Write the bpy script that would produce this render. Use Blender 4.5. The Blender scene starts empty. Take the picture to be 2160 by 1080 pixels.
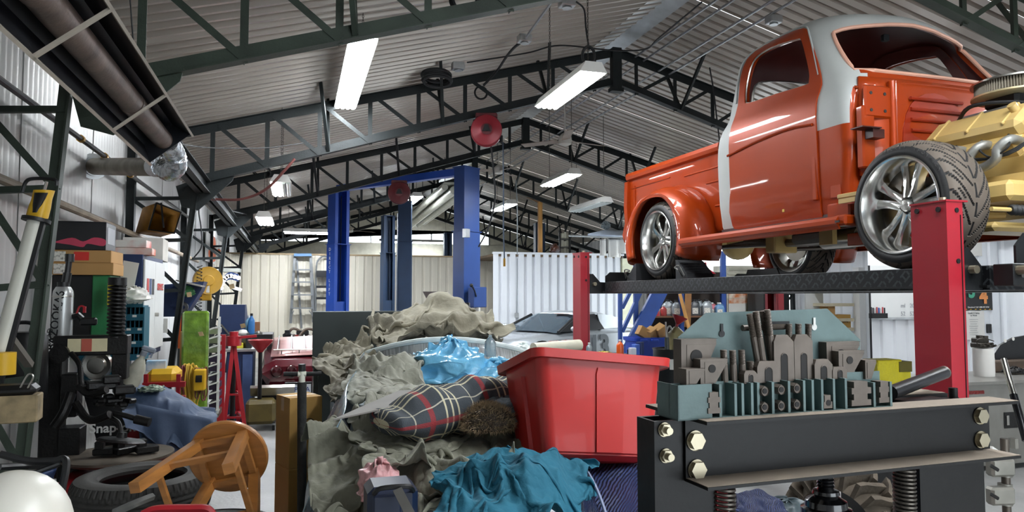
import bpy, bmesh, math, random
import numpy as np
from mathutils import Vector as V, Matrix, Euler
random.seed(7); np.random.seed(7)
S = bpy.context.scene
COL = S.collection
# ------------------------------------------------------------------ camera
FPX = 1530.0; EYE = V((0, 0, 1.60))
YAW = math.atan(458 / FPX); PIT = math.atan(85 / FPX)
CF = V((math.sin(YAW) * math.cos(PIT), math.cos(YAW) * math.cos(PIT), math.sin(PIT)))
CR = V((math.cos(YAW), -math.sin(YAW), 0)); CU = CR.cross(CF)
cd = bpy.data.cameras.new('camera'); cam = bpy.data.objects.new('camera', cd); COL.objects.link(cam)
cd.sensor_width = 36; cd.lens = FPX / 2160 * 36; cd.clip_start = .05; cd.clip_end = 200
mw = Matrix((CR, CU, -CF)).transposed().to_4x4(); mw.translation = EYE; cam.matrix_world = mw
S.camera = cam
# ------------------------------------------------------------------ sky and exposure
W = bpy.data.worlds.new('daylight'); S.world = W; W.use_nodes = True
bg = W.node_tree.nodes['Background']; bg.inputs[0].default_value = (.86, .94, 1.0, 1); bg.inputs[1].default_value = 4.2
S.view_settings.view_transform = 'Standard'; S.view_settings.look = 'None'
S.view_settings.gamma = 1; S.view_settings.use_curve_mapping = False
S.view_settings.exposure = 0.32
S.cycles.use_adaptive_sampling = True; S.cycles.adaptive_threshold = .03
S.cycles.max_bounces = 6; S.cycles.diffuse_bounces = 3; S.cycles.glossy_bounces = 3
S.cycles.transmission_bounces = 4; S.cycles.transparent_max_bounces = 8
S.cycles.caustics_reflective = False; S.cycles.caustics_refractive = False
S.cycles.sample_clamp_indirect = 6; S.cycles.use_denoising = True
LAMP = 2.5       # overall factor on the shop's fluorescent fixtures

def P(u, v, x=None, y=None, z=None, d=None):
    """world point seen at photo position (u,v) at a given world X, Y, Z or distance"""
    r = CF + CR * ((u - 1080) / FPX) + CU * ((540 - v) / FPX)
    if x is not None: k = x / r.x
    elif y is not None: k = y / r.y
    elif z is not None: k = (z - EYE.z) / r.z
    else: k = d
    return EYE + r * k
# ------------------------------------------------------------------ materials
def lin(c):
    if isinstance(c, str): c = [int(c[i:i + 2], 16) / 255 for i in (0, 2, 4)]
    return tuple(x / 12.92 if x <= .04045 else ((x + .055) / 1.055) ** 2.4 for x in c) + (1,)
MATS = {}
def M(name, col='808080', rough=.5, metal=0, var=.12, scale=6, bump=0, bscale=60, coat=0, col2=None, thr=None,
      trans=0, alpha=1, emit=None, es=1, stretch=None, detail=4, spec=.5, sheen=0):
    if name in MATS: return MATS[name]
    m = bpy.data.materials.new(name); m.use_nodes = True; MATS[name] = m
    nt = m.node_tree; N = nt.nodes; L = nt.links; b = N['Principled BSDF']
    b.inputs['Roughness'].default_value = rough; b.inputs['Metallic'].default_value = metal
    b.inputs['Coat Weight'].default_value = coat; b.inputs['Coat Roughness'].default_value = .04
    b.inputs['Specular IOR Level'].default_value = spec; b.inputs['Sheen Weight'].default_value = sheen
    c = lin(col)
    tc = N.new('ShaderNodeTexCoord'); mp = N.new('ShaderNodeMapping'); L.new(tc.outputs['Object'], mp.inputs[0])
    if stretch: mp.inputs['Scale'].default_value = stretch
    if var or col2:
        n = N.new('ShaderNodeTexNoise'); n.inputs['Scale'].default_value = scale; n.inputs['Detail'].default_value = detail
        L.new(mp.outputs[0], n.inputs['Vector'])
        r = N.new('ShaderNodeValToRGB'); L.new(n.outputs[0], r.inputs[0]); e = r.color_ramp.elements
        if col2:
            t = thr or .5
            e[0].position = t - .12; e[1].position = t + .12; e[0].color = c; e[1].color = lin(col2)
        else:
            e[0].position = .3; e[1].position = .7
            e[0].color = tuple(x * (1 - var) for x in c[:3]) + (1,); e[1].color = tuple(min(1, x * (1 + var)) for x in c[:3]) + (1,)
        L.new(r.outputs[0], b.inputs['Base Color'])
    else: b.inputs['Base Color'].default_value = c
    if bump:
        n2 = N.new('ShaderNodeTexNoise'); n2.inputs['Scale'].default_value = bscale; n2.inputs['Detail'].default_value = 5
        L.new(mp.outputs[0], n2.inputs['Vector'])
        bp = N.new('ShaderNodeBump'); bp.inputs['Strength'].default_value = bump; bp.inputs['Distance'].default_value = .02
        L.new(n2.outputs[0], bp.inputs['Height']); L.new(bp.outputs[0], b.inputs['Normal'])
    if trans: b.inputs['Transmission Weight'].default_value = trans; b.inputs['IOR'].default_value = 1.45
    if alpha < 1: b.inputs['Alpha'].default_value = alpha
    if emit: b.inputs['Emission Color'].default_value = lin(emit); b.inputs['Emission Strength'].default_value = es
    return m
# ------------------------------------------------------------------ mesh building
def frame(d, up=V((0, 0, 1))):
    d = V(d).normalized(); up = V(up)
    if abs(d.dot(up)) > .98 * up.length: up = V((1, 0, 0)) if abs(d.x) < .9 else V((0, 1, 0))
    a = d.cross(up).normalized(); return a, a.cross(d).normalized()      # side, up
class MB:
    def __init__(s): s.v = []; s.f = []; s.mi = []
    def add(s, vs, fs, mi=0):
        o = len(s.v); s.v += [tuple(p) for p in vs]; s.f += [tuple(i + o for i in f) for f in fs]; s.mi += [mi] * len(fs); return s
    def box(s, c, sz, R=None, bev=0, mi=0):
        h = [x / 2 for x in sz]; b = min(bev, min(h) * .9); T = Matrix.Rotation(R, 3, 'Z') if isinstance(R, (int, float)) else R
        vs = []; 
        if not b:
            for x in (-1, 1):
                for y in (-1, 1):
                    for z in (-1, 1): vs.append(V((x * h[0], y * h[1], z * h[2])))
            fs = [(0, 1, 3, 2), (4, 6, 7, 5), (0, 4, 5, 1), (2, 3, 7, 6), (0, 2, 6, 4), (1, 5, 7, 3)]
        else:
            idx = {}
            for x in (-1, 1):
                for y in (-1, 1):
                    for z in (-1, 1):
                        for a in range(3):
                            p = [(h[0] - b) * x, (h[1] - b) * y, (h[2] - b) * z]; p[a] = h[a] * (x, y, z)[a]
                            idx[(x, y, z, a)] = len(vs); vs.append(V(p))
            fs = []
            def sg(a, sgn, b1, s1, b2, s2):
                k = [0, 0, 0]; k[a] = sgn; k[b1] = s1; k[b2] = s2; return tuple(k)
            for a in range(3):
                o1, o2 = (a + 1) % 3, (a + 2) % 3
                for sn in (-1, 1):
                    q = [idx[sg(a, sn, o1, i, o2, j) + (a,)] for i, j in ((-1, -1), (1, -1), (1, 1), (-1, 1))]
                    fs.append(q if sn > 0 else q[::-1])
                for i in (-1, 1):
                    for j in (-1, 1):     # edges along axis a
                        q = [idx[sg(a, -1, o1, i, o2, j) + (o1,)], idx[sg(a, 1, o1, i, o2, j) + (o1,)],
                             idx[sg(a, 1, o1, i, o2, j) + (o2,)], idx[sg(a, -1, o1, i, o2, j) + (o2,)]]
                        fs.append(q if i * j < 0 else q[::-1])
            for x in (-1, 1):
                for y in (-1, 1):
                    for z in (-1, 1):
                        q = [idx[(x, y, z, 0)], idx[(x, y, z, 1)], idx[(x, y, z, 2)]]
                        fs.append(q if x * y * z > 0 else q[::-1])
        if T is not None: vs = [T @ p for p in vs]
        c = V(c); return s.add([p + c for p in vs], fs, mi)
    def b2(s, a, b, bev=0, mi=0):
        a = V(a); b = V(b); return s.box((a + b) / 2, [abs(x) for x in (b - a)], None, bev, mi)
    def cyl(s, p0, p1, r, r1=None, n=16, cap=True, mi=0):
        p0 = V(p0); p1 = V(p1); r1 = r if r1 is None else r1; a, b = frame(p1 - p0)
        vs = []
        for p, q in ((p0, r), (p1, r1)):
            for i in range(n):
                t = 2 * math.pi * i / n; vs.append(p + (a * math.cos(t) + b * math.sin(t)) * q)
        fs = [(i, (i + 1) % n, n + (i + 1) % n, n + i) for i in range(n)]
        if cap: fs += [tuple(range(n))[::-1], tuple(range(n, 2 * n))]
        return s.add(vs, fs, mi)
    def tube(s, pts, r, n=8, closed=False, cap=True, mi=0):
        pts = [V(p) for p in pts]; k = len(pts); rs = r if isinstance(r, (list, tuple)) else [r] * k
        vs = []; u = None
        for i, p in enumerate(pts):
            d = (pts[(i + 1) % k] - pts[i - 1]) if closed or 0 < i < k - 1 else (pts[1] - pts[0] if i == 0 else pts[-1] - pts[-2])
            if d.length < 1e-9: d = V((0, 0, 1))
            d.normalize()
            if u is None: u = frame(d)[1]
            u = (u - d * u.dot(d)); u = u.normalized() if u.length > 1e-6 else frame(d)[1]
            a = d.cross(u)
            for j in range(n):
                t = 2 * math.pi * j / n; vs.append(p + (a * math.cos(t) + u * math.sin(t)) * rs[i])
        fs = []
        for i in range(k if closed else k - 1):
            o, q = i * n, ((i + 1) % k) * n
            fs += [(o + j, o + (j + 1) % n, q + (j + 1) % n, q + j) for j in range(n)]
        if cap and not closed: fs += [tuple(range(n))[::-1], tuple(range((k - 1) * n, k * n))]
        return s.add(vs, fs, mi)
    def lathe(s, prof, n=24, o=(0, 0, 0), ax=(0, 0, 1), mi=0, a0=0, a1=2 * math.pi, cap=False):
        o = V(o); ax = V(ax).normalized(); a, b = frame(ax); vs = []; full = abs(a1 - a0 - 2 * math.pi) < 1e-6
        m = n if full else n + 1
        for r, z in prof:
            for i in range(m):
                t = a0 + (a1 - a0) * i / n; vs.append(o + ax * z + (a * math.cos(t) + b * math.sin(t)) * r)
        fs = []
        for k in range(len(prof) - 1):
            for i in range(n if full else n):
                j = (i + 1) % m; fs.append((k * m + i, k * m + j, (k + 1) * m + j, (k + 1) * m + i))
        if full and cap:
            if prof[0][0] > 1e-6: fs.append(tuple(range(m))[::-1])
            if prof[-1][0] > 1e-6: fs.append(tuple(range((len(prof) - 1) * m, len(prof) * m)))
        return s.add(vs, fs, mi)
    def prism(s, poly, d, o=(0, 0, 0), ux=(1, 0, 0), uy=(0, 1, 0), un=None, mi=0):
        o = V(o); ux = V(ux); uy = V(uy); un = V(un) if un is not None else ux.cross(uy); n = len(poly)
        vs = [o + ux * x + uy * y for x, y in poly] + [o + ux * x + uy * y + un * d for x, y in poly]
        fs = [tuple(range(n))[::-1], tuple(range(n, 2 * n))] + [(i, (i + 1) % n, n + (i + 1) % n, n + i) for i in range(n)]
        return s.add(vs, fs, mi)
    def ell(s, c, r, nu=16, nv=10, R=None, mi=0):
        r = r if isinstance(r, (list, tuple)) else (r, r, r); c = V(c); vs = []
        for i in range(nv + 1):
            p = math.pi * i / nv
            for j in range(nu):
                t = 2 * math.pi * j / nu
                q = V((r[0] * math.sin(p) * math.cos(t), r[1] * math.sin(p) * math.sin(t), r[2] * math.cos(p)))
                vs.append(c + (R @ q if R else q))
        fs = [(i * nu + j, (i + 1) * nu + j, (i + 1) * nu + (j + 1) % nu, i * nu + (j + 1) % nu) for i in range(nv) for j in range(nu)]
        return s.add(vs, fs, mi)
    def grid(s, nu, nv, fn, cu=False, cv=False, mi=0):
        vs = [fn(i / (nu if cu else nu - 1), j / (nv if cv else nv - 1)) for i in range(nu) for j in range(nv)]
        fs = []
        for i in range(nu if cu else nu - 1):
            for j in range(nv if cv else nv - 1):
                i2 = (i + 1) % nu; j2 = (j + 1) % nv; fs.append((i * nv + j, i2 * nv + j, i2 * nv + j2, i * nv + j2))
        return s.add(vs, fs, mi)
    def bar(s, p0, p1, w, h, up=(0, 0, 1), mi=0):
        p0 = V(p0); p1 = V(p1); a, b = frame(p1 - p0, up); vs = []
        for p in (p0, p1):
            for x, y in ((-1, -1), (1, -1), (1, 1), (-1, 1)): vs.append(p + a * (x * w / 2) + b * (y * h / 2))
        return s.add(vs, [(3, 2, 1, 0), (4, 5, 6, 7), (0, 1, 5, 4), (1, 2, 6, 5), (2, 3, 7, 6), (3, 0, 4, 7)], mi)
    def ext(s, prof, p0, p1, up=(0, 0, 1), mi=0, cap=True):      # extrude a 2-d section between two points
        p0 = V(p0); p1 = V(p1); a, b = frame(p1 - p0, up); n = len(prof)
        vs = [p + a * x + b * y for p in (p0, p1) for x, y in prof]
        fs = [(i, (i + 1) % n, n + (i + 1) % n, n + i) for i in range(n)]
        if cap: fs += [tuple(range(n))[::-1], tuple(range(n, 2 * n))]
        return s.add(vs, fs, mi)
    def loft(s, rings, cap=True, closed=True, mi=0):
        n = len(rings[0]); vs = [p for r in rings for p in r]; fs = []
        for k in range(len(rings) - 1):
            for i in range(n if closed else n - 1): fs.append((k * n + i, k * n + (i + 1) % n, (k + 1) * n + (i + 1) % n, (k + 1) * n + i))
        if cap and closed: fs += [tuple(range(n))[::-1], tuple(range((len(rings) - 1) * n, len(rings) * n))]
        return s.add(vs, fs, mi)
    def tf(s, m): s.v = [tuple(m @ V(p)) for p in s.v]; return s
    def build(s, name, mat, par=None, label=None, cat=None, group=None, kind=None, sharp=32, fix=True, local=None, recenter=True):
        me = bpy.data.meshes.new(name); vs = s.v; off = V((0, 0, 0))
        if par is not None and par.name in WORLD and not local:
            o = WORLD[par.name]; vs = [(p[0] - o[0], p[1] - o[1], p[2] - o[2]) for p in vs]
        elif par is None and recenter:
            a = np.array(vs); lo = a.min(0); hi = a.max(0); off = V(((lo[0] + hi[0]) / 2, (lo[1] + hi[1]) / 2, lo[2]))
            vs = [(p[0] - off.x, p[1] - off.y, p[2] - off.z) for p in vs]
        me.from_pydata(vs, [], s.f)
        mats = mat if isinstance(mat, (list, tuple)) else [mat]
        for m in mats: me.materials.append(m)
        if len(mats) > 1: me.polygons.foreach_set('material_index', s.mi)
        if fix:
            bm = bmesh.new(); bm.from_mesh(me); bmesh.ops.recalc_face_normals(bm, faces=bm.faces); bm.to_mesh(me); bm.free()
        me.polygons.foreach_set('use_smooth', [True] * len(me.polygons)); me.set_sharp_from_angle(angle=math.radians(sharp)); me.update()
        o = bpy.data.objects.new(name, me); COL.objects.link(o); o.location = off
        if par is not None: o.parent = par
        return tag(o, label, cat, group, kind)
WORLD = {}
def tag(o, label=None, cat=None, group=None, kind=None):
    if label: o['label'] = label
    if cat: o['category'] = cat
    if group: o['group'] = group
    if kind: o['kind'] = kind
    return o
def T(name, label, cat, loc=(0, 0, 0), rz=0, group=None, world=False, kind=None, rot=None):
    """Empty at a thing's base; world=True: its parts are given in world coordinates"""
    o = bpy.data.objects.new(name, None); COL.objects.link(o); o.location = loc; o.empty_display_size = .1
    o.rotation_euler = rot if rot else (0, 0, rz)
    if world: WORLD[o.name] = tuple(loc)
    return tag(o, label, cat, group, kind)
def copy_tree(o, par=None):
    c = o.copy(); COL.objects.link(c); c.parent = par
    for ch in o.children: copy_tree(ch, c)
    return c
def inst(src, name, loc, par=None, rz=0, scale=None, rot=None):
    c = bpy.data.objects.new(name, src.data); COL.objects.link(c); c.parent = par; c.location = loc
    c.rotation_euler = rot if rot else (0, 0, rz)
    if scale: c.scale = scale
    return c
def text(body, size, mat, par, loc, ux, uy, ext=.001, name='lettering', align='CENTER', bold=0, sx=1):
    """flat lettering: ux = reading direction, uy = up, both in the parent's space (world for world things)"""
    c = bpy.data.curves.new(name, 'FONT'); c.body = body; c.size = size; c.extrude = ext; c.align_x = align; c.align_y = 'CENTER'; c.offset = bold
    c.materials.append(mat); c.resolution_u = 3
    o = bpy.data.objects.new(name, c); COL.objects.link(o)
    ux = V(ux).normalized(); uy = V(uy); uy = (uy - ux * uy.dot(ux)).normalized(); n = ux.cross(uy)
    m = Matrix((ux * sx, uy, n)).transposed().to_4x4(); loc = V(loc)
    if par is not None and par.name in WORLD: loc = loc - V(WORLD[par.name])
    m.translation = loc; o.parent = par; o.matrix_basis = m; return o
def bake(o):
    """apply all modifiers"""
    dg = bpy.context.evaluated_depsgraph_get(); me = bpy.data.meshes.new_from_object(o.evaluated_get(dg)); o.modifiers.clear()
    old = o.data; o.data = me; me.name = old.name; return o
def rrect(w, h, r, n=4):
    pts = []
    for cx, cy, a in ((w / 2 - r, h / 2 - r, 0), (-w / 2 + r, h / 2 - r, 90), (-w / 2 + r, -h / 2 + r, 180), (w / 2 - r, -h / 2 + r, 270)):
        for i in range(n + 1):
            t = math.radians(a + 90 * i / n); pts.append((cx + r * math.cos(t), cy + r * math.sin(t)))
    return pts
def bez(pts, n=8):
    """Catmull-Rom through points"""
    pts = [V(p) for p in pts]; out = []
    q = [pts[0] * 2 - pts[1]] + pts + [pts[-1] * 2 - pts[-2]]
    for i in range(1, len(q) - 2):
        for k in range(n):
            t = k / n; a, b, c, d = q[i - 1:i + 3]
            out.append(.5 * ((2 * b) + (c - a) * t + (2 * a - 5 * b + 4 * c - d) * t * t + (3 * b - a - 3 * c + d) * t ** 3))
    out.append(pts[-1]); return out
def hexb(r):
    return [(r * math.cos(math.radians(60 * i)), r * math.sin(math.radians(60 * i))) for i in range(6)]
# ================================================================== SHELL
conc = M('concrete', '9a9a98', .45, var=.25, scale=1.5, bump=.15, bscale=30, detail=8)
roofm = M('roof_sheet', 'b3aaa0', .28, .25, var=.12, scale=1.2, stretch=(.4, 3, .4))
wallm = M('wall_sheet', 'c4c4c2', .34, .3, var=.10, scale=1.3, stretch=(2, 2, .5))
beige = M('beige_sheet', 'd8d2c2', .5, var=.05, scale=1.5)
whitew = M('white_sheet', 'e3e6ea', .42, var=.05, scale=1.5)
steel = M('green_steel', '11191a', .6, .1, var=.35, scale=5, bump=.1)
steeln = M('green_steel_dusty', '2f3a30', .55, .1, var=.35, scale=4, bump=.1)
galv = M('galvanised', 'b9bcbd', .35, .7, var=.15)
black = M('black_paint', '0e0f11', .42, var=.2, scale=8)
dark = M('dark_cloth', '101114', .9)
XL, XR, XM = -1.78, 9.78, 4.0
YF, YB = -2.5, 26.0
RS = .2688
def roofz(x): return 5.03 - abs(x - XM) * RS
fl = MB().b2((XL - .1, YF, -.2), (XR + .1, YB + .2, 0)).build('floor', conc, kind='structure', label='grey stained concrete workshop floor')

def corr(w, h, pitch, dep, kind='sin', h2=None):
    """ribbed sheet in the x-z plane, ribs along z; h2 = top height at x=w for sloping tops"""
    xs = []; n = round(w / pitch)
    for i in range(n):
        if kind == 'sin':
            for k in range(6): xs.append(((i + k / 6) * pitch, -dep / 2 * math.cos(2 * math.pi * k / 6)))
        else:
            for k, y in ((0, 0), (.62, 0), (.70, dep), (.92, dep)): xs.append(((i + k) * pitch, y))
    xs.append((n * pitch, -dep / 2 if kind == 'sin' else 0)); W_ = n * pitch
    xs = [(a * w / W_, b) for a, b in xs]
    h2 = h if h2 is None else h2
    m = MB(); k = len(xs)
    m.add([(x, y, 0) for x, y in xs] + [(x, y, h + (h2 - h) * x / w) for x, y in xs], [(i, i + 1, k + i + 1, k + i) for i in range(k - 1)])
    return m
# roof: two slopes of sheets, ribs running down the slope
roof = T('ceiling', 'brown-grey ribbed metal roof lining on both slopes', None, (XM, 0, 5), world=False, kind='structure')
half = (XM - XL) / math.cos(math.atan(RS)) + .15
sheet = corr(.965, half, .16, .05, 'trap').build('roof_sheet', roofm, roof, sharp=30, fix=False)
n_sh = int((YB - YF) / .96) + 1
A = math.atan(RS)
for side in (-1, 1):
    for i in range(n_sh):
        o = sheet if (side == -1 and i == 0) else inst(sheet, 'roof_sheet', (0, 0, 0), roof)
        # local x -> world Y, local z -> down slope, overlap: alternate sheets 2 mm apart
        d = V((side * math.cos(A), 0, -math.sin(A))); nx = V((0, 1, 0)); ny = d.cross(nx)
        m = Matrix((nx, ny, d)).transposed().to_4x4(); m.translation = V((0, YF + i * .96, .03 + .006 * (i % 2)))
        o.matrix_basis = m
rb = MB()
for s_ in (-1, 1): rb.bar((XM + s_ * .11, YF, roofz(XM + .11) - .035), (XM + s_ * .11, YB, roofz(XM + .11) - .035), .22, .004, up=(s_ * RS, 0, 1))
rb.build('trim_ridge', galv, kind='structure', label='bright metal flashing strip along the roof ridge')
# side walls of ribbed sheet
def wall_sheets(name, label, mat, p0, p1, zt, pitch, dep, kind, wsheet=.9, z0=0, skip=()):
    p0 = V(p0); p1 = V(p1); L_ = (p1 - p0).length; n = max(1, round(L_ / wsheet)); w = L_ / n; d = (p1 - p0).normalized()
    t = T(name, label, None, (p0.x, p0.y, 0), kind='structure'); first = None
    a = math.atan2(d.y, d.x)
    for i in range(n):
        if i in skip: continue
        q = d * (i * w) + d.cross(V((0, 0, 1))) * (.003 * (i % 2)); q.z = z0
        if first is None:
            first = corr(w + .01, zt - z0, pitch, dep, kind).build('wall_sheet', mat, t, sharp=40, fix=False); o = first
        else: o = inst(first, 'wall_sheet', (0, 0, 0), t)
        o.location = q; o.rotation_euler = (0, 0, a)
    return t
wall_sheets('wall_left', 'pale ribbed metal sheet wall behind the leaning steel columns', wallm, (XL, YF, 0), (XL, YB, 0), 3.48, .10, .034, 'sin')
bay = [i for i in range(31) if 12.3 < YF + (i + .5) * .92 < 16.9]
wall_sheets('wall_right', 'white ribbed metal wall behind the red lift', whitew, (XR, YB, 0), (XR, YF, 0), 3.48, .30, .03, 'trap', skip=[30 - i for i in bay])
wall_sheets('wall_header', 'white ribbed wall above the open bay door', whitew, (XR, 17.0, 0), (XR, 12.2, 0), 3.48, .30, .03, 'trap', z0=2.75)
# unseen end wall added to limit sky light; door opening gives frontal fill
wall_sheets('wall_front', 'ribbed end wall added unseen behind the camera, beside its door opening', whitew, (5.6, YF, 0), (XR, YF, 0), 3.4, .30, .03, 'trap')
wall_sheets('wall_front_side', 'ribbed end wall added unseen behind the camera, left of its door opening', whitew, (XL, YF, 0), (1.4, YF, 0), 3.4, .30, .03, 'trap')
g0 = MB(); g0.add([(XL, YF, 3.0), (XR, YF, 3.0), (XR, YF, roofz(XR)), (XM, YF, roofz(XM)), (XL, YF, roofz(XL))], [(0, 1, 2, 3, 4)]); g0.build('wall_front_gable', whitew, kind='structure', label='gable wall added unseen behind the camera, above its door opening')
# far gable wall with a bright window band
gw = MB(); gy = YB
gw.b2((XL, gy, 0), (XR, gy + .08, 3.50))
gw.add([(-1.78, gy, 3.98), (6.9, gy, 3.98), (6.9, gy, 3.49), (XR, gy, 3.49), (XR, gy, roofz(XR)), (XM, gy, roofz(XM)), (XL, gy, roofz(XL))], [(0, 1, 5, 6), (1, 2, 3, 4), (1, 4, 5)])
gw.build('wall_back', M('back_wall', 'c9c6b4', .6, var=.12), kind='structure', label='pale far gable wall above the partition')
wn = T('window_1', 'long bright window band high in the far gable wall', None, (2.56, gy, 3.50), kind='structure')
for i in range(9):
    x0 = XL - 2.56 + i * 8.68 / 8
    MB().box((x0, .03, .24), (.05, .06, .48)).build('window_frame', galv, wn)
for i in range(8):
    MB().box((XL - 2.56 + (i + .5) * 8.68 / 8, .05, .24), (1.05, .006, .48)).build('pane', M('clear_glass', 'ffffff', .02, trans=1, var=0), wn)
# ------------------------------------------------------------------ trusses
def angle(m, p0, p1, w, up, th=.008):
    m.ext([(-w / 2, 0), (w / 2, 0), (w / 2, th), (th / 2 , th), (th / 2, w), (-th / 2, w), (-th / 2, th), (-w / 2, th)], p0, p1, up)
def make_truss(name, label, y, mat, ex=.03, bx0=5.33):
    t = T(name, label, 'truss', (XM, y, 0), group='steel roof trusses')
    kz, kx = 2.84, -1.0 - XM
    zt = lambda x: 4.84 - abs(x) * RS           # top chord (x from ridge)
    zb = lambda x: 4.36 - abs(x) * (4.36 - kz) / abs(kx)
    for s_ in (-1, 1):
        e = abs(kx)
        m = MB(); angle(m, (s_ * .05, 0, zt(0)), (s_ * 5.72, 0, zt(5.72)), .10, (0, 0, -1)); m.build('top_chord', mat, t)
        m = MB(); angle(m, (s_ * .05, 0, zb(0)), (s_ * e, 0, kz), .10, (0, 0, 1)); m.build('bottom_chord', mat, t)
        n = 8
        for i in range(n + 1):
            x = .30 + i * (e - .1 - .30) / n
            m = MB(); angle(m, (s_ * x, .01, zb(x)), (s_ * x, .01, zt(x) + .01), .05, (0, 1, 0), .006); m.build('web_post', mat, t)
            if i < n:
                x2 = .30 + (i + 1) * (e - .1 - .30) / n
                m = MB(); angle(m, (s_ * x, -.012, zb(x) + .02), (s_ * (x2 - .06), -.012, zt(x2) - .03), .045, (0, 1, 0), .006); m.build('web_diagonal', mat, t)
        for x in (.95, 2.3, 3.65):
            for k in (-1, 1):
                m = MB(); m.bar((s_ * x, 0, zb(x) + .03), (s_ * (x + (.0 if k > 0 else .12)), k * .42, roofz(XM + x) - .01), .035, .035); m.build('roof_brace', mat, t)
        # column: upright at the wall and leaning inner leg, laced
        xo = 5.66
        m = MB(); angle(m, (s_ * xo, 0, 0), (s_ * xo, 0, zt(xo)), .09, (s_, 0, 0)); m.build('column_post', mat, t)
        xi = lambda z: bx0 + (e + ex - bx0) * z / kz
        m = MB(); m.ext([(-.035, -.01), (.035, -.01), (.035, .0), (.008, .0), (.008, .055), (-.008, .055), (-.008, 0), (-.035, 0)], (s_ * xi(0), 0, 0), (s_ * xi(kz), 0, kz + .02), (s_, 0, 0)); m.build('column_leg', mat, t)
        zs = [.62, 1.12, 1.65, 2.20, 2.66]
        for k, z in enumerate(zs):
            m = MB(); angle(m, (s_ * xi(z), 0, z), (s_ * xo, 0, z - .03), .04, (0, 0, 1), .006); m.build('column_lacing', mat, t)
            if k: m = MB(); angle(m, (s_ * xi(zs[k - 1]), -.01, zs[k - 1]), (s_ * xo, -.01, z - .04), .04, (0, 1, 0), .006); m.build('column_lacing', mat, t)
        g = MB(); g.prism([(s_ * (e + .20), kz - .26), (s_ * (e + .03), kz - .30), (s_ * (e - .32), kz + .05), (s_ * (e - .34), kz + .13), (s_ * (e + .12), kz + .02), (s_ * (e + .26), kz - .04)], .012, (0, -.006, 0), (1, 0, 0), (0, 0, 1)); g.build('knee_gusset', mat, t)
        g = MB(); g.bar((s_ * (e + .10), 0, kz + .06), (s_ * (e + .48), 0, kz + .50), .06, .05, (0, 1, 0)); g.build('knee_strut', mat, t)
    m = MB(); m.box((0, 0, 4.58), (.13, .10, .56), bev=.004).box((0, 0, 4.30), (.17, .12, .05)); m.build('ridge_post', mat, t)
    return t
TY = [4.7, 8.6, 12.5, 16.4, 20.3, 24.2]
names = ['dusty green steel roof truss nearest the camera, above the tube heater', 'dark steel roof truss just behind the big bright fixture, carrying the larger hose reel',
         'third roof truss from the camera, crossing over the tall blue lift posts', 'fourth roof truss from the camera, above the stepladder', 'fifth roof truss from the camera, above the beige partition', 'farthest roof truss beyond the partition']
tr0 = make_truss('roof_truss', names[0], TY[0], steeln, .26, 5.47)
tr1 = make_truss('roof_truss', names[1], TY[1], steel)
for y, nm in zip(TY[2:], names[2:]):
    c = copy_tree(tr1); c.location.y = y; c['label'] = nm
for s_ in (-1, 1):
    m = MB()
    x = XM + s_ * 4.98
    for dx in (-.045, .045): m.ext([(-.03, -.07), (.03, -.07), (.03, -.06), (-.02, -.06), (-.02, .06), (.03, .06), (.03, .07), (-.03, .07)], (x + dx, 2.0, 2.80), (x + dx, YB - .1, 2.80))
    m.build('beam_eave', steel, kind='structure', label='long dark eave beam linking the column heads')
# wall girts seen as pipes are built with the services
# ------------------------------------------------------------------ partitions
yb = 20.0
pz = P(700, 539, y=yb).z
wall_sheets('wall_partition', 'beige ribbed partition wall behind the ladders', beige, (XL + .02, yb, 0), (P(1045, 600, y=yb).x, yb, 0), pz, .23, .02, 'trap', wsheet=.92)
m = MB(); m.b2((XL + .02, yb - .03, pz), (P(1045, 600, y=yb).x, yb + .09, pz + .04)); m.build('trim_partition', M('tan_wood', 'b09a78', .6), kind='structure', label='tan wooden rail capping the beige partition')
# angled end piece of the partition near the left wall
wall_sheets('wall_return', 'beige ribbed return wall closing the corner', beige, (XL + .02, 17.2, 0), (P(500, 600, y=18.9).x, 19.9, 0), pz - .06, .23, .02, 'trap', wsheet=.92)
yw = 17.4
wz = P(1200, 538, y=yw).z
wall_sheets('wall_enclosure', 'bright white ribbed enclosure wall behind the race car', whitew, (P(1040, 600, y=yw).x, yw, 0), (P(1314, 600, y=yw).x, yw, 0), wz, .20, .055, 'trap', wsheet=.8)
m = MB(); m.b2((P(1040, 600, y=yw).x, yw - .03, wz), (P(1316, 600, y=yw).x, yw + .07, wz + .05)); m.build('trim_enclosure', whitew, kind='structure', label='white cap rail of the enclosure wall')
m = MB(); m.b2((P(1040, 600, y=yw).x, yw + .02, wz - .06), (P(1314, 600, y=yw).x, 19.9, wz)); m.build('floor_mezzanine', M('deck_wood', '6d5a44', .7), kind='structure', label='storage deck on top of the enclosure')
m = MB(); m.b2(P(1313, 545, y=yw - .05), V((P(1338, 545, y=yw - .05).x, yw + .1, 0))); m.build('trim_corner', M('cream_paint', 'dcdcc0', .5), kind='structure', label='cream corner post at the end of the enclosure')
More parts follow.
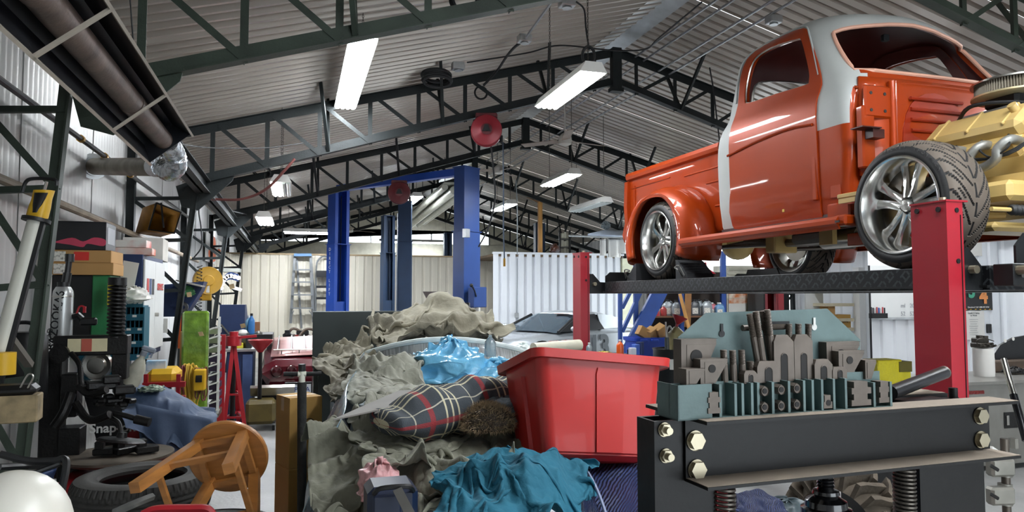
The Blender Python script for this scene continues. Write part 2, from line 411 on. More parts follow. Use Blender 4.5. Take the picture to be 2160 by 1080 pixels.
# ================================================================== CEILING SERVICES
lampm = M('lamp_glow', 'ffffff', .4, var=0, emit='f6fbff', es=20 * LAMP)
lampf = M('lamp_glow_far', 'ffffff', .4, var=0, emit='f2f8ff', es=38 * LAMP)
lamph = M('lamp_housing', 'd9d8d2', .35, .1, var=.06)
lampoff = M('lamp_lens', 'c9d2cf', .25, var=.05)
chainm = M('chain', '55534e', .4, .7)
wire = M('wire', '15171a', .6)
def fixture(label, p, L_, w, lit=True, axis='y', group='fluorescent fixtures', half_lit=False, chain=.4, tilt=0):
    """fluorescent fixture whose near bottom end centre is p"""
    t = T('ceiling_light', label, 'light', p, 0 if axis == 'y' else -math.pi / 2, group)
    hs = [(-w / 2, 0), (-w / 2 + .01, .0), (-w * .26, .075), (w * .26, .075), (w / 2 - .01, 0), (w / 2, 0), (w * .30, .09), (-w * .30, .09)]
    m = MB(); m.ext(hs, (0, 0, 0), (0, L_, 0)); m.build('housing', lamph, t)
    for y in (0, L_):
        m = MB(); m.prism([(-w / 2, 0), (w / 2, 0), (w * .30, .09), (-w * .30, .09)], .012, (0, y - .006, 0), (1, 0, 0), (0, 0, 1), (0, 1, 0)); m.build('end_cap', lamph, t)
    n = 4 if w > .22 else 2
    for i in range(n):
        x = (i + .5) / n * w - w / 2; x *= .92
        on = lit and not (half_lit and i >= n / 2)
        m = MB(); m.cyl((x, .03, .008), (x, L_ - .03, .008), w / n * .46, n=10); m.build('lamp_tube', (lampf if p[1] > 9 else lampm) if on else lampoff, t)
    for y in (.12, L_ - .12):
        m = MB(); z = .09; k = 0
        while z < .09 + chain:
            ring = [V((.007 * math.cos(a) if k % 2 else 0, y + (0 if k % 2 else .007 * math.cos(a)), z + .014 + .016 * math.sin(a))) for a in [i * math.pi / 3 for i in range(6)]]
            m.tube(ring, .0025, 4, closed=True); z += .024; k += 1
        m.build('hanging_chain', chainm, t)
    return t
def chl(p, L_):   # chain length up to the roof
    return max(.1, roofz(p.x) - p.z - .14)
FX = [('long bright two-section fluorescent fixture nearest the camera', 768, 78, 3.80, 2.44, .25, True, False),
      ('bright wide fluorescent fixture hung close to the ridge post', 1252, 152, 3.50, 1.22, .25, True, False),
      ('bright fluorescent fixture over the right slope above the truck bed', 1212, 367, 3.40, 1.22, .25, True, False),
      ('small distant lit fixture left of the upright timber', 1080, 430, 3.45, 1.22, .25, True, False),
      ('half lit fluorescent fixture under the second truss, beside the red hose', 592, 384, 2.95, 1.22, .25, True, True),
      ('lit fixture low over the stepladder side, behind the half lit one', 556, 458, 2.78, 1.22, .25, True, False),
      ('unlit long fixture hung on the right beside the truck tail', 1280, 426, 3.20, 1.5, .25, False, False),
      ('lit fixture glowing behind the smaller hose reel', 880, 414, 3.75, 1.22, .28, True, False)]
for lb, u, v, z, L_, w, lit, hl in FX:
    p = P(u, v, z=z); fixture(lb, p, L_, w, lit, half_lit=hl, chain=chl(p, L_))
p = P(598, 489, d=17.6); fixture('lit fixture hung crosswise left of the blue lift post', p, 1.22, .22, True, axis='x', chain=chl(p, 1))
p = P(1195, 540, d=19.5); fixture('small unlit white fixture above the enclosure wall', p, 1.3, .25, False, axis='x', chain=1.2)
p = P(800, 509, d=24.5); fixture('distant lit strip light beyond the partition', p, 2.4, .2, True, axis='x', chain=1.0)
# unseen fixtures added around the camera and truck to light the foreground
for lb, q in (('added unseen fluorescent fixture above the camera, over the left aisle', (2.4, .2, 3.9)), ('added unseen fluorescent fixture above the camera, over the press', (3.6, -.6, 3.9)), ('added unseen fluorescent fixture on the right slope beside the truck nose', (6.6, 2.2, 3.7)), ('added unseen fluorescent fixture over the far side of the truck bed', (7.2, 6.2, 3.6))):
    q = V(q); fixture(lb, q, 2.44, .25, True, chain=chl(q, 1))
# ------------------------------------------------------------------ tube heater near the camera
heatd = M('heater_inside', '24262b', .35, .6, var=.2)
tubem = M('heater_tube', '6f5f57', .45, .5, var=.35, scale=9, bump=.08)
frm = M('heater_edge', 'b9b0a2', .4, .4, var=.15)
ye = 4.75; hc = P(352, 305, y=ye)
ht = T('tube_heater', 'long radiant tube heater with dark reflector hung over the left wall', 'heater', (hc.x, 0.4, hc.z), rot=(0, math.radians(-40), 0))
Lh = ye - .4
m = MB(); pr = [(-.145, 0), (-.10, .10), (-.03, .13), (.03, .13), (.10, .10), (.145, 0)]
m.ext(pr + [(x * 1.04, y + .004) for x, y in pr[::-1]], (0, 0, -.03), (0, Lh, -.03)); m.build('reflector', heatd, ht)
m = MB(); m.prism(pr, .004, (0, Lh - .004, -.03), (1, 0, 0), (0, 0, 1), (0, 1, 0)); m.build('end_plate', heatd, ht)
for s_ in (-1, 1): m = MB(); m.box((s_ * .148, Lh / 2, -.035), (.012, Lh, .03)); m.build('edge_rail', frm, ht)
for y in (Lh - .95, Lh - 2.05, Lh - 3.1): m = MB(); m.bar((-.15, y, -.045), (.15, y, -.045), .022, .01); m.build('cross_strap', frm, ht)
m = MB(); m.cyl((0, 0, .035), (0, Lh - .01, .035), .056, n=24); m.build('radiant_tube', tubem, ht)
for y in (Lh - .9, Lh - 2.3): m = MB(); m.cyl((0, y, .035), (0, y + .06, .035), .059, n=24); m.build('tube_joint', tubem, ht)
for y in (Lh - .5, Lh - 2.5): m = MB(); m.cyl((0, y, .10), (.45, y, .75), .004, n=5); m.build('hanger_wire', wire, ht)
foil = M('foil_duct', 'd5d8dc', .22, .9, var=.1, bump=.5, bscale=25)
a = hc + V((.0, .02, .02)); b_ = P(372, 348, y=5.0); c_ = P(340, 352, y=5.15)
m = MB(); pts = bez([a, P(368, 325, y=4.95), b_, P(358, 362, y=5.1), c_], 8)
m.tube(pts, [.062 + .004 * (i % 2) for i in range(len(pts))], 16); m.build('foil_elbow', foil, label='shiny foil elbow joining the tube heater to its flue', cat='duct')
fl_ = T('flue_pipe', 'stained grey flue pipe running to the left wall with a round flange', 'pipe', P(200, 352, x=-1.70), world=True)
w0 = P(196, 351, x=-1.74)
m = MB(); m.cyl(w0, c_ + V((.02, 0, 0)), .075, .062, n=20); m.build('pipe', M('stained_pipe', '7d7566', .5, .4, var=.35, scale=7), fl_)
d_ = (c_ - w0).normalized(); m = MB(); m.cyl(w0 - d_ * .02, w0 + d_ * .03, .115, n=24).cyl(w0 + d_ * .03, w0 + d_ * .09, .085, n=24); m.build('wall_flange', galv, fl_)
m = MB(); m.cyl(c_ - d_ * .16, c_ + d_ * .02, .068, n=20); m.build('foil_wrap', foil, fl_)
# distant tube heater, unlit, hung on the slant
q0 = P(872, 478, y=20.5); q1 = P(968, 405, y=14.8)
dh = T('tube_heater', 'distant pale multi-tube heater hung slanting behind the blue lift post', 'heater', (q0 + q1) / 2, world=True)
for i, (o, r) in enumerate(((-.30, .07), (-.10, .09), (.14, .07), (.30, .05))):
    m = MB(); m.cyl(q0 + V((o, 0, abs(o) * .3)), q1 + V((o, 0, abs(o) * .3)), r, n=12); m.build('tube', M('pale_tube', 'cfd0c2', .4, .2), dh)
m = MB(); m.bar(q0 + V((0, .4, .16)), q1 + V((0, -.2, .16)), .7, .02); m.build('reflector', M('pale_reflector', 'aeb0a4', .4, .4), dh)
for k in (.25, .75): m = MB(); p = q0.lerp(q1, k); m.cyl(p, V((p.x, p.y, roofz(p.x))), .008, n=5); m.build('hanger_wire', wire, dh)
# ------------------------------------------------------------------ hose reels
redm = M('reel_red', '8e2530', .38, .1, var=.15)
redd = M('reel_dark_red', '5f1a22', .45, var=.2)
def reel(label, c, r, dark_=False):
    t = T('hose_reel', label, 'hose reel', c, group='red hose reels under the trusses')
    mt = redd if dark_ else redm; f = (EYE - c); f.z = 0; f.normalize(); t.rotation_euler = (0, 0, math.atan2(f.y, f.x))
    m = MB(); m.lathe([(.0, .11), (r * .28, .11), (r * .32, .10), (r * .50, .085), (r * .95, .07), (r, .055), (r * .98, .04), (r * .5, .04)], 36, ax=(1, 0, 0)); m.build('front_disc', mt, t)
    m = MB(); m.lathe([(r * .5, -.04), (r * .98, -.04), (r, -.055), (r * .95, -.07), (0, -.09)], 36, ax=(1, 0, 0)); m.build('rear_disc', mt, t)
    m = MB(); m.cyl((-.04, 0, 0), (.04, 0, 0), r * .8, n=28); m.build('wound_hose', wire, t)
    m = MB(); m.lathe([(r * .36, .10), (r * .36, .112), (r * .30, .114), (0, .112)], 28, ax=(1, 0, 0)); m.build('hub_plate', redd, t)
    m = MB(); m.prism([(-.05, -.03), (.05, -.03), (.02, .05), (-.02, .05)], .02, (.112, 0, 0), (0, 1, 0), (0, 0, 1), (1, 0, 0)); m.cyl((.11, .01, -.01), (.15, .01, -.01), .015, n=10); m.build('hub_bracket', wire, t)
    m = MB(); m.box((-.01, 0, r * .98), (.12, r * 1.35, .05), bev=.005); m.box((-.02, -r * .6, r * .7), (.09, .04, r * .7)); m.box((-.02, r * .6, r * .7), (.09, .04, r * .7)); m.build('mount', redd, t)
    m = MB(); m.cyl((0, r * .95, -r * .3), (0, r * .95, -r * .75), .02, n=8); m.build('hose_guide', wire, t)
    return t
r1 = P(1026, 276, y=8.45); reel('larger red hose reel under the truss, left of the ridge post', r1, .19)
r2 = P(842, 407, y=12.3); reel('smaller dark red hose reel over the blue lift crossbeam', r2, .19, True)
def cable(label, pts, r, mat=wire, cat='cable', name='cable', n=6, seg=8, group=None):
    m = MB(); m.tube(bez(pts, seg), r, n); return m.build(name, mat, label=label, cat=cat, group=group)
cable('black air hose hanging from the larger reel to the blue lift post', [P(1035, 300, y=8.5), P(1040, 350, y=8.6), P(1044, 420, y=9), P(1030, 480, y=9.6), P(1010, 520, y=10.3)], .011)
cable('straight grey drop cord hanging left of the white enclosure', [P(1061, 300, y=8.5), P(1062, 400, y=8.5), P(1062, 480, y=8.5), P(1064, 545, y=8.5)], .009, M('cord_blue', '2c3a4c', .5))
m = MB(); m.cyl(P(1064, 545, y=8.5), P(1064, 562, y=8.5), .014, n=10); m.build('brass_coupling', M('brass', 'b58a3c', .3, .9), label='brass coupling at the end of the drop cord', cat='coupling')
cable('thin grey cord hanging right of the drop cord to the partition top', [P(1088, 380, y=15), P(1091, 440, y=15.2), P(1091, 537, y=16.8)], .012, M('cord_grey', '8d9496', .5))
cable('dull red air hose swagged from the truss to the left column', [P(622, 335, y=8.55), P(600, 360, y=8.6), P(560, 400, y=8.8), P(510, 420, y=9), P(450, 420, y=9.1), P(408, 416, y=8.8)], .016, M('red_hose', '7a4642', .6), cat='hose', name='air_hose')
cable('thin black cable drooping along the left column head', [P(405, 455, y=8.9), P(430, 430, y=9.6), P(470, 440, y=11), P(520, 452, y=12.4)], .012)
cable('thin cable strung between the trusses over the left slope', [P(372, 303, y=6), P(450, 312, y=7.5), P(560, 312, y=8.2), P(640, 302, y=8.5)], .006)
cable('loose black cord looping down the left wall', [P(408, 545, y=9.4), P(425, 520, y=9.4), P(424, 480, y=9.4), P(420, 440, y=9.4), P(438, 428, y=9.5)], .009)
# coiled cables
def coil(label, c, R, r, n, mat=wire, up=(0, 0, 1), squash=1.0):
    m = MB(); a, b = frame(V(up)); 
    for k in range(n):
        rr = R * (1 + .08 * math.sin(k * 2.1)); off = V((random.uniform(-.3, .3), random.uniform(-.3, .3), random.uniform(-.3, .3))) * R * .15 + V(up) * (k - n / 2) * r * 1.2
        m.tube([V(c) + off + (a * math.cos(i * .2618) + b * math.sin(i * .2618) * squash) * rr for i in range(24)], r, 6, closed=True)
    return m.build('coiled_cable', mat, label=label, cat='cable')
coil('black cable coil hanging at the roof, cut by the picture edge', P(982, 0, y=5.2), .10, .017, 3, up=(.15, 1, .1))
coil('bundle of black extension cable tied on top of the second truss', P(922, 163, y=8.3), .16, .018, 5, up=(0, .35, 1), squash=.7)
coil('loop of black cord below the truss left of the reel', P(1014, 196, y=8.7), .075, .010, 2, up=(0, 1, .1))
coil('loop of thin wire under the third truss above the half lit fixture', P(552, 360, y=12.42), .14, .010, 4, up=(.2, .5, .8))
coil('knotted black cord above the ridge fixture', P(1241, 118, y=6.0), .055, .009, 3, up=(.3, 1, 0), squash=1.5)
# junction boxes and conduits
def jbox(label, c, s=(.14, .12, .08)):
    m = MB(); m.box(c, s, bev=.006); m.cyl(V(c) - V((0, 0, .045)), V(c) - V((0, 0, .055)), .045, n=12); return m.build('junction_box', galv, label=label, cat='junction box', group='ceiling junction boxes')
for lb, u, v, yy in (('grey junction box on the left slope beside the conduit', 1106, 82, 7.4), ('junction box at the end of the tied cable bundle', 966, 140, 8.1), ('junction box at the top edge above the ridge fixture', 1196, 6, 6.1), ('grey junction box on the right slope above the truck cab', 1632, 42, 6.4)):
    jbox(lb, P(u, v, y=yy))
cond = M('conduit', '8f9295', .35, .6)
for i, (x, dz) in enumerate(((4.28, .26), (4.40, .30), (4.62, .42), (4.78, .45))):
    m = MB(); m.cyl((x, 1.5, 5.03 - dz), (x, 24, 5.03 - dz), .014, n=6); m.build('conduit', cond, label='thin metal conduit running beside the ridge, %s from it' % ('first', 'second', 'third', 'fourth')[i], cat='conduit', group='conduits along the ridge')
cable('metal conduit on the left slope ending at a junction box', [P(1165, 2, y=5.9), P(1110, 78, y=7.3), P(1111, 77, y=7.3)], .014, cond, cat='conduit', name='conduit', seg=2)
cable('twisted black cable sagging from the junction box to the truss', [P(1104, 86, y=7.4), P(1085, 100, y=7.6), P(1068, 120, y=7.9), P(1048, 150, y=8.3), P(1020, 180, y=8.5)], .016)
cable('thin cable running across the ridge to the right conduits', [P(985, 132, y=8.2), P(1110, 112, y=8.0), P(1180, 96, y=7.6), P(1290, 106, y=7.4), P(1360, 104, y=7.2), P(1390, 80, y=6.8), P(1480, 5, y=6)], .009)
cable('cord from the top junction box down to the ridge fixture', [P(1215, 3, y=6), P(1232, 20, y=6), P(1236, 60, y=6), P(1243, 105, y=6)], .008)
cable('thin cord hanging on the right slope behind the cab', [P(1497, 143, y=8.3), P(1505, 190, y=8.5), P(1512, 250, y=8.6), P(1518, 300, y=8.7)], .010)
# ------------------------------------------------------------------ ceiling fans, at rest
fanm = M('fan_white', 'c9c7bf', .4, var=.05); fanb = M('fan_blade', '8d7f73', .5, var=.2)
def fan(label, c, r=.62, rz=0):
    t = T('ceiling_fan', label, 'ceiling fan', c, rz, 'ceiling fans near the ridge')
    m = MB(); m.lathe([(0, -.07), (.05, -.07), (.09, -.05), (.10, 0), (.09, .06), (.05, .10), (.02, .12)], 20); m.build('motor', fanm, t)
    m = MB(); m.cyl((0, 0, .1), (0, 0, max(.2, roofz(c[0]) - c[2] - .03)), .012, n=8); m.build('down_rod', fanm, t)
    for i in range(3):
        a = i * 2.094; R_ = Matrix.Rotation(a, 3, 'Z') @ Matrix.Rotation(.2, 3, 'X')
        m = MB(); m.box(R_ @ V((.10 + r / 2, 0, 0)), (r, .13, .008), R_, bev=.003); m.box(R_ @ V((.10, 0, 0)), (.12, .05, .01), R_); m.build('blade', fanb, t)
    return t
fan('nearer ceiling fan hanging below the ridge conduits', P(1192, 297, y=9.8), .60, .25)
fan('ceiling fan right of the tall blue lift post', P(1052, 360, y=13.5), .55, .9)
fan('distant ceiling fan between the blue lift posts', P(738, 486, y=21.5), .75, .5)
# upright timber on the enclosure
tm = M('raw_timber', 'c08d4d', .6, var=.25, scale=3, stretch=(8, 8, .6))
tp = P(1139, 424, y=17.6); m = MB(); m.b2((tp.x - .05, 17.55, wz + .05), (tp.x + .05, 17.65, tp.z)); m.build('timber_post', tm, label='raw timber post standing on the enclosure wall', cat='post')
m = MB(); m.bar(P(1113, 414, y=17.6), P(1142, 428, y=17.6), .09, .05); m.build('timber_offcut', M('brown_wood', '8a6242', .6), label='short brown board nailed at the timber post head', cat='board')
# black gas pipe and wooden rail along the left wall
gp = M('gas_pipe', '2a2a2c', .4, .3); 
y0, y1 = P(5, 172, x=-1.62).y, P(300, 395, x=-1.62).y
pa, pb = P(5, 172, x=-1.62), P(290, 380, x=-1.62)
dd = (pb - pa).normalized()
gpt = T('gas_pipe', 'black gas pipe running along the upper left wall', 'pipe', pa, world=True)
m = MB(); m.cyl(pa - dd * 3, pb + dd * 4, .022, n=10); m.build('pipe', gp, gpt)
for k in (.42, .62, .9): q = pa.lerp(pb, k); m = MB(); m.cyl(q, q + dd * .05, .030, n=10); m.build('coupling', M('brass'), gpt)
pa, pb = P(60, 402, x=-1.60), P(290, 498, x=-1.60)
m = MB(); dd = (pb - pa).normalized(); m.cyl(pa - dd * 1.5, pb + dd * 5.0, .028, n=10); m.build('wall_rail', M('old_wood', '8b7d6b', .6, var=.25), label='weathered round rail running low along the left wall', cat='rail')
# ================================================================== LIFTS
hub = P(1893, 432, d=4.07); RWZ = hub.z - .366
tb = P(580, 625, d=1) - EYE; TANG = math.atan2(tb.y, tb.x) - math.pi / 2
T0 = V((hub.x, hub.y, 0))
def tloc(x, y, z): return T0 + Matrix.Rotation(TANG, 3, 'Z') @ V((x, y, z))
liftred = M('lift_red', '921624', .38, var=.06, scale=3, coat=.2)
liftblk = M('lift_black', '101214', .42, .1, var=.2, scale=6, bump=.06)
# tread plate: raised lozenge bars on black paint (fine relief)
tp_ = bpy.data.materials.new('tread_plate'); tp_.use_nodes = True; MATS['tread_plate'] = tp_
nt = tp_.node_tree; N = nt.nodes; L = nt.links; b = N['Principled BSDF']; b.inputs['Base Color'].default_value = lin('121417'); b.inputs['Roughness'].default_value = .36; b.inputs['Metallic'].default_value = .2
bolt = M('zinc_bolt', 'a9a08a', .35, .8, var=.2); boltd = M('dark_bolt', '2a2a2a', .4, .6)
lift = T('four_post_lift', 'red and black four-post car lift carrying the orange pickup', 'car lift', T0, TANG)
def post(x, y, cap=True, sx=1, extra=True):
    w, dp, h = .10, .20, RWZ + .298; th = .006
    m = MB(); o = sx    # channel open to the inside (sx)
    pr = [(-w / 2, -dp / 2), (w / 2, -dp / 2), (w / 2, -dp / 2 + .045), (w / 2 - th, -dp / 2 + .045), (w / 2 - th, -dp / 2 + th), (-w / 2 + th, -dp / 2 + th), (-w / 2 + th, dp / 2 - th), (w / 2 - th, dp / 2 - th), (w / 2 - th, dp / 2 - .045), (w / 2, dp / 2 - .045), (w / 2, dp / 2), (-w / 2, dp / 2)]
    m.prism([(x + a * sx, y + b_) for a, b_ in pr], h, (0, 0, 0), (1, 0, 0), (0, 1, 0), (0, 0, 1)); p = m.build('post', liftred, lift)
    m = MB(); m.b2((x - w / 2 - .004, y - dp / 2 - .004, h), (x + sx * (w / 2 + .03) + .0, y + dp / 2 + .004, h + .008)); m.build('post_cap', liftred, p, local=True)
    m = MB(); m.b2((x - .12, y - .17, 0), (x + .12, y + .17, .012)); m.build('base_plate', liftred, p, local=True)
    m = MB(); m.cyl((x + .02, y - .02, h), (x + .02, y - .02, h + .03), .016, n=10); m.build('cable_stud', bolt, p, local=True)
    for a, z in ((-.06, -.035), (.06, -.03)):
        m = MB(); m.cyl((x - sx * (w / 2), y + a, h + z), (x - sx * (w / 2 + .008), y + a, h + z), .013, n=8); m.build('bolt', boltd, p, local=True)
    for zz in (h - .04, h - .28):
        m = MB(); m.cyl((x + sx * .012, y - dp / 2, zz), (x + sx * .012, y - dp / 2 - .004, zz), .012, n=10); m.build('lock_hole', boltd, p, local=True)
    m = MB(); m.box((x + sx * .034, y - dp / 2 - .001, h * .62), (.004, .004, h * .7)); m.build('slot', boltd, p, local=True)
    return p
PX = -.285; PX2 = 2.11
for x, sx in ((PX, 1), (PX2, -1)):
    for y in (-.50, 3.78): post(x, y, sx=sx)
for x0, x1 in ((-.10, .38), (1.43, 1.91)):
    m = MB(); m.b2((x0, -.62, RWZ - .118), (x1, 3.60, RWZ), bev=.004); rw = m.build('runway', [tp_], lift)
    for k in range(5):
        pass
    m = MB(); m.prism([(-.10, 0), (-.06, .07), (.30, .07), (.34, 0)], .012, (x1 - .03 if x0 < 1 else x0 + .01, 1.55, RWZ), (0, 1, 0), (0, 0, 1), (1, 0, 0)); m.build('side_stop', liftblk, rw, local=True)
    m = MB(); m.prism([(0, 0), (0, .06), (.05, .10), (x1 - x0 - .05, .10), (x1 - x0, .06), (x1 - x0, 0)], .012, (x0, 3.58, RWZ), (1, 0, 0), (0, 0, 1), (0, 1, 0)); m.build('end_stop', liftblk, rw, local=True)
    m = MB(); m.prism([(0, 0), (0, .08), (.06, .14), (x1 - x0 - .06, .14), (x1 - x0, .08), (x1 - x0, 0)], .012, (x0, -.75, RWZ + .005), (1, 0, 0), (0, 0, 1), (0, 1, 0)); m.build('front_stop', liftblk, rw, local=True)
    m = MB(); m.bar((x0 - .012, .0 - .62, RWZ - .1), (x0 - .012, 3.6, RWZ - .1), .02, .012); m.build('bottom_lip', liftblk, rw, local=True)
for y in (-.50, 3.78):
    m = MB(); m.b2((PX + .05, y - .05, RWZ - .118), (PX2 - .05, y + .05, RWZ - .02), bev=.004); cb = m.build('crossbeam', liftblk, lift)
    for x in (PX, PX2):
        s_ = 1 if x < 1 else -1
        m = MB(); m.prism([(s_ * .045, -.118), (s_ * .045, .085), (s_ * .10, .085), (s_ * .18, .0), (s_ * .30, -.005), (s_ * .30, -.118)], .16, (x, y - .08, RWZ), (1, 0, 0), (0, 0, 1), (0, 1, 0)); m.build('corner_bracket', liftblk, cb, local=True)
        m = MB(); m.cyl((x + s_ * .11, y - .082, RWZ - .02), (x + s_ * .11, y - .115, RWZ - .02), .020, n=10); m.build('pivot_bolt', bolt, cb, local=True)
m = MB(); m.b2((PX + .10, -.80, RWZ - .10), (1.9, -.70, RWZ + .0), bev=.004); ap = m.build('approach_beam', liftblk, lift)
m = MB(); m.prism([(0, -.02), (0, .08), (.07, .16), (.5, .16), (.5, -.02)], .012, (.05, -.84, RWZ), (1, 0, 0), (0, 0, 1), (0, 1, 0)); m.build('approach_plate', liftblk, ap, local=True)
m = MB(); m.cyl((PX + .12, -.83, RWZ - .055), (1.0, -.83, RWZ - .055), .010, n=10); m.build('lock_rod', galv, ap, local=True)
for x in (PX + .13, PX + .38): m = MB(); m.cyl((x, -.80, RWZ - .03), (x, -.84, RWZ - .03), .022, n=10); m.build('pivot_bolt', bolt, ap, local=True)
# tread plate relief
tc = N.new('ShaderNodeTexCoord'); mp = N.new('ShaderNodeMapping'); mp.inputs['Scale'].default_value = (38, 38, 38); L.new(tc.outputs['Object'], mp.inputs[0])
sp = N.new('ShaderNodeSeparateXYZ'); L.new(mp.outputs[0], sp.inputs[0])
def mth(op, a, b_=None, c=None):
    n = N.new('ShaderNodeMath'); n.operation = op
    for i, q in enumerate((a, b_, c)):
        if q is None: continue
        if isinstance(q, (int, float)): n.inputs[i].default_value = q
        else: L.new(q, n.inputs[i])
    return n.outputs[0]
xx = mth('ADD', sp.outputs[0], sp.outputs[2]); yy = sp.outputs[1]
pa_ = mth('ADD', xx, yy); pb_ = mth('SUBTRACT', yy, xx)
chk = mth('GREATER_THAN', mth('PINGPONG', mth('FLOOR', mth('MULTIPLY', pa_, .5)), 1), .5)
ba = mth('MULTIPLY', mth('GREATER_THAN', mth('PINGPONG', pa_, 1), .72), mth('GREATER_THAN', mth('PINGPONG', mth('MULTIPLY', pb_, .5), 1), .35))
bb = mth('MULTIPLY', mth('GREATER_THAN', mth('PINGPONG', mth('ADD', pb_, .5), 1), .72), mth('LESS_THAN', mth('PINGPONG', mth('MULTIPLY', pa_, .5), 1), .35))
hgt = mth('MAXIMUM', ba, bb)
bp = N.new('ShaderNodeBump'); bp.inputs['Strength'].default_value = 1; bp.inputs['Distance'].default_value = .02; L.new(hgt, bp.inputs['Height']); mxw = N.new('ShaderNodeMix'); mxw.data_type = 'RGBA'; mxw.inputs['A'].default_value = lin('121417'); mxw.inputs['B'].default_value = lin('34383b'); L.new(hgt, mxw.inputs['Factor']); L.new(mxw.outputs['Result'], b.inputs['Base Color']); L.new(bp.outputs[0], b.inputs['Normal'])
# wheel chocks beside the rear wheel
rubber = M('rubber', '26272a', .7, var=.25, scale=8, bump=.1)
def chock(label, y, s_):
    t = T('wheel_chock', label, 'wheel chock', tloc(.12, y, RWZ), TANG, 'rubber chocks on the runway')
    m = MB(); m.prism([(0, 0), (s_ * .20, 0), (s_ * .17, .05), (s_ * .03, .16), (0, .17)], .26, (-.12, 0, 0), (0, 1, 0), (0, 0, 1), (1, 0, 0)); m.build('body', rubber, t)
    for k in range(5): q = k / 5; m = MB(); m.box((.01, s_ * (.165 - .13 * q), .05 + .11 * q), (.25, .012, .012)); m.build('grip_rib', rubber, t)
    m = MB(); m.tube(bez([(-.13, s_ * .13, .02), (-.17, s_ * .12, .08), (-.16, s_ * .05, .10), (-.17, s_ * .14, .11), (-.14, s_ * .17, .03)], 5), .007, 6); m.build('handle', M('dull_metal', '6d6c68', .45, .6), t)
chock('rubber wheel chock with wire handle in front of the rear tyre', 2.38, -1)
chock('rubber wheel chock behind the rear tyre', 3.11, 1)
# ------------------------------------------------------------------ blue two-post lifts
blue = M('lift_blue', '1f4aa8', .42, var=.08, scale=3); bluel = M('lift_blue_deep', '1b3c78', .45, var=.1, scale=3); blued = M('lift_navy', '1a3350', .5, var=.2, scale=3)
slot_ = M('channel_dark', '121722', .5)  # near-black navy used on the lift chains
def two_post(label, p, h, rz, mat, w=.36, dp=.24, ext_z=None, group='posts of the blue two-post lifts', low=None):
    """open side of the channel faces local +x"""
    t = T('lift_post', label, 'lift post', (p.x, p.y, 0), rz, group); th = .012
    def chan(w, dp, z0, z1, nm, mt):
        m = MB(); pr = [(-dp / 2, -w / 2), (dp / 2, -w / 2), (dp / 2, -w / 2 + .07), (dp / 2 - th, -w / 2 + .07), (dp / 2 - th, -w / 2 + th), (-dp / 2 + th, -w / 2 + th), (-dp / 2 + th, w / 2 - th), (dp / 2 - th, w / 2 - th), (dp / 2 - th, w / 2 - .07), (dp / 2, w / 2 - .07), (dp / 2, w / 2), (-dp / 2, w / 2)]
        m.prism(pr, z1 - z0, (0, 0, z0), (1, 0, 0), (0, 1, 0), (0, 0, 1)); return m.build(nm, mt, t)
    ez = ext_z or h * .72
    chan(w, dp, 0, ez, 'column', mat); chan(w * .94, dp * .94, ez, h, 'column_extension', mat)
    m = MB(); m.b2((-dp / 2 - .02, -w / 2 - .02, ez - .012), (dp / 2 + .02, w / 2 + .02, ez)); m.build('joint_flange', mat, t)
    m = MB(); m.b2((-dp / 2, -w / 2, h), (dp / 2 + .02, w / 2, h + .02)); m.build('top_plate', mat, t)
    m = MB(); m.b2((-dp * .3, -w * .32, .3), (dp * .35, w * .32, 1.5)); m.build('carriage', mat, t)
    m = MB(); m.cyl((.02, .04, .3), (.02, .04, h - .1), .012, n=6).cyl((.02, -.06, .3), (.02, -.06, h - .1), .008, n=6); m.build('lift_chain', slot_, t)
    return t
pA = P(712, 640, y=14.3); pB = P(984, 640, y=11.6); ax_ = math.atan2(pB.y - pA.y, pB.x - pA.x)
hA = P(712, 402, y=14.3).z; hB = P(984, 356, y=11.6).z
ta = two_post('bright blue lift post beside the hanging step stool, lettered down its side', pA, hA, ax_, blue, ext_z=P(712, 515, y=14.3).z)
tb_ = two_post('tall blue lift post with control box and lever', pB, hB, ax_ + math.pi, bluel, w=.40, ext_z=P(984, 488, y=11.6).z)
# crossbeam between the posts
m = MB(); a_ = V((pA.x, pA.y, hA - .02)); b_ = V((pB.x, pB.y, hB - .10)); m.bar(a_ + V((0, 0, .06)), b_ + V((0, 0, .06)), .14, .12); m.build('lift_crossbeam', blue, label='blue overhead beam joining the two tall lift posts', cat='beam')
# vertical lettering on the left post
white = M('white_paint', 'e9e9e6', .5, var=.03)
sd = V((math.sin(ax_), -math.cos(ax_), 0))
for i, ch in enumerate('DIRECT LIFT'):
    if ch != ' ': text(ch, .085, white, ta, (-.02, -.183, P(700, 527, y=14.3).z - i * .085), (1, 0, 0), (0, 0, 1))
m = MB(); m.b2((-.17, -.16, 1.42), (-.30, .16, 1.75), bev=.01); m.build('power_unit', bluel, tb_)
m = MB(); m.b2((-.16, .16, 1.15), (-.34, .45, 1.38), bev=.02).cyl((-.25, .3, 1.38), (-.25, .3, 1.5), .07, n=12); m.build('motor', black, tb_)
m = MB(); m.tube([(-.30, .1, 1.6), (-.36, .22, 1.7), (-.38, .30, 1.76)], .012, 6).ell((-.38, .31, 1.77), .03); m.build('lever', black, tb_)
m = MB(); m.box((-.22, .26, P(1035, 497, y=11.6).z), (.08, .10, .14), bev=.005); m.build('switch_box', galv, tb_)
lblm = M('label_white', 'e3e0d6', .6, col2='6d6a60', scale=60, thr=.6, var=0)
for z, w_ in ((1.62, .09), (1.52, .20), (1.40, .20), (1.28, .20)):
    m = MB(); m.box((-.126, -.10, z), (.004, w_, .10)); m.build('safety_label', lblm, tb_)
m = MB(); m.box((-.345, .36, 1.24), (.004, .06, .06)); m.build('warning_label', M('warn_yellow', 'e0b020', .5), tb_)
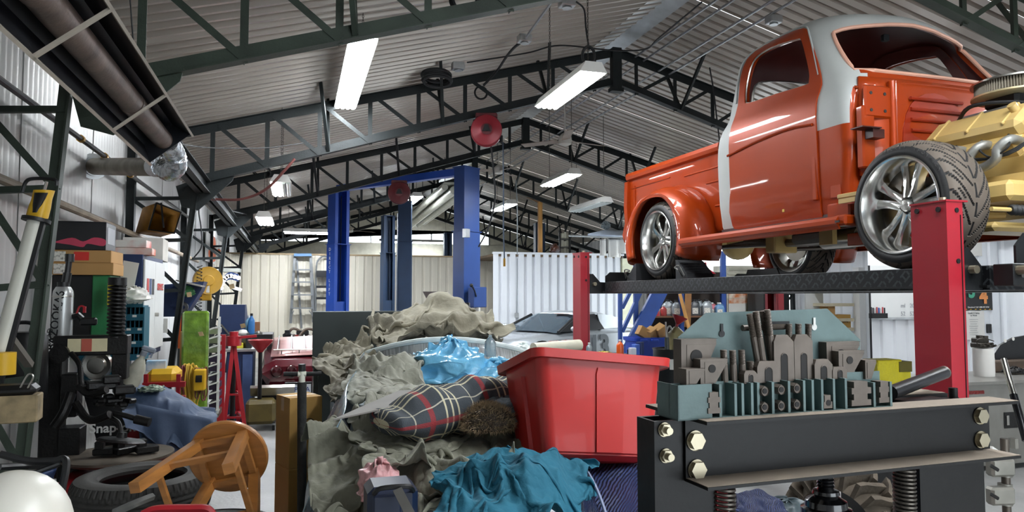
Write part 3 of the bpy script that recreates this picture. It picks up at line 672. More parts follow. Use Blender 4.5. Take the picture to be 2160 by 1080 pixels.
for lb, u, y, vt, ve in (('dark navy lift post in the middle, left one of the close pair', 817, 18.3, 457, 533), ('navy lift post right of the close pair, below the smaller reel', 853, 15.6, 426, 509)):
    p = P(u, 640, y=y); two_post(lb, p, P(u, vt, y=y).z, -1.35 if u < 830 else 1.35, blued, w=.31 if u < 830 else .30, ext_z=P(u, ve, y=y).z)
p = P(944, 560, y=20.8); two_post('short navy post top showing over the beige partition', p, P(944, 493, y=20.8).z, -1.6, blued, w=.24)
cable('grey hose running down the middle navy post', [P(838, 450, y=15.46), P(838, 520, y=15.45), P(836, 600, y=15.45), P(836, 660, y=15.45)], .012, cond)
# ================================================================== ORANGE PICKUP ON THE LIFT   (local x = inward from near tyre face, y = back from front axle, z = up from runway)
orange = M('copper_orange', '9c3607', .40, .15, var=.05, scale=2, coat=.55, spec=.2)
primer = M('grey_primer', 'b2b5b2', .55, var=.05, scale=4)
pinkp = M('pink_primer', 'd3a08a', .5, var=.06, scale=4)
maroon = M('cab_inside', '4a1a16', .45, var=.1)
cream = M('cream_engine_paint', 'c4a86a', .38, var=.10, scale=5, coat=.2)
chrome = M('polished_alloy', 'e6e6e3', .20, 1, var=.04)
chromeb = M('brushed_alloy', 'b9b7b0', .28, 1, var=.1)
tyrem = M('tyre_rubber', '1c1c1d', .62, var=.2, scale=9, bump=.05)
treadm = M('tyre_tread', '564d44', .7, var=.18, scale=9)
truck = T('pickup_truck', 'orange and grey-primer vintage pickup without hood or front fenders, raised on the lift', 'truck', T0 + V((0, 0, RWZ)), TANG)
CX = .90
# cab: stacked plan rings (height, front, rear, half width, corner radius, windscreen bow)
LV = [(.36, .56, 1.95, .700, .05, .0), (.42, .55, 1.97, .725, .06, .0), (.60, .53, 1.98, .742, .06, .0), (.80, .51, 1.985, .750, .065, .0), (.965, .505, 1.985, .757, .07, .0),
      (1.06, .50, 1.975, .762, .08, .0), (1.14, .495, 1.965, .758, .09, .0), (1.20, .49, 1.95, .748, .11, .01), (1.25, .495, 1.92, .735, .13, .03), (1.30, .53, 1.905, .722, .14, .06),
      (1.36, .57, 1.90, .712, .14, .085), (1.46, .65, 1.895, .695, .15, .12), (1.58, .735, 1.885, .675, .15, .14), (1.68, .80, 1.875, .655, .16, .15), (1.75, .845, 1.855, .635, .17, .155), (1.80, .88, 1.825, .605, .19, .15),
      (1.845, .92, 1.785, .56, .21, .14), (1.88, .97, 1.73, .50, .22, .08), (1.91, 1.05, 1.65, .41, .20, .06), (1.93, 1.15, 1.55, .29, .14, .03), (1.94, 1.27, 1.43, .14, .07, .0)]
def cabring(h, f, r, hw, rc, bow, off=0):
    hw += off; f -= off; r += off; L_ = r - f; pts = []
    base = rrect(2 * hw, L_, min(rc, L_ * .45, hw * .9), 5)          # starts +x side
    out = []
    for i, p in enumerate(base):
        q = base[(i + 1) % len(base)]; k = 24 if i % 6 == 5 else 1
        for j in range(k): out.append((p[0] + (q[0] - p[0]) * j / k, p[1] + (q[1] - p[1]) * j / k))
    for x, y in out:
        yy = (f + r) / 2 + y
        if y < 0: yy -= bow * max(0, 1 - (abs(x) / hw) ** 1.6) * min(1, -y / (L_ / 2)) ** 3
        pts.append(V((CX + x, yy, h)))
    return pts
def cab_mesh(off):
    m = MB(); rings = [cabring(*l, off=off) for l in LV]; n = len(rings[0])
    rings = [[p for p in r] for r in rings]; m.loft(rings); return m, n
def cutter(poly, axis, a, b_):
    m = MB()
    if axis == 'x': m.prism(poly, b_ - a, (a, 0, 0), (0, 1, 0), (0, 0, 1), (1, 0, 0))     # poly in (y,z)
    else: m.prism(poly, b_ - a, (0, a, 0), (1, 0, 0), (0, 0, 1), (0, 1, 0))               # poly in (x,z)
    o = m.build('cutter', orange, recenter=False); return o
def smoothpoly(p, n=4):
    q = bez([V((a, b_, 0)) for a, b_ in p] + [V((p[0][0], p[0][1], 0))], n); return [(v.x, v.y) for v in q[:-1]]
def boolean(o, c, op):
    md = o.modifiers.new('b', 'BOOLEAN'); md.operation = op; md.object = c; md.solver = 'EXACT'; bake(o)
def kill(o):
    me = o.data; bpy.data.objects.remove(o); bpy.data.meshes.remove(me)
def reshade(o, a=30):
    o.data.polygons.foreach_set('use_smooth', [True] * len(o.data.polygons)); o.data.set_sharp_from_angle(angle=math.radians(a))
win = smoothpoly([(.885, 1.335), (.90, 1.42), (1.02, 1.675), (1.10, 1.715), (1.3, 1.745), (1.50, 1.75), (1.60, 1.705), (1.635, 1.55), (1.625, 1.41), (1.57, 1.362), (1.25, 1.345), (.92, 1.322)], 3)
door = smoothpoly([(.79, .385), (.785, .6), (.78, .9), (.775, 1.18), (.755, 1.28), (.82, 1.45), (.955, 1.70), (1.05, 1.785), (1.3, 1.822), (1.53, 1.82), (1.67, 1.765), (1.72, 1.62), (1.705, 1.38), (1.745, 1.22), (1.765, 1.0), (1.775, .7), (1.775, .39), (1.3, .385)], 2)
wind = smoothpoly([(.26, 1.33), (.262, 1.42), (.30, 1.63), (.36, 1.685), (.60, 1.725), (.90, 1.745), (1.20, 1.725), (1.44, 1.685), (1.50, 1.63), (1.538, 1.42), (1.54, 1.33), (1.2, 1.315), (.9, 1.31), (.6, 1.315)], 3)
rwin = smoothpoly([(.42, 1.38), (.46, 1.60), (.60, 1.66), (.90, 1.675), (1.20, 1.66), (1.34, 1.60), (1.38, 1.38), (.9, 1.37)], 3)
m, n = cab_mesh(0); cab = m.build('cab_shell', [primer, maroon, orange], recenter=False)
for p in cab.data.polygons:
    c = p.center; 
    if (p.normal.y < -.85 and c.z < 1.27) or (p.normal.y < -.45 and 1.19 < c.z < 1.335 and abs(c.x - CX) < .60) or (c.z < .96 and c.y < .84): p.material_index = 2
    if p.normal.z < -.7 and c.z < .5: p.material_index = 1
sd_ = cab.modifiers.new('s', 'SOLIDIFY'); sd_.thickness = .028; sd_.offset = -1; sd_.material_offset = 1; bake(cab)
for p in cab.data.polygons:
    if p.material_index > 2: p.material_index = 1
me = cab.data; inner = [p for p in me.polygons]
ctr = V((CX, 1.2, 1.1))
for p in inner:
    if p.normal.dot(p.center - ctr) < 0: p.material_index = 1
for poly, ax, a, b2_ in ((win, 'x', -.5, 2.5), (wind, 'y', -.2, 1.10), (rwin, 'y', 1.6, 2.4)):
    c = cutter(poly, ax, a, b2_); boolean(cab, c, 'DIFFERENCE'); kill(c)
cab.parent = truck; reshade(cab)
for s_, nm in ((0, 'near'), (1, 'far')):
    m, n = cab_mesh(.010); d_ = m.build('door', [orange, maroon], recenter=False)
    sd_ = d_.modifiers.new('s', 'SOLIDIFY'); sd_.thickness = .045; sd_.offset = -1; bake(d_)
    for p in d_.data.polygons:
        if p.normal.dot(p.center - ctr) < 0: p.material_index = 1
    c = cutter(door, 'x', *((-.5, CX) if not s_ else (CX, 2.5))); boolean(d_, c, 'INTERSECT'); kill(c)
    c = cutter(win, 'x', -.5, 2.5); boolean(d_, c, 'DIFFERENCE'); kill(c)
    d_.parent = truck; reshade(d_)
    dr = d_
    sx = (lambda x: x) if not s_ else (lambda x: 2 * CX - x)
    # window bead
    pts = [V((sx(CX - .757 + .06 + max(0, z - 1.3) * .2), y, z)) for y, z in win]
    def side_x(z):
        for k in range(len(LV) - 1):
            if LV[k][0] <= z <= LV[k + 1][0]:
                q = (z - LV[k][0]) / (LV[k + 1][0] - LV[k][0]); return CX - (LV[k][3] + (LV[k + 1][3] - LV[k][3]) * q)
        return CX - .7
    m = MB(); m.tube([V((sx(side_x(z) + .004), y, z)) for y, z in win], .008, 6, closed=True); m.build('window_bead', chromeb if not s_ else orange, dr, local=True)
    if not s_:
        m = MB(); m.tube(bez([V((side_x(1.02) - .012, y, z)) for y, z in ((.81, 1.015), (1.05, 1.035), (1.4, 1.02), (1.78, .98))], 6), .010, 6); m.build('body_crease', orange, dr, local=True)
        m = MB(); m.b2((side_x(.7) - .014, .80, .50), (side_x(.7) + .01, .84, .98), bev=.006); m.build('edge_flute', orange, dr, local=True)
        m = MB(); m.box((side_x(.45) - .012, 1.16, .47), (.003, .022, .02)); m.build('tape_scrap', M('tape_yellow', 'd9b84a', .6), dr, local=True)
# windscreen lip
def front_y(x, z):
    for k in range(len(LV) - 1):
        if LV[k][0] <= z <= LV[k + 1][0]:
            q = (z - LV[k][0]) / (LV[k + 1][0] - LV[k][0]); g = [LV[k][j] + (LV[k + 1][j] - LV[k][j]) * q for j in range(6)]
            rr = cabring(*g); best = min((p for p in rr if p.y < 1.1), key=lambda p: abs(p.x - x)); return best.y
    return .8
m = MB(); m.tube([V((x, front_y(x, z) - .002, z)) for x, z in wind], .014, 8, closed=True); m.build('windscreen_lip', pinkp, cab, local=True)
m = MB(); m.tube([V((x, 1.86, z)) for x, z in rwin], .012, 6, closed=True); m.build('rear_window_bead', chromeb, cab, local=True)
# rain gutter
m = MB(); m.tube(bez([V((side_x(z) - .006, y, z)) for y, z in ((.80, 1.36), (.93, 1.66), (1.05, 1.80), (1.3, 1.838), (1.55, 1.835), (1.72, 1.76), (1.755, 1.6), (1.74, 1.4))], 5), .007, 6); m.build('drip_rail', primer, cab, local=True)
# cowl top and firewall
fw = MB(); fw.grid(9, 13, lambda a, b_: V((CX + (a - .5) * 1.36, .47 + .03 * (2 * a - 1) ** 4 - .04 * math.sin(b_ * math.pi) * (1 - (2 * a - 1) ** 4), .62 + b_ * .64)))
fwo = fw.build('firewall', orange, truck); md = fwo.modifiers.new('s', 'SOLIDIFY'); md.thickness = .02
m = MB(); m.grid(17, 7, lambda a, b_: V((CX + (a - .5) * (1.40 - .06 * b_), .44 + b_ * .13 + .05 * (2 * a - 1) ** 4 - .10 * b_ * 0, 1.24 + .075 * math.sin(b_ * math.pi / 2) - .05 * abs(2 * a - 1) ** 3))); co = m.build('cowl_top', orange, truck); md = co.modifiers.new('s', 'SOLIDIFY'); md.thickness = .015
m = MB(); m.box((.31, .435, 1.09), (.21, .03, .21), bev=.012); pl = m.build('hinge_plate', orange, fwo, local=True)
for a, b_ in ((.25, 1.14), (.36, 1.14), (.25, 1.03), (.36, 1.03)):
    m = MB(); m.cyl((a, .421, b_), (a, .417, b_), .011, n=10); m.build('bolt_hole', wire, fwo, local=True)
m = MB(); m.cyl((.43, .43, .70), (.43, .43, 1.23), .028, n=12); m.build('stiffener', orange, fwo, local=True)
m = MB(); m.box((.235, .455, .86), (.10, .06, .40), bev=.01); m.build('lower_plate', orange, fwo, local=True)
m = MB(); m.b2((.10, .34, .895), (.25, .44, .902)).b2((.20, .36, .84), (.29, .43, .895)); m.build('black_bracket', M('maroon_dark', '3a1512', .4), fwo, local=True)
m = MB(); m.prism([(0, -.22), (.09, -.22), (.09, -.03), (.045, .06), (0, -.03)], .04, (.20, .60, .72), (0, 1, 0), (0, 0, 1), (-1, 0, 0)); m.build('kick_bracket', orange, fwo, local=True)
m = MB(); m.b2((.15, .52, .36), (.30, .72, .46), bev=.01).b2((.15, .40, .44), (.24, .56, .50)); m.build('cab_corner', orange, fwo, local=True)
# tunnel recess with ribs
m = MB(); m.grid(14, 4, lambda a, b_: V((CX - .13 + .30 * -math.cos(a * math.pi) * (1 - .1 * b_), .455 - b_ * .03 + .10 * b_, .72 + .48 * math.sin(a * math.pi) ** .6)))
m.build('tunnel_flange', orange, fwo, local=True)
m = MB(); poly = [(CX - .13 + .28 * -math.cos(i / 12 * math.pi), .72 + .46 * math.sin(i / 12 * math.pi) ** .6) for i in range(13)]; m.prism(poly, .012, (0, .415, 0), (1, 0, 0), (0, 0, 1), (0, 1, 0)); m.build('tunnel_panel', M('orange_dark', '9a2f14', .3, .2, coat=.6), fwo, local=True)
for z in (1.13, 1.06, .99, .92): m = MB(); m.cyl((.56, .41, z), (1.0, .41, z), .012, n=8); m.build('tunnel_rib', M('orange_dark'), fwo, local=True)
# rear-view mirror mount block
m = MB(); m.box((CX, .93, 1.74), (.05, .04, .05), bev=.006); m.build('mirror_mount', wire, cab, local=True)
# ---------------------------------------------------------------- bed
for s_ in (0, 1):
    sx = (lambda x: x) if not s_ else (lambda x: 2 * CX - x)
    prof = [(.255, .40), (.235, .44), (.235, 1.03), (.225, 1.06), (.195, 1.075), (.185, 1.105), (.195, 1.14), (.225, 1.15), (.27, 1.145), (.28, 1.11), (.275, 1.06), (.275, .40)]
    m = MB(); m.prism([(sx(a), b_) for a, b_ in prof], 1.68, (0, 2.0, 0), (1, 0, 0), (0, 0, 1), (0, 1, 0)); bs = m.build('bed_side', orange, truck)
    m = MB(); m.prism([(sx(a), b_) for a, b_ in ((.19, .42), (.17, .50), (.20, .62), (.19, .80), (.20, 1.06), (.28, 1.06), (.28, .42))], .07, (0, 3.66, 0), (1, 0, 0), (0, 0, 1), (0, 1, 0)); m.build('tail_post', orange, bs, local=True)
    for z, y0, y1 in ((.83, 2.02, 2.25), (.95, 2.02, 2.6), (.62, 2.02, 2.12), (.98, 2.85, 3.6)):
        m = MB(); m.box((sx(.233), (y0 + y1) / 2, z), (.012, y1 - y0, .014), bev=.004); m.build('pressed_rib', orange, bs, local=True)
    m = MB(); m.b2((sx(.226), 3.2, .98), (sx(.236), 3.64, .985)).b2((sx(.226), 3.55, .7), (sx(.236), 3.56, 1.0)); m.build('panel_edge', orange, bs, local=True)
    # fender
    def sec(a):
        th = math.radians(-20 + 220 * a); c, s2 = math.cos(th), math.sin(th)
        ro = .50 + .13 * abs(c) ** 2.2; ri = .405 + .02 * abs(c)
        pts = [(.30, ro), (.20, ro + .002), (.10, ro - .008), (.04, ro - .03), (.0, ro - .065), (-.022, ro - .10), (-.028, (ro + ri) / 2 - .02), (-.024, ri + .012), (-.015, ri), (.0, ri - .004), (.02, ri + .002)]
        return [V((sx(t), 2.75 + c * r, .366 + s2 * r)) for t, r in pts]
    k = 44; rings = [sec(i / k) for i in range(k + 1)]
    m = MB(); m.loft(rings, cap=False, closed=False); fo = m.build('rear_fender', orange, truck, sharp=60); md = fo.modifiers.new('s', 'SOLIDIFY'); md.thickness = .006; md.offset = 0
    m = MB(); m.tube(bez([V((sx(.235), 2.75 + math.cos(math.radians(q)) * .515, .375 + math.sin(math.radians(q)) * .50)) for q in range(10, 172, 20)], 3), .010, 6); m.build('fender_welt', orange, fo, local=True)
    # running board
    prof = [(-.03, .285), (-.045, .30), (-.045, .325), (-.03, .345), (.0, .352), (.24, .352), (.24, .335), (.0, .325), (-.02, .285), (-.01, .27), (-.025, .265)]
    m = MB(); m.prism([(sx(a), b_) for a, b_ in prof], 1.84, (0, .42, 0), (1, 0, 0), (0, 0, 1), (0, 1, 0)); rb_ = m.build('running_board', orange, truck)
    m = MB(); m.b2((sx(-.03), .36, .285), (sx(.22), .46, .352), bev=.012); m.build('board_end', orange, rb_, local=True)
    m = MB(); m.b2((sx(-.047), .395, .305), (sx(-.04), .43, .318)); m.build('end_slot', wire, rb_, local=True)
    m = MB(); m.b2((sx(.18), .50, .352), (sx(.24), 1.95, .40)); m.build('sill', M('maroon_dark'), rb_, local=True)
m = MB(); m.b2((.27, 2.02, .50), (1.53, 3.68, .53)); m.build('bed_floor', maroon, truck)
m = MB(); m.b2((.27, 2.0, .45), (1.53, 2.02, 1.08)); m.build('bed_front', orange, truck)
m = MB(); m.b2((.27, 3.66, .45), (1.53, 3.70, 1.08), bev=.008); m.build('tailgate', orange, truck)
m = MB(); m.b2((.28, 3.74, .40), (.42, 3.78, .62)); m.build('tail_panel', black, truck)
# ---------------------------------------------------------------- wheels
GR = {}
def make_wheel(name, front):
    R0, Wd, ri = .366, .29, .270
    t = bpy.data.objects.new(name, None); COL.objects.link(t); t.parent = truck
    # tread with V grooves (radius field)
    def tread(a, b_):
        th = a * 2 * math.pi; w = (b_ - .5) * 2; aw = abs(w)
        r = R0 - .028 * aw ** 4 - .012 * aw ** 10
        ph = (th * 22 / (2 * math.pi) + (2.1 * aw ** 1.25 + (.5 if w < 0 else 0))) % 1
        g = 0
        if .10 < aw < .99 and ph < .13: g = 1
        if aw < .05 and ((th * 22 / (2 * math.pi)) % 1) > .25: g = 1
        ph2 = (th * 22 / (2 * math.pi) + 2.1 * aw ** 1.25 + .52 + (.5 if w < 0 else 0)) % 1
        if .5 < aw < .8 and ph2 < .10: g = .8
        r -= .013 * g; GR[(round(a * 720), round(b_ * 40))] = g
        return V((Wd * .5 + w * Wd * .47, r * math.cos(th), r * math.sin(th)))
    m = MB(); GR.clear(); m.grid(720, 41, tread, cu=True); m.mi = [1 if min(GR.get((i, j), 0), GR.get(((i + 1) % 720, j), 0)) > .5 or GR.get((i, j + 1), 0) > .5 else 0 for i in range(720) for j in range(40)]; tr_ = m.build('tyre_tread', [treadm, tyrem], t, local=True, fix=False, sharp=40)  # groove faces coloured black to deepen groove shade; tops keep dusty tan
    m = MB()
    sw = [(.012, R0 - .036), (.003, R0 - .050), (-.003, R0 - .065), (-.002, ri + .022), (.006, ri + .004), (.02, ri - .004)]
    full = [(r, x) for x, r in sw][::-1]; m.lathe(full, 96, (0, 0, 0), (1, 0, 0))
    m.lathe([(r, Wd - x) for x, r in sw], 96, (0, 0, 0), (1, 0, 0)); m.build('tyre_sidewall', tyrem, t, local=True, sharp=50)
    m = MB(); m.lathe([(ri + .004, .004), (ri + .007, -.004), (ri, -.008), (ri - .010, -.004), (ri - .016, .01), (ri - .03, .05), (ri - .034, .10), (ri - .036, .13)], 72, ax=(1, 0, 0)); m.build('rim_lip', chrome, t, local=True, sharp=45)
    m = MB(); m.lathe([(ri - .036, .13), (ri - .045, .16), (ri - .04, .26), (ri - .01, .285), (ri + .004, .288)], 64, ax=(1, 0, 0)); m.build('rim_barrel', chromeb, t, local=True)
    m = MB(); m.cyl((.20, 0, 0), (.215, 0, 0), .165, n=40); dsc = m.build('brake_disc', M('brake_steel', '8f8a80', .35, .8), t, local=True)
    m = MB(); m.box((.205, .10, .06), (.07, .08, .16), bev=.01); m.build('brake_caliper', cream, t, local=True)
    m = MB(); m.lathe([(.0, .045), (.028, .048), (.036, .06), (.040, .085), (.062, .095), (.064, .13), (.0, .13)], 32, ax=(1, 0, 0)); m.build('hub', chrome, t, local=True)
    for i in range(5):
        a = 2 * math.pi * i / 5 + 1.62
        m = MB(); ca, sa = math.cos(a), math.sin(a)
        def pt(r, o, x): return V((x, r * ca - o * sa, r * sa + o * ca))
        for sg in (-1, 1):
            rings = []
            for r, o, w_, x, dp in ((.045, .015, .030, .078, .05), (.09, .024, .023, .088, .05), (.15, .032, .022, .093, .05), (.20, .044, .025, .097, .055), (.242, .060, .034, .097, .07)):
                o *= sg; rings.append([pt(r, o - w_, x), pt(r, o - w_ * .5, x - .008), pt(r, o + w_ * .5, x - .008), pt(r, o + w_, x), pt(r, o + w_, x + dp), pt(r, o - w_, x + dp)])
            m.loft(rings)
        m.build('spoke', chrome, t, local=True)
    return t
wf = make_wheel('front_wheel', True); wf.location = (0, 0, .366)
wr = copy_tree(wf, truck); wr.name = 'rear_wheel'; wr.location = (.02, 2.75, .366); wr.rotation_euler = (.35, 0, 0)
wl = copy_tree(wf, truck); wl.name = 'rear_wheel'; wl.location = (2 * CX - .02, 2.75, .366); wl.rotation_euler = (0, 0, math.pi)
wl = copy_tree(wf, truck); wl.name = 'front_wheel'; wl.location = (2 * CX, 0, .366); wl.rotation_euler = (0, 0, math.pi)
swt = M('sidewall_letter', '3f3e3d', .6)
for i, ch in enumerate('MICKEY THOMPSON'):
    a = math.radians(105 - i * 5.2 - (3 if i > 6 else 0)); r = .318
    if ch != ' ': text(ch, .024, swt, wf, (-.0035, -r * math.cos(a), r * math.sin(a)), (0, -math.sin(a), -math.cos(a)), (0, -math.cos(a), math.sin(a)))
# ---------------------------------------------------------------- chassis and drivetrain
for x in (.52, 1.28):
    m = MB(); m.prism([(-.70, .40), (-.70, .52), (.1, .52), (.5, .46), (1.9, .44), (2.3, .55), (3.1, .58), (3.6, .50), (3.6, .42), (3.1, .48), (2.3, .45), (1.9, .34), (.5, .34), (.1, .40)], .06, (x - .03, 0, 0), (0, 1, 0), (0, 0, 1), (1, 0, 0)); m.build('frame_rail', cream, truck)
m = MB(); m.b2((.34, -.40, .36), (1.46, -.18, .47), bev=.025); m.build('front_crossmember', cream, truck)
m = MB(); m.b2((.30, -.34, .20), (1.5, -.10, .25), bev=.02); m.build('lower_crossmember', cream, truck)
pts = [V((.33 + .016 * i, -.40, .305)) for i in range(14)]
m = MB(); m.tube(pts, [.030 if i % 2 else .022 for i in range(14)], 14); m.build('rack_boot', wire, truck)
m = MB(); m.cyl((.55, -.40, .305), (.95, -.40, .305), .035, n=14).cyl((.20, -.40, .305), (.36, -.40, .305), .012, n=8).box((.62, -.42, .31), (.10, .08, .10), bev=.01); m.build('steering_rack', cream, truck)
for x, y in ((.60, -.46), (.70, -.45)): m = MB(); m.cyl((x, y, .29), (x, y - .05, .29), .022, n=12); m.build('rack_fitting', chromeb, truck)
for z, y in ((.30, .0), (.47, .05)): m = MB(); m.tube([(.18, y - .02, z), (.35, y + .10, z), (.52, y + .18, z)], .02, 8).tube([(.18, y - .02, z), (.35, y - .16, z), (.52, y - .22, z)], .02, 8); m.build('control_arm', cream, truck)
m = MB(); m.b2((.08, .55, .47), (.16, .38, .50), bev=.006).b2((.085, .54, .44), (.10, .38, .49)); m.build('cream_stay', cream, truck)
m = MB(); m.cyl((.30, .05, .35), (.34, .02, .72), .035, n=12); m.build('shock_absorber', M('shock_black', '1f1f20', .4), truck)
m = MB(); m.b2((.22, .30, .18), (.34, .62, .26), bev=.004); m.build('orange_crossbar', orange, truck)
# V8
m = MB(); m.loft([[V((CX + a * w_, y, z)) for a, z in ((-1, .62), (-.75, .78), (-.35, .90), (.35, .90), (.75, .78), (1, .62), (.8, .42), (-.8, .42))] for y, w_ in ((-.48, .30), (-.40, .34), (.28, .34), (.36, .28))]); m.build('engine_block', cream, truck)
m = MB(); m.b2((CX - .16, -.42, .30), (CX + .16, .2, .44), bev=.04); m.build('oil_pan', cream, truck)
for s_ in (-1, 1):
    R_ = Matrix.Rotation(s_ * .75, 3, 'Y'); c = V((CX + s_ * .29, -.02, .83))
    m = MB(); m.box(c, (.21, .62, .12), R_, bev=.03); vc = m.build('valve_cover', cream, truck)
    m = MB(); m.box(c - R_ @ V((0, 0, .055)), (.235, .65, .02), R_, bev=.004); m.build('cover_flange', cream, vc, local=True)
    for y in (-.22, 0, .22): m = MB(); m.box(c + R_ @ V((0, y, .058)), (.19, .018, .018), R_, bev=.004); m.build('cover_rib', cream, vc, local=True)
    m = MB(); m.cyl(c + R_ @ V((.02, -.24, .05)), c + R_ @ V((.02, -.24, .10)), .025, n=12); m.build('filler_cap', cream, vc, local=True)
    m = MB(); m.box(V((CX + s_ * .30, -.02, .70)), (.16, .58, .14), Matrix.Rotation(s_ * .75, 3, 'Y'), bev=.02); m.build('cylinder_head', cream, truck)
m = MB(); m.b2((CX - .15, -.35, .86), (CX + .15, .25, .98), bev=.03); m.build('intake_manifold', M('cast_alloy', '8d8f8c', .45, .6, bump=.2), truck)
m = MB(); m.b2((CX - .11, -.12, .98), (CX + .11, .10, 1.06), bev=.02); m.build('carburettor', wire, truck)
ac = T('air', None, None); ac.name = 'air_cleaner'; ac.parent = truck; ac.location = (CX + .02, -.03, 1.045)
m = MB(); m.lathe([(0, 0), (.235, 0), (.245, .006), (.245, .016), (.225, .018)], 56); m.build('base_pan', M('pale_gold', 'cdbf98', .35, .5), ac, local=True)
m = MB(); m.lathe([(0, .105), (.05, .112), (.22, .104), (.246, .096), (.246, .086), (.225, .086)], 56); m.build('lid', chromeb, ac, local=True)
m = MB(); N_ = 96
m.loft([[V(((.225 if i % 2 else .208) * math.cos(i * math.pi / N_), (.225 if i % 2 else .208) * math.sin(i * math.pi / N_), z)) for i in range(2 * N_)] for z in (.017, .088)], cap=False); m.build('pleated_filter', M('filter_paper', '8d8475', .7), ac, local=True, sharp=10)
hd = M('header_coat', '8f8f8a', .45, .5, bump=.1)
for i, y in enumerate((-.30, -.14, .02, .18)):
    m = MB(); m.tube(bez([(CX - .33, y, .70), (CX - .43, y - .01, .705), (CX - .47, y + .03, .66), (CX - .46, y + .10, .58), (CX - .42, .28 + .02 * i, .50)], 6), .026, 12); m.build('header_pipe', hd, truck)
for i, y in enumerate((-.28, -.12, .04, .2)):
    m = MB(); m.tube(bez([(CX - .40, y, .74), (CX - .47, y - .05, .66), (CX - .45, -.25 - .02 * i, .62), (CX - .30, -.44, .75 + .02 * i), (CX - .05, -.42, .96)], 6), .006, 6); m.build('plug_lead', wire, truck)
m = MB(); m.tube(bez([(CX - .2, .2, .93), (CX - .3, .0, .98), (CX - .22, -.3, .92), (CX - .28, -.5, .75)], 6), .012, 8); m.build('vacuum_hose', wire, truck)
m = MB(); m.lathe([(.05, 0), (.10, .0), (.10, .03), (.03, .03)], 24, (CX, -.52, .62), (0, -1, 0)).lathe([(.04, 0), (.08, .0), (.08, .03), (.03, .03)], 24, (CX, -.52, .85), (0, -1, 0)); m.build('pulleys', cream, truck)
m = MB(); m.cyl((CX, .34, .55), (CX, .62, .52), .17, .12, n=20).cyl((CX, .62, .52), (CX, 1.1, .50), .11, .08, n=16); m.build('gearbox', cream, truck)
m = MB(); m.cyl((CX, 1.1, .5), (CX, 2.6, .42), .04, n=12); m.build('drive_shaft', M('raw_steel', '77716a', .4, .7), truck)
m = MB(); m.cyl((.33, 2.75, .366), (1.47, 2.75, .366), .045, n=12).ell((CX, 2.75, .37), (.16, .17, .17)); m.build('rear_axle', cream, truck)
for x in (.48, .62, 1.2, 1.32): m = MB(); m.cyl((x, 1.72, .27 if x in (.48, 1.32) else .36), (x, 2.66, .30), .018, n=8); m.build('link_bar', M('raw_steel'), truck)
m = MB(); m.b2((.44, 1.62, .20), (.66, 1.74, .40), bev=.01); m.build('link_bracket', cream, truck)
m = MB(); m.b2((.40, 1.05, .24), (.60, 1.40, .34), bev=.03); m.build('fuel_box', M('raw_steel'), truck)
m = MB(); m.tube(bez([(.5, .3, .4), (.55, .8, .28), (.56, 1.5, .27), (.6, 2.2, .33)], 6), .032, 10); m.build('exhaust_pipe', M('raw_steel'), truck)
m = MB(); m.cyl((.56, .85, .27), (.56, 1.2, .27), .07, n=16); m.build('muffler', chromeb, truck)
m = MB(); m.b2((.40, .95, .22), (.44, 1.08, .42)).b2((.40, .95, .38), (.56, 1.08, .42)); m.build('mount_bracket', cream, truck)
# ================================================================== PRESS WITH CLAMPING KIT
pblk = M('press_black', '0c0b0b', .45, .0, var=.35, scale=5, bump=.03, spec=.3)
dust = M('dusty_steel', '7d7164', .8, .0, var=.2, scale=7)
pl_, pr_ = P(1465, 896, d=1.63), P(2112, 846, d=1.95)
PA = math.atan2(pr_.y - pl_.y, pr_.x - pl_.x); PLn = math.hypot(pr_.x - pl_.x, pr_.y - pl_.y); PT = (pl_.z + pr_.z) / 2; PH = .153; FW = .095
press = T('shop_press', 'black steel shop press with bolted channel beams and coil springs', 'press', (pl_.x, pl_.y, 0), PA)
PM = Matrix.Translation((pl_.x, pl_.y, 0)) @ Matrix.Rotation(PA, 4, 'Z'); PI_ = PM.inverted()
def K(u, v, dep):
    """press-local point seen at (u,v) on the local plane y = dep"""
    o = PI_ @ EYE; r = PI_.to_3x3() @ (P(u, v, d=1) - EYE); k = (dep - o.y) / r.y; return o + r * k
def channel(y0, sgn, x0, x1, nm):
    fw_, th = FW, .007
    m = MB(); pr = [(0, 0), (fw_, 0), (fw_, th), (th, th), (th, PH - th), (fw_, PH - th), (fw_, PH), (0, PH)]
    m.prism([(y0 + sgn * (fw_ - a), b_) for a, b_ in pr], x1 - x0, (x0, 0, PT - PH), (0, 1, 0), (0, 0, 1), (1, 0, 0)); o = m.build(nm, pblk, press)
    for z in (PT + .0006, PT - PH + th + .0006):
        m = MB(); ya, yb_ = sorted((y0 + sgn * .001, y0 + sgn * (fw_ - .008))); m.b2((x0, ya, z), (x1, yb_, z + .0012)); m.build('dust_layer', dust, o, local=True)
    return o
cf = channel(0, 1, K(1443, 960, FW).x, K(2082, 900, FW).x, 'front_channel')
cr = channel(FW * 2 + .09, -1, K(1362, 862, FW * 2 + .09).x, PLn + .03, 'rear_channel'); 
cr.location.y = 0
for x0, x1 in ((K(1382, 1000, FW).x, K(1530, 1040, FW).x), (K(1942, 1020, FW).x, K(2078, 1020, FW).x)):
    m = MB(); th = .007
    m.prism([(x0, FW + .002), (x1, FW + .002), (x1, FW + .014), (x0 + th, FW + .014), (x0 + th, FW + .072), (x1, FW + .072), (x1, FW + .084), (x0, FW + .084)], PT - .01, (0, 0, 0), (1, 0, 0), (0, 1, 0), (0, 0, 1)); m.build('upright', pblk, press)
    m = MB(); m.b2((x0 - .05, -.25, 0), (x1 + .05, .45, .03)); m.build('foot', pblk, press)
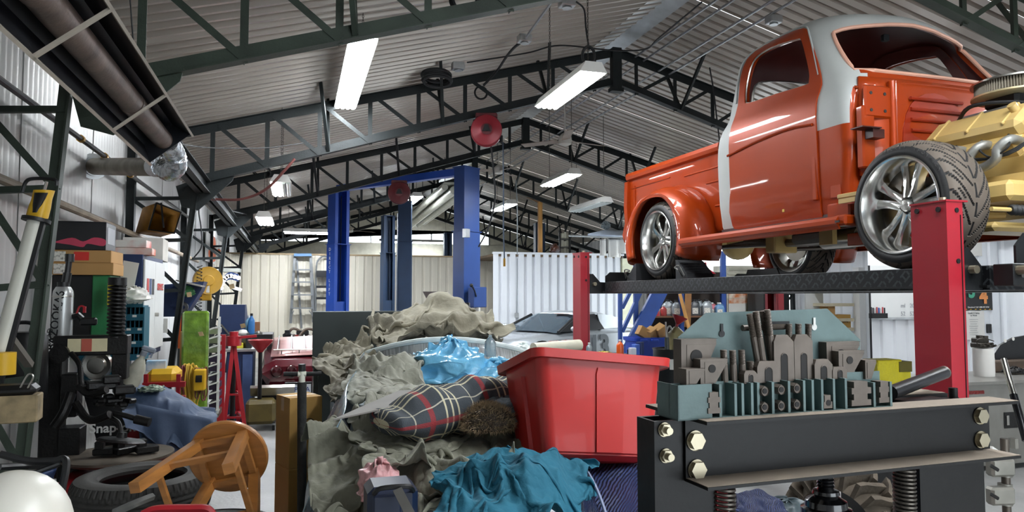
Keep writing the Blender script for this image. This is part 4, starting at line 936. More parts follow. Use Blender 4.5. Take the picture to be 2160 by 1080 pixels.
def hexbolt(u, v, dep, r, ln, nut=False):
    c = K(u, v, dep); m = MB(); m.prism([(c.x + a, c.z + b_) for a, b_ in hexb(r)], ln, (0, dep, 0), (1, 0, 0), (0, 0, 1), (0, -1, 0))
    if nut: m.cyl((c.x, dep - ln, c.z), (c.x, dep - ln - .014, c.z), r * .58, n=12)
    m.lathe([(0, 0), (r * 1.15, 0), (r * 1.15, .003)], 20, (c.x, dep - .0005, c.z), (0, -1, 0)); m.build('nut' if nut else 'bolt_head', bolt, press)
for u, v in ((1466, 929), (1469, 990), (2066, 877), (2068, 927)): hexbolt(u, v, FW - .008, .021, .014)
for u, v in ((1401, 906), (1404, 961)): hexbolt(u, v, FW + .001, .015, .012, True)
# springs and screw jack below the beam
sprm = M('spring_steel', '5a544d', .4, .7)
for u in (1526, 1908):
    c = K(u, 1040, .10); z1 = PT - PH; m = MB(); nt_ = 15
    m.tube([V((c.x + .026 * math.cos(i * .45), .10 + .026 * math.sin(i * .45), z1 - i * .45 / 6.283 * .0105)) for i in range(int(nt_ * 6.283 / .45))], .0042, 6); m.build('coil_spring', sprm, press)
    m = MB(); m.cyl((c.x, .10, z1), (c.x, .10, z1 - .17), .010, n=8); m.build('spring_rod', pblk, press)
sj = K(1742, 1040, .10); gl = M('gloss_black', '0f0f11', .2, coat=.5)
m = MB(); pts = []; z1 = PT - PH
prof = [(.0, z1)] 
for i in range(7): prof += [(.022, z1 - i * .008), (.019, z1 - i * .008 - .004)]
prof += [(.022, z1 - .058), (.032, z1 - .060), (.034, z1 - .068), (.028, z1 - .072), (.05, z1 - .085), (.052, z1 - .10), (.062, z1 - .104), (.062, z1 - .25), (0, z1 - .25)]
m.lathe(prof, 28, (sj.x, .10, 0)); m.build('screw_jack', gl, press)
m = MB(); m.b2((0.0, .06, z1 - .42), (PLn - .1, .14, z1 - .30)); m.build('lower_bolster', pblk, press)
m = MB(); q = K(1505, 1060, .12); m.b2((q.x - .01, .09, z1 - .25), (q.x + .02, .12, z1 - .02)); m.build('red_stop', M('signal_red', 'b3202a', .4), press)
# ---- clamping kit
teal = M('teal_rack', '566a69', .5, .1, var=.22, scale=9, col2=None, bump=.05)
tool = M('tool_steel', '615850', .5, .35, var=.25, scale=14)
toold = M('bore', '14110f', .7)
KD0, KD1, KD2 = .035, .075, .125       # front of bins, step row, back plate
rack = T('clamp_rack', 'teal steel rack holding a machinist clamping kit on the press beam', 'rack', PM @ V((K(1430, 860, KD0).x, KD0, PT)), PA)
RI = rack.location.copy(); rb0 = K(1430, 860, KD0).x
def R_(p): return V((p.x - rb0, p.y - KD0, p.z - PT))
def kp(u, v, dep): return R_(K(u, v, dep))
bpoly = [kp(u, v, KD2) for u, v in ((1431, 870), (1431, 712), (1490, 660), (1745, 651), (1814, 716), (1814, 840))]
m = MB(); m.prism([(p.x, max(p.z, .002)) for p in bpoly], .004, (0, KD2 - KD0, 0), (1, 0, 0), (0, 0, 1), (0, 1, 0)); bpl = m.build('back_plate', teal, rack)
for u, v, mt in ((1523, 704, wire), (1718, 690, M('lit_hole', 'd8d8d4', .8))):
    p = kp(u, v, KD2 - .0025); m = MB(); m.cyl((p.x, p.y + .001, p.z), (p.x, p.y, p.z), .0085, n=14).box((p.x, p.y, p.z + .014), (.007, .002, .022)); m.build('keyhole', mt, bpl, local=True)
p0, p1 = kp(1625, 678, KD2 - .002), kp(1665, 683, KD2 - .002)
m = MB(); m.b2((p0.x, p0.y - .001, p0.z), (p1.x, p0.y + .001, p0.z - .008)); m.build('slot', wire, bpl, local=True)
zt_ = kp(1600, 805, KD0).z
W_ = kp(1880, 840, KD0).x
m = MB(); m.b2((0, .035, 0), (W_ * .80, .038, zt_)); m.build('middle_wall', teal, rack)
m = MB(); m.b2((0, 0, 0), (W_, KD2 - KD0, .003)); m.build('floor_plate', teal, rack)
m = MB(); m.b2((W_ * .79, .035, 0), (W_, .038, zt_ * 1.1)); m.build('end_wall', teal, rack)
m = MB(); m.b2((0, 0, 0), (.003, KD2 - KD0, zt_)); m.build('side_wall', teal, rack)
m = MB(); m.b2((0, 0, 0), (W_ * .145, .003, zt_)); m.build('front_panel', teal, rack)
for u in (1520, 1552, 1567, 1587, 1600, 1631, 1665, 1697, 1715, 1735, 1760, 1785, 1845, 1880):
    x = kp(u, 840, KD0).x; m = MB(); m.b2((x - .0035, 0, 0), (x + .0035, .036, zt_ * (.97 if u < 1790 else .8))); m.build('divider', teal, rack)
def kthing(name, label, cat, u, v, dep, group):
    p = K(u, v, dep); p.z = max(p.z, PT); return T(name, label, cat, PM @ p, PA, group)
def kw(u0, u1, v, dep): return abs(K(u1, v, dep).x - K(u0, v, dep).x)
def kh(u, v0, v1, dep): return abs(K(u, v1, dep).z - K(u, v0, dep).z)
def step_block(label, u0, u1, v0, v1, dep, hole=True, flip=False):
    w, h = kw(u0, u1, v1, dep), kh(u0, v0, v1, dep); t = kthing('step_block', label, 'step block', u0, v1, dep, 'serrated step blocks')
    m = MB(); D = .035; n = 7
    poly = [(0, 0), (w * .5, 0)] + [(w * .5 + (w * .5) * (i + k * .0) / n, h * (i + k) / n) for i in range(n) for k in (0, 1)] + [(w, h), (0, h)]
    m.prism(poly, D, (0, 0, 0), (1, 0, 0), (0, 0, 1), (0, 1, 0)); m.build('body', tool, t)
    m = MB(); m.prism([(w * .14, h * .88), (w * .92, h * .88), (w * .50, h * .06), (w * .14, h * .06)], .0012, (0, -.0012, 0), (1, 0, 0), (0, 0, 1), (0, 1, 0)); m.build('face_recess', tool, t)
    if hole: r = min(w * .15, h * .16); m = MB(); m.cyl((w * .38, -.0030, h * .62), (w * .38, .002, h * .62), r, n=20); m.build('bore_hole', toold, t)
    return t
D1 = .062
step_block('largest step block with a round hole at the rack end', 1438, 1518, 716, 812, D1 + .028)
step_block('middle step block with a small hole, in front of the largest', 1478, 1540, 758, 812, D1 - .004)
step_block('smallest plain step block at the rack end', 1448, 1490, 779, 812, D1 - .018, False)
step_block('step block at the far rear end of the rack', 1745, 1820, 722, 792, D1 + .035, True)
step_block('step block with small hole near the yellow chocks', 1770, 1828, 741, 792, D1 + .010)
step_block('plain step block at the rack corner by the yellow chocks', 1826, 1851, 760, 800, D1 + .0, False)
def stud(label, a, b_, r, dep, group='threaded studs'):
    p0 = K(a[0], a[1], dep); p1 = K(b_[0], b_[1], dep); p0.z = max(p0.z, PT + .004); L_ = (p1 - p0).length; d_ = (p1 - p0).normalized()
    m = MB(); prof = [(0, 0), (r, 0)]; k = int(L_ * .45 / .0028)
    prof += [(r, L_ * .55)]
    for i in range(k): prof += [(r * .86, L_ * .55 + i * .0028 + .0014), (r, L_ * .55 + (i + 1) * .0028)]
    prof += [(r * .9, L_), (0, L_)]; m.lathe(prof, 12, PM @ p0, PM.to_3x3() @ d_)
    m.build('threaded_stud', tool, label=label, cat='stud', group=group, sharp=25)
r_ = .0085
stud('leaning long stud, leftmost of the four tall ones', (1600, 770), (1581, 662), r_, .085)
stud('leaning long stud, second of the four tall ones', (1612, 780), (1594, 657), r_, .078)
stud('leaning long stud behind the front tall ones', (1628, 770), (1607, 656), r_ * .9, .095)
stud('tallest long stud leaning against the slotted clamps', (1632, 775), (1618, 653), r_, .080)
for i, u in enumerate((1664, 1684, 1705)): stud('upright stud standing behind the tall clamps, %s of three' % ('first', 'middle', 'last')[i], (u, 780), (u, 683), r_, .092)
for i, (u, v) in enumerate(((1526, 738), (1545, 739), (1564, 738))): stud('short stud beside the step blocks, %s of three' % ('first', 'middle', 'last')[i], (u + 3, 806), (u, v), r_, .075)
stud('short stub stud behind the small clamp', (1585, 800), (1582, 762), r_ * 1.1, .078)
stud('stud lying across the rack behind the tall ones', (1566, 692), (1655, 689), r_ * .9, .105)
def clamp(label, u0, u1, v0, v1, dep, slot=True):
    w, h = kw(u0, u1, v1, dep), kh(u0, v0, v1, dep); t = kthing('strap_clamp', label, 'clamp', u0, v1, dep, 'steel strap clamps'); D = .022; c = min(w * .22, h * .2)
    m = MB(); m.loft([[V((x, y, z)) for x, y in ((0, 0), (w, 0), (w, D), (0, D))] if k == 0 else [V((x, y, z)) for x, y in ((a, k * .5 * a), (w - a, k * .5 * a), (w - a, D - .3 * a), (a, D - .3 * a))] for z, a, k in ((0, 0, 0), (h - c * 1.3, 0, 0), (h, c, 1))]); m.build('body', tool, t)
    if slot:
        sw_ = w * .34; sh = h * .52; sl = [(w / 2 - sw_ / 2, .002), (w / 2 + sw_ / 2, .002)] + [(w / 2 + sw_ / 2 * math.cos(a), sh + sw_ / 2 * math.sin(a)) for a in [i * math.pi / 6 for i in range(7)]]
        m = MB(); m.prism(sl, .001, (0, -.001, 0), (1, 0, 0), (0, 0, 1), (0, 1, 0)); m.build('slot', toold, t)
        m = MB(); m.tube([V((a, -.001, b_)) for a, b_ in sl[1:-1]], .0012, 5); m.build('slot_rim', tool, t)
    return t
clamp('tall slotted strap clamp next to the leaning studs', 1634, 1676, 707, 806, .066)
clamp('tall slotted strap clamp, nearer the rack end', 1677, 1716, 706, 804, .066)
clamp('stubby strap clamp with arched slot below the studs', 1598, 1645, 763, 808, .055)
clamp('small tilted clamp in front of the stub stud', 1570, 1598, 783, 810, .050)
clamp('stubby strap clamp right of the tall pair', 1719, 1757, 759, 802, .058)
clamp('smallest strap clamp at the foot of the step blocks', 1757, 1787, 775, 800, .056)
def cnut(label, u, v, dep):
    p = K(u, v, dep); r = .0125; t = T('coupling_nut', label, 'nut', PM @ V((p.x, dep, p.z - r)), PA, 'hex coupling nuts in the front bins')
    m = MB(); 
    o = [(r * math.cos(math.radians(60 * i + 30)), r * math.sin(math.radians(60 * i + 30)) + r) for i in range(6)]
    m.prism(o, .034, (0, 0, 0), (1, 0, 0), (0, 0, 1), (0, 1, 0)); m.build('body', tool, t)
    m = MB(); m.lathe([(r * .48, -.001), (r * .85, -.001), (r * .9, .003)], 18, (0, 0, r), (0, -1, 0)); m.build('chamfer', tool, t)
    m = MB(); m.cyl((0, -.0015, r), (0, .001, r), r * .52, n=16); m.build('thread_bore', toold, t)
for i, (a, b_) in enumerate(((1613, 1613), (1648, 1648), (1681, 1681))):
    w3 = ('first', 'middle', 'last')[i]
    cnut('upper coupling nut in the front bins, %s of three' % w3, a, 825 - i * 3, KD0 - .004); cnut('lower coupling nut in the front bins, %s of three' % w3, b_, 859 - i * 3, KD0 - .004)
def tnut(label, u0, u1, v0, v1, dep, hole=False):
    w, h = kw(u0, u1, v1, dep), kh(u0, v0, v1, dep); t = kthing('t_nut', label, 'nut', u0, v1, dep, 'stacked slot nuts')
    m = MB(); m.prism([(0, 0), (w, 0), (w, h * .5), (w * .82, h * .5), (w * .82, h), (w * .12, h), (w * .12, h * .5), (0, h * .5)], .03, (0, 0, 0), (1, 0, 0), (0, 0, 1), (0, 1, 0)); m.build('body', tool, t)
    if hole: m = MB(); m.cyl((w * .55, -.001, h * .42), (w * .55, .001, h * .42), w * .28, n=14); m.build('thread_bore', toold, t)
    return t
tnut('single slot nut alone in a middle bin', 1738, 1756, 834, 862, KD0 - .001, True)
for i, (v0, v1) in enumerate(((806, 832), (832, 857))): tnut('slot nut in the wide end bin, %s of the stack' % ('upper', 'lower')[i], 1797, 1838, v0, v1, KD0 + .002)
for i, (v0, v1) in enumerate(((805, 828), (828, 850))): tnut('slot nut in the last bin, %s of the pair' % ('upper', 'lower')[i], 1855, 1878, v0, v1, KD0 + .002)
for i, (v0, v1) in enumerate(((828, 850), (850, 873))): tnut('slot nut in the first bin, %s of the pair' % ('upper', 'lower')[i], 1494, 1520, v0, v1, KD0 - .003)
# jack handle tube lying on the beam
bar_ = M('black_tube', '232427', .3, .5, var=.25, scale=10)
a = PM @ K(1880, 862, .12); a.z = PT + .022; b_ = PM @ K(1990, 786, .22)
m = MB(); d_ = (b_ - a).normalized(); m.cyl(a, b_, .019, n=18); jo = T('jack_handle', 'black steel jack handle tube resting across the press beam', 'handle', a, world=True)
m.build('tube', bar_, jo); m = MB(); m.lathe([(.019, 0), (.0195, .006), (.014, .007), (.013, -.02)], 18, b_, d_); m.build('tube_mouth', M('raw_steel'), jo)
m = MB(); cc = PM @ K(1940, 848, .13); m.b2(cc + V((-.06, -.02, -.01)), cc + V((.10, .06, .006))); m.cyl(cc + V((.12, 0, -.01)), cc + V((.12, 0, .035)), .012, n=12); m.build('steel_plate', pblk, label='black plate with a stub pin lying behind the press beam', cat='plate')
# ================================================================== COVERED CAR AND THE HEAP ON IT
def drape(x0, x1, y0, y1, nx, ny, H, slack=.3, seed=1, steps=50, drop=.03, noise=.05, rot=0, bend=.35, fric=.9, warp=.5, fine=.010, base=None, folds=((.05, .22, .6), (.03, .12, -.5)), post=.8):
    """cloth held at its border with surplus length: buckles into folds over a height field H(x,y)"""
    rg = np.random.RandomState(seed); cx = (x0 + x1) / 2; cy = (y0 + y1) / 2; sx, sy = slack if isinstance(slack, tuple) else (slack, slack)
    gx, gy = np.meshgrid(np.linspace(x0, x1, nx), np.linspace(y0, y1, ny), indexing='ij')
    dx = (x1 - x0) / (nx - 1) * (1 + sx); dy = (y1 - y0) / (ny - 1) * (1 + sy)
    def sm(a, k):
        for _ in range(k):
            a = np.pad(a, 1, mode='edge'); a = (a[1:-1, 1:-1] * 2 + a[2:, 1:-1] + a[:-2, 1:-1] + a[1:-1, 2:] + a[1:-1, :-2]) / 6
        return a / a.std()
    n1 = sm(rg.randn(nx, ny), 8); n2 = sm(rg.randn(nx, ny), 60); n3 = sm(rg.randn(nx, ny), 60); n4 = sm(rg.randn(nx, ny), 25)
    def lowf():
        ks = [(rg.uniform(-1, 1), rg.uniform(-1, 1), rg.uniform(0, 6.28), rg.uniform(.45, 1.0)) for _ in range(5)]
        def g(x, y):
            o = 0
            for a_, b2, ph, wl in ks:
                k = 6.283 / wl / (math.hypot(a_, b2) + .01); o = o + np.sin((a_ * x + b2 * y) * k + ph)
            return o / 2
        return g
    L1, L2, L3 = lowf(), lowf(), lowf()
    if base:
        aa, bb_ = np.meshgrid(np.linspace(0, 1, nx), np.linspace(0, 1, ny), indexing='ij'); gx, gy = base(aa, bb_)
        dx = np.abs(np.diff(gx, axis=0)).mean() * (1 + sx); dy = np.hypot(np.diff(gx, axis=1), np.diff(gy, axis=1)).mean() * (1 + sy); cx, cy = gx.mean(), gy.mean()
    X = gx + n2 * noise * warp; Y = gy + n3 * noise * warp
    c, s_ = math.cos(rot), math.sin(rot); X, Y = cx + (X - cx) * c - (Y - cy) * s_, cy + (X - cx) * s_ + (Y - cy) * c
    Z = H(X, Y) + drop + noise * .5 * np.abs(n4 * .6 + n1 * .2)
    for (A_, wl, an) in folds:
        ph = ((X * math.cos(an) + Y * math.sin(an)) / wl + L1(X, Y) * .5) * math.pi; mk = np.clip(.55 + .6 * L2(X * .9, Y * .9), 0, 1.3)
        Z += A_ * (1 - np.abs(np.sin(ph))) ** 1.4 * mk
    f = np.stack([X, Y, Z], -1).reshape(-1, 3); q = f.copy(); dt = .016
    cons = []
    for (di, dj, k) in ((1, 0, 1.), (0, 1, 1.), (1, 1, .5), (1, -1, .5), (3, 0, bend), (0, 3, bend)):
        L0 = math.hypot(di * dx, dj * dy) * (.94 if max(di, dj) > 1 else 1)
        ii, jj = np.meshgrid(np.arange(0, nx - di), np.arange(max(0, -dj), ny - max(0, dj)), indexing='ij')
        a = (ii * ny + jj).ravel(); b = ((ii + di) * ny + jj + dj).ravel()
        col = ((ii // max(1, di)) % 2 if di else (jj // max(1, abs(dj))) % 2).ravel()
        for k2 in (0, 1): w = col == k2; cons.append((a[w], b[w], L0, k, max(di, dj) > 1))
    gi, gj = np.meshgrid(np.arange(nx), np.arange(ny), indexing='ij'); bd = ((gi == 0) | (gi == nx - 1) | (gj == 0) | (gj == ny - 1)).ravel(); pin = f[bd, :2].copy()
    for st in range(steps):
        vel = np.clip((f - q) * .94, -.02, .02); q = f.copy(); f = f + vel; f[:, 2] -= 9.8 * dt * dt
        for it in range(5):
            for a, b, L0, k, soft in cons:
                d = f[b] - f[a]; l = np.sqrt((d * d).sum(1)) + 1e-9; e = (l - L0) / l * .5 * k
                if soft: e = np.minimum(e, 0)
                d *= e[:, None]; f[a] += d; f[b] -= d
            f[bd, :2] += (pin - f[bd, :2]) * .5
        h = H(f[:, 0], f[:, 1]) + .006; hit = f[:, 2] < h
        f[hit, 2] = h[hit]; q[hit, 2] = h[hit]; q[hit, :2] += (f[hit, :2] - q[hit, :2]) * fric
    for (A_, wl, an) in folds:
        fx, fy = f[:, 0].reshape(nx, ny), f[:, 1].reshape(nx, ny); ph = ((fx * math.cos(an + .5) + fy * math.sin(an + .5)) / wl + L2(fx, fy) * .5) * math.pi; mk = np.clip(.5 + .7 * L3(fx * .9, fy * .9), 0, 1.4)
        f[:, 2] += (post * A_ * ((1 - np.abs(np.sin(ph))) ** 1.3 - .3) * mk).ravel()
    if fine:
        n5 = sm(rg.randn(nx, ny), 3); n6 = sm(rg.randn(nx, ny), 10); f[:, 2] += (fine * (.35 * n5 + .65 * (1 - np.abs(n6)))).ravel()
    return f
def sheet(name, f, nx, ny, mat, label, cat, sub=2, thick=.004, par=None):
    m = MB(); m.add([tuple(v) for v in f], [(i * ny + j, (i + 1) * ny + j, (i + 1) * ny + j + 1, i * ny + j + 1) for i in range(nx - 1) for j in range(ny - 1)])
    o = m.build(name, mat, par, label=label, cat=cat, sharp=180, fix=False)
    if thick: s_ = o.modifiers.new('t', 'SOLIDIFY'); s_.thickness = thick; s_.offset = 0
    s_ = o.modifiers.new('s', 'SUBSURF'); s_.levels = 1; s_.render_levels = sub
    return o
def cloth_mat(name, c1, c2, rough=.85, crease=.35, scale=30, sheen=.1):
    if name in MATS: return MATS[name]
    m = M(name, c1, rough, var=.12, scale=5, sheen=sheen); nt = m.node_tree; N = nt.nodes; L = nt.links; b = N['Principled BSDF']
    tc = [n for n in N if n.type == 'TEX_COORD'][0]
    w = N.new('ShaderNodeTexVoronoi'); w.feature = 'DISTANCE_TO_EDGE'; w.inputs['Scale'].default_value = scale * .28
    n = N.new('ShaderNodeTexNoise'); n.inputs['Scale'].default_value = scale; n.inputs['Detail'].default_value = 6
    n0 = N.new('ShaderNodeTexNoise'); n0.inputs['Scale'].default_value = scale * .35; L.new(tc.outputs['Object'], n0.inputs['Vector'])
    mx = N.new('ShaderNodeMix'); mx.data_type = 'VECTOR'; mx.inputs['Factor'].default_value = .35; L.new(tc.outputs['Object'], mx.inputs['A']); L.new(n0.outputs['Color'], mx.inputs['B'])
    L.new(mx.outputs['Result'], w.inputs['Vector']); L.new(tc.outputs['Object'], n.inputs['Vector'])
    a = N.new('ShaderNodeMath'); a.operation = 'MULTIPLY_ADD'; a.inputs[1].default_value = 1.2; L.new(w.outputs[0], a.inputs[0]); L.new(n.outputs[0], a.inputs[2])
    bp = N.new('ShaderNodeBump'); bp.inputs['Strength'].default_value = crease; bp.inputs['Distance'].default_value = .02; L.new(a.outputs[0], bp.inputs['Height']); L.new(bp.outputs[0], b.inputs['Normal'])
    return m
def G(x, y, a, cx, cy, sx, sy, r=0):
    c, s_ = math.cos(r), math.sin(r); u = (x - cx) * c + (y - cy) * s_; v = -(x - cx) * s_ + (y - cy) * c
    return a * np.exp(-(u / sx) ** 2 - (v / sy) ** 2)
def sstep(t): t = np.clip(t, 0, 1); return t * t * (3 - 2 * t)
CX0, CX1, CY0, CY1 = .32, 1.95, 2.55, 7.2
def hood(x, y):
    e = sstep((x - CX0 + .06) / .18) * sstep((CX1 + .06 - x) / .18) * sstep((y - CY0 + .06) / .22)
    z = .68 + .22 * sstep((y - 2.5) / 2.6); return .12 + (z - .12) * e
# --- the car under the covers
carp = M('car_grey', '5d666b', .3, .3, coat=.5)
car = T('covered_car', 'roadster buried under canvas covers with its windscreen wrapped in plastic film', 'car', (1.12, 4.9, 0), world=True)
m = MB(); m.grid(15, 24, lambda a, b_: V((CX0 + a * (CX1 - CX0), CY0 + .04 + b_ * (5.35 - CY0), float(hood(np.array(min(max(CX0 + a * (CX1 - CX0), CX0 + .0), CX1)), np.array(CY0 + .04 + b_ * (5.35 - CY0)))) - .05))); m.build('hood', carp, car)
for x in (CX0 + .02, CX1 - .02): m = MB(); m.grid(2, 20, lambda a, b_: V((x, CY0 + .1 + b_ * 4.5, .18 + a * (.40 + .12 * math.sin(b_ * 3))))); o = m.build('body_side', carp, car); md = o.modifiers.new('s', 'SOLIDIFY'); md.thickness = .03
for x in (CX0 + .12, CX1 - .12):
    for y in (3.2, 6.3): m = MB(); m.lathe([(.16, -.09), (.29, -.10), (.31, -.07), (.31, .07), (.29, .10), (.16, .09)], 28, (x, y, .31), (1, 0, 0)); m.build('wheel', tyrem, car)
m = MB(); m.b2((CX0 + .06, 6.0, .45), (CX1 - .06, 7.2, 1.0), bev=.12); m.build('rear_deck', carp, car)
# windscreen, film and frame
wsL, wsR = P(762, 748, d=5.45), P(1112, 752, d=5.75)
def wst(a):      # top edge
    u = 762 + 350 * a; v = 716 + 32 * (2 * a - 1.05) ** 2 * .95; yy = 5.62 - .32 * (1 - (2 * a - 1) ** 2); return P(u, v, y=yy + .0)
def wsb(a): t = wst(a); return V((1.12 + (t.x - 1.12) * 1.06, t.y - .18, .90))
film = M('plastic_film_grey', '9a9d9c', .25, var=.45, scale=7, stretch=(14, 1, .6), alpha=.9)
m = MB(); m.grid(31, 8, lambda a, b_: wsb(a).lerp(wst(a), b_)); m.build('windscreen_film', film, car)
m = MB(); m.tube([wst(i / 30) for i in range(31)], .022, 8); m.build('windscreen_header', M('film_white', 'cfd9d8', .25, var=.12, scale=8), car)
for a in (0, 1): m = MB(); m.tube([wsb(a), wst(a)], .022, 8); m.build('windscreen_pillar', M('film_white'), car)
m = MB(); q = wst(.78); m.tube([wsb(.78) + V((0, -.01, 0)), q + V((0, -.012, 0))], .004, 5); m.build('wiper_line', wire, car)
# plastic sheet over the near flank
plm = M('plastic_sheet_blue', '90a9b5', .18, var=.18, scale=5, alpha=.72, bump=.4, bscale=14)
def side(a, b_):
    top = P(768, 742, y=5.3).lerp(P(705, 900, y=3.3), a) if a < 1 else P(705, 900, y=3.3)
    bot = V((.16 - .06 * a, 5.2 - 1.9 * a, .10)); q = top.lerp(bot, b_)
    q.x -= .10 * math.sin(b_ * math.pi) - .025 * math.sin(a * 21 + b_ * 4) * b_ - .02 * math.sin(a * 9 - b_ * 7); return q
m = MB(); m.grid(40, 24, side); o = m.build('plastic_sheet', plm, label='pale blue plastic sheet hanging over the flank of the covered car', cat='plastic sheet', sharp=180); md = o.modifiers.new('s', 'SOLIDIFY'); md.thickness = .002
# --- canvases
def field(pts, pw=4, lo=.1):
    C = np.array([tuple(P(u, v, y=y)) for u, v, y in pts])
    def H(x, y):
        d2 = (np.asarray(x)[..., None] - C[:, 0]) ** 2 + ((np.asarray(y)[..., None] - C[:, 1]) * .8) ** 2 + .0025; w = d2 ** (-pw / 2); return (w * C[:, 2]).sum(-1) / w.sum(-1)
    return H
def ubase(u0, u1, y0, y1, v=950):
    def B(a, b_):
        y = y0 + (y1 - y0) * b_; k0 = P(u0, v, y=1).x; k1 = P(u1, v, y=1).x
        return (k0 + (k1 - k0) * a) * y, y
    return B
canvas = cloth_mat('grey_canvas', '7f7f70', '6f6f62', .85, .30, 26)
canvas2 = cloth_mat('taupe_canvas', '7d7867', '6f6f62', .85, .30, 26)
canvas3 = cloth_mat('pale_canvas', '97978a', '6f6f62', .85, .30, 26)
H1 = field([(640, 1090, 2.95), (655, 1000, 3.0), (690, 945, 3.25), (735, 908, 3.5), (780, 940, 3.15), (850, 905, 3.35), (950, 905, 3.15), (1000, 935, 2.95), (1060, 900, 3.0), (1095, 872, 3.05), (1095, 950, 2.75), (1000, 1000, 2.7), (900, 990, 2.75), (800, 1000, 2.8), (730, 1050, 2.75), (850, 1075, 2.5), (950, 1050, 2.5), (1000, 1060, 2.45), (690, 1090, 2.75), (800, 1110, 2.6)])
f = drape(0, 1, 0, 1, 110, 90, H1, (.45, .2), 3, base=ubase(668, 1098, 2.42, 3.62), noise=.05, folds=((.12, .30, .5), (.05, .15, -.3)), post=.9)
sheet('canvas_cover', f, 110, 90, canvas, 'large rumpled grey canvas cover spread over the hood front', 'canvas')
H1b = field([(720, 900, 3.45), (800, 915, 3.25), (900, 900, 3.2), (960, 950, 2.95), (900, 1000, 2.75), (840, 980, 2.85), (780, 960, 3.0), (1000, 985, 2.75)])
f = drape(0, 1, 0, 1, 80, 64, lambda x, y: H1b(x, y) + .035, (.5, .3), 11, base=ubase(760, 1010, 2.62, 3.36), noise=.06, rot=.12, folds=((.11, .30, -.6), (.04, .16, .4)))
sheet('canvas_cover', f, 80, 64, canvas, 'folded grey canvas bunched below the plaid blanket', 'canvas')
H2 = field([(700, 885, 3.7), (745, 855, 3.95), (740, 830, 4.2), (765, 800, 4.45), (805, 768, 4.7), (860, 757, 4.8), (890, 790, 4.6), (905, 815, 4.4), (830, 820, 4.2), (800, 850, 3.9), (900, 850, 3.9)])
f = drape(0, 1, 0, 1, 76, 80, H2, (.45, .3), 5, base=ubase(748, 900, 3.75, 5.0, 800), noise=.07, folds=((.08, .25, .9), (.05, .14, -.4)))
sheet('canvas_cover', f, 76, 80, canvas3, 'pale canvas heaped against the wrapped windscreen', 'canvas')
H3 = field([(770, 735, 5.8), (800, 705, 6.0), (835, 672, 6.3), (870, 655, 6.45), (935, 617, 6.5), (962, 630, 6.45), (1000, 662, 6.4), (1040, 690, 6.3), (1052, 716, 5.95), (900, 705, 5.9), (960, 705, 5.8), (1000, 705, 5.85), (930, 660, 6.2), (940, 720, 6.9), (850, 720, 6.9), (1040, 720, 6.9)], 5)
f = drape(0, 1, 0, 1, 90, 74, H3, (.35, .45), 8, base=ubase(778, 1052, 5.72, 6.9, 690), noise=.08, folds=((.10, .34, .8), (.06, .2, -.5)))
sheet('canvas_cover', f, 90, 74, canvas2, 'taupe canvas piled up high behind the windscreen', 'canvas')
H4 = field([(690, 850, 4.8), (682, 815, 5.1), (700, 780, 5.3), (725, 757, 5.5), (765, 735, 5.75), (800, 716, 5.9), (765, 795, 5.0), (735, 815, 4.9), (715, 845, 4.75), (770, 760, 5.3)], 5)
f = drape(0, 1, 0, 1, 56, 76, H4, (.4, .3), 4, base=ubase(684, 785, 4.75, 6.0, 780), noise=.06, folds=((.08, .22, .2), (.05, .13, 1.2)))
sheet('canvas_cover', f, 56, 76, canvas2, 'taupe canvas trailing down beside the windscreen corner', 'canvas')
# plaid blanket roll
def plaid():
    m = M('plaid_blanket', '3f464d', .9, var=.1, scale=30, bump=.2, bscale=200); nt = m.node_tree; N = nt.nodes; L = nt.links; b = N['Principled BSDF']
    at = N.new('ShaderNodeAttribute'); at.attribute_name = 'weave'; sp = N.new('ShaderNodeSeparateXYZ'); L.new(at.outputs['Vector'], sp.inputs[0])
    prev = None; base = (.055, .066, .078, 1)
    def stripe(sock, period, off, width, colr, prev, fac):
        a = N.new('ShaderNodeMath'); a.operation = 'ADD'; a.inputs[1].default_value = off; L.new(sock, a.inputs[0])
        w = N.new('ShaderNodeMath'); w.operation = 'WRAP'; w.inputs[1].default_value = period; w.inputs[2].default_value = 0; L.new(a.outputs[0], w.inputs[0])
        c = N.new('ShaderNodeMath'); c.operation = 'LESS_THAN'; c.inputs[1].default_value = width; L.new(w.outputs[0], c.inputs[0])
        k = N.new('ShaderNodeMath'); k.operation = 'MULTIPLY'; k.inputs[1].default_value = fac; L.new(c.outputs[0], k.inputs[0])
        mx = N.new('ShaderNodeMix'); mx.data_type = 'RGBA'; mx.inputs['B'].default_value = lin(colr); L.new(k.outputs[0], mx.inputs['Factor'])
        if prev is None: mx.inputs['A'].default_value = base
        else: L.new(prev, mx.inputs['A'])
        return mx.outputs['Result']
    for s_, sg in ((0, 0), (1, .13)):
        for off, w_, c, fc in ((.0, .012, 'd8d0b0', .9), (.045, .012, 'd8d0b0', .9), (.09, .012, 'd8d0b0', .9), (.20, .035, '9c2f33', .75), (.30, .008, 'cfcab5', .8)):
            prev = stripe(sp.outputs[s_], .42, off + sg, w_, c, prev, fc)
    L.new(prev, b.inputs['Base Color']); return m
pm = plaid()
ba, bb = P(800, 884, y=3.02), P(1120, 818, y=3.22)
def plaidf(a, b_):
    ax = ba.lerp(bb, a); dr = (bb - ba).normalized(); sd = V((-dr.y, dr.x, 0)); th = b_ * 2 * math.pi
    rw = .17 + .02 * math.sin(a * 7); rh = (.085 + .03 * math.sin(a * 3.1)) * (1 - .55 * (1 - min(1, a * 3)) ** 2) + .012 * math.sin(a * 19 + 3 * math.sin(th)) + .006 * math.sin(a * 47)
    if a > .97 or a < .03: rw *= .8; rh *= .6
    if a > .999 or a < .001: rw = rh = .004
    return ax + sd * (rw * math.cos(th)) + V((0, 0, -.02 + rh * math.sin(th) + .03 * math.cos(th) * 0))
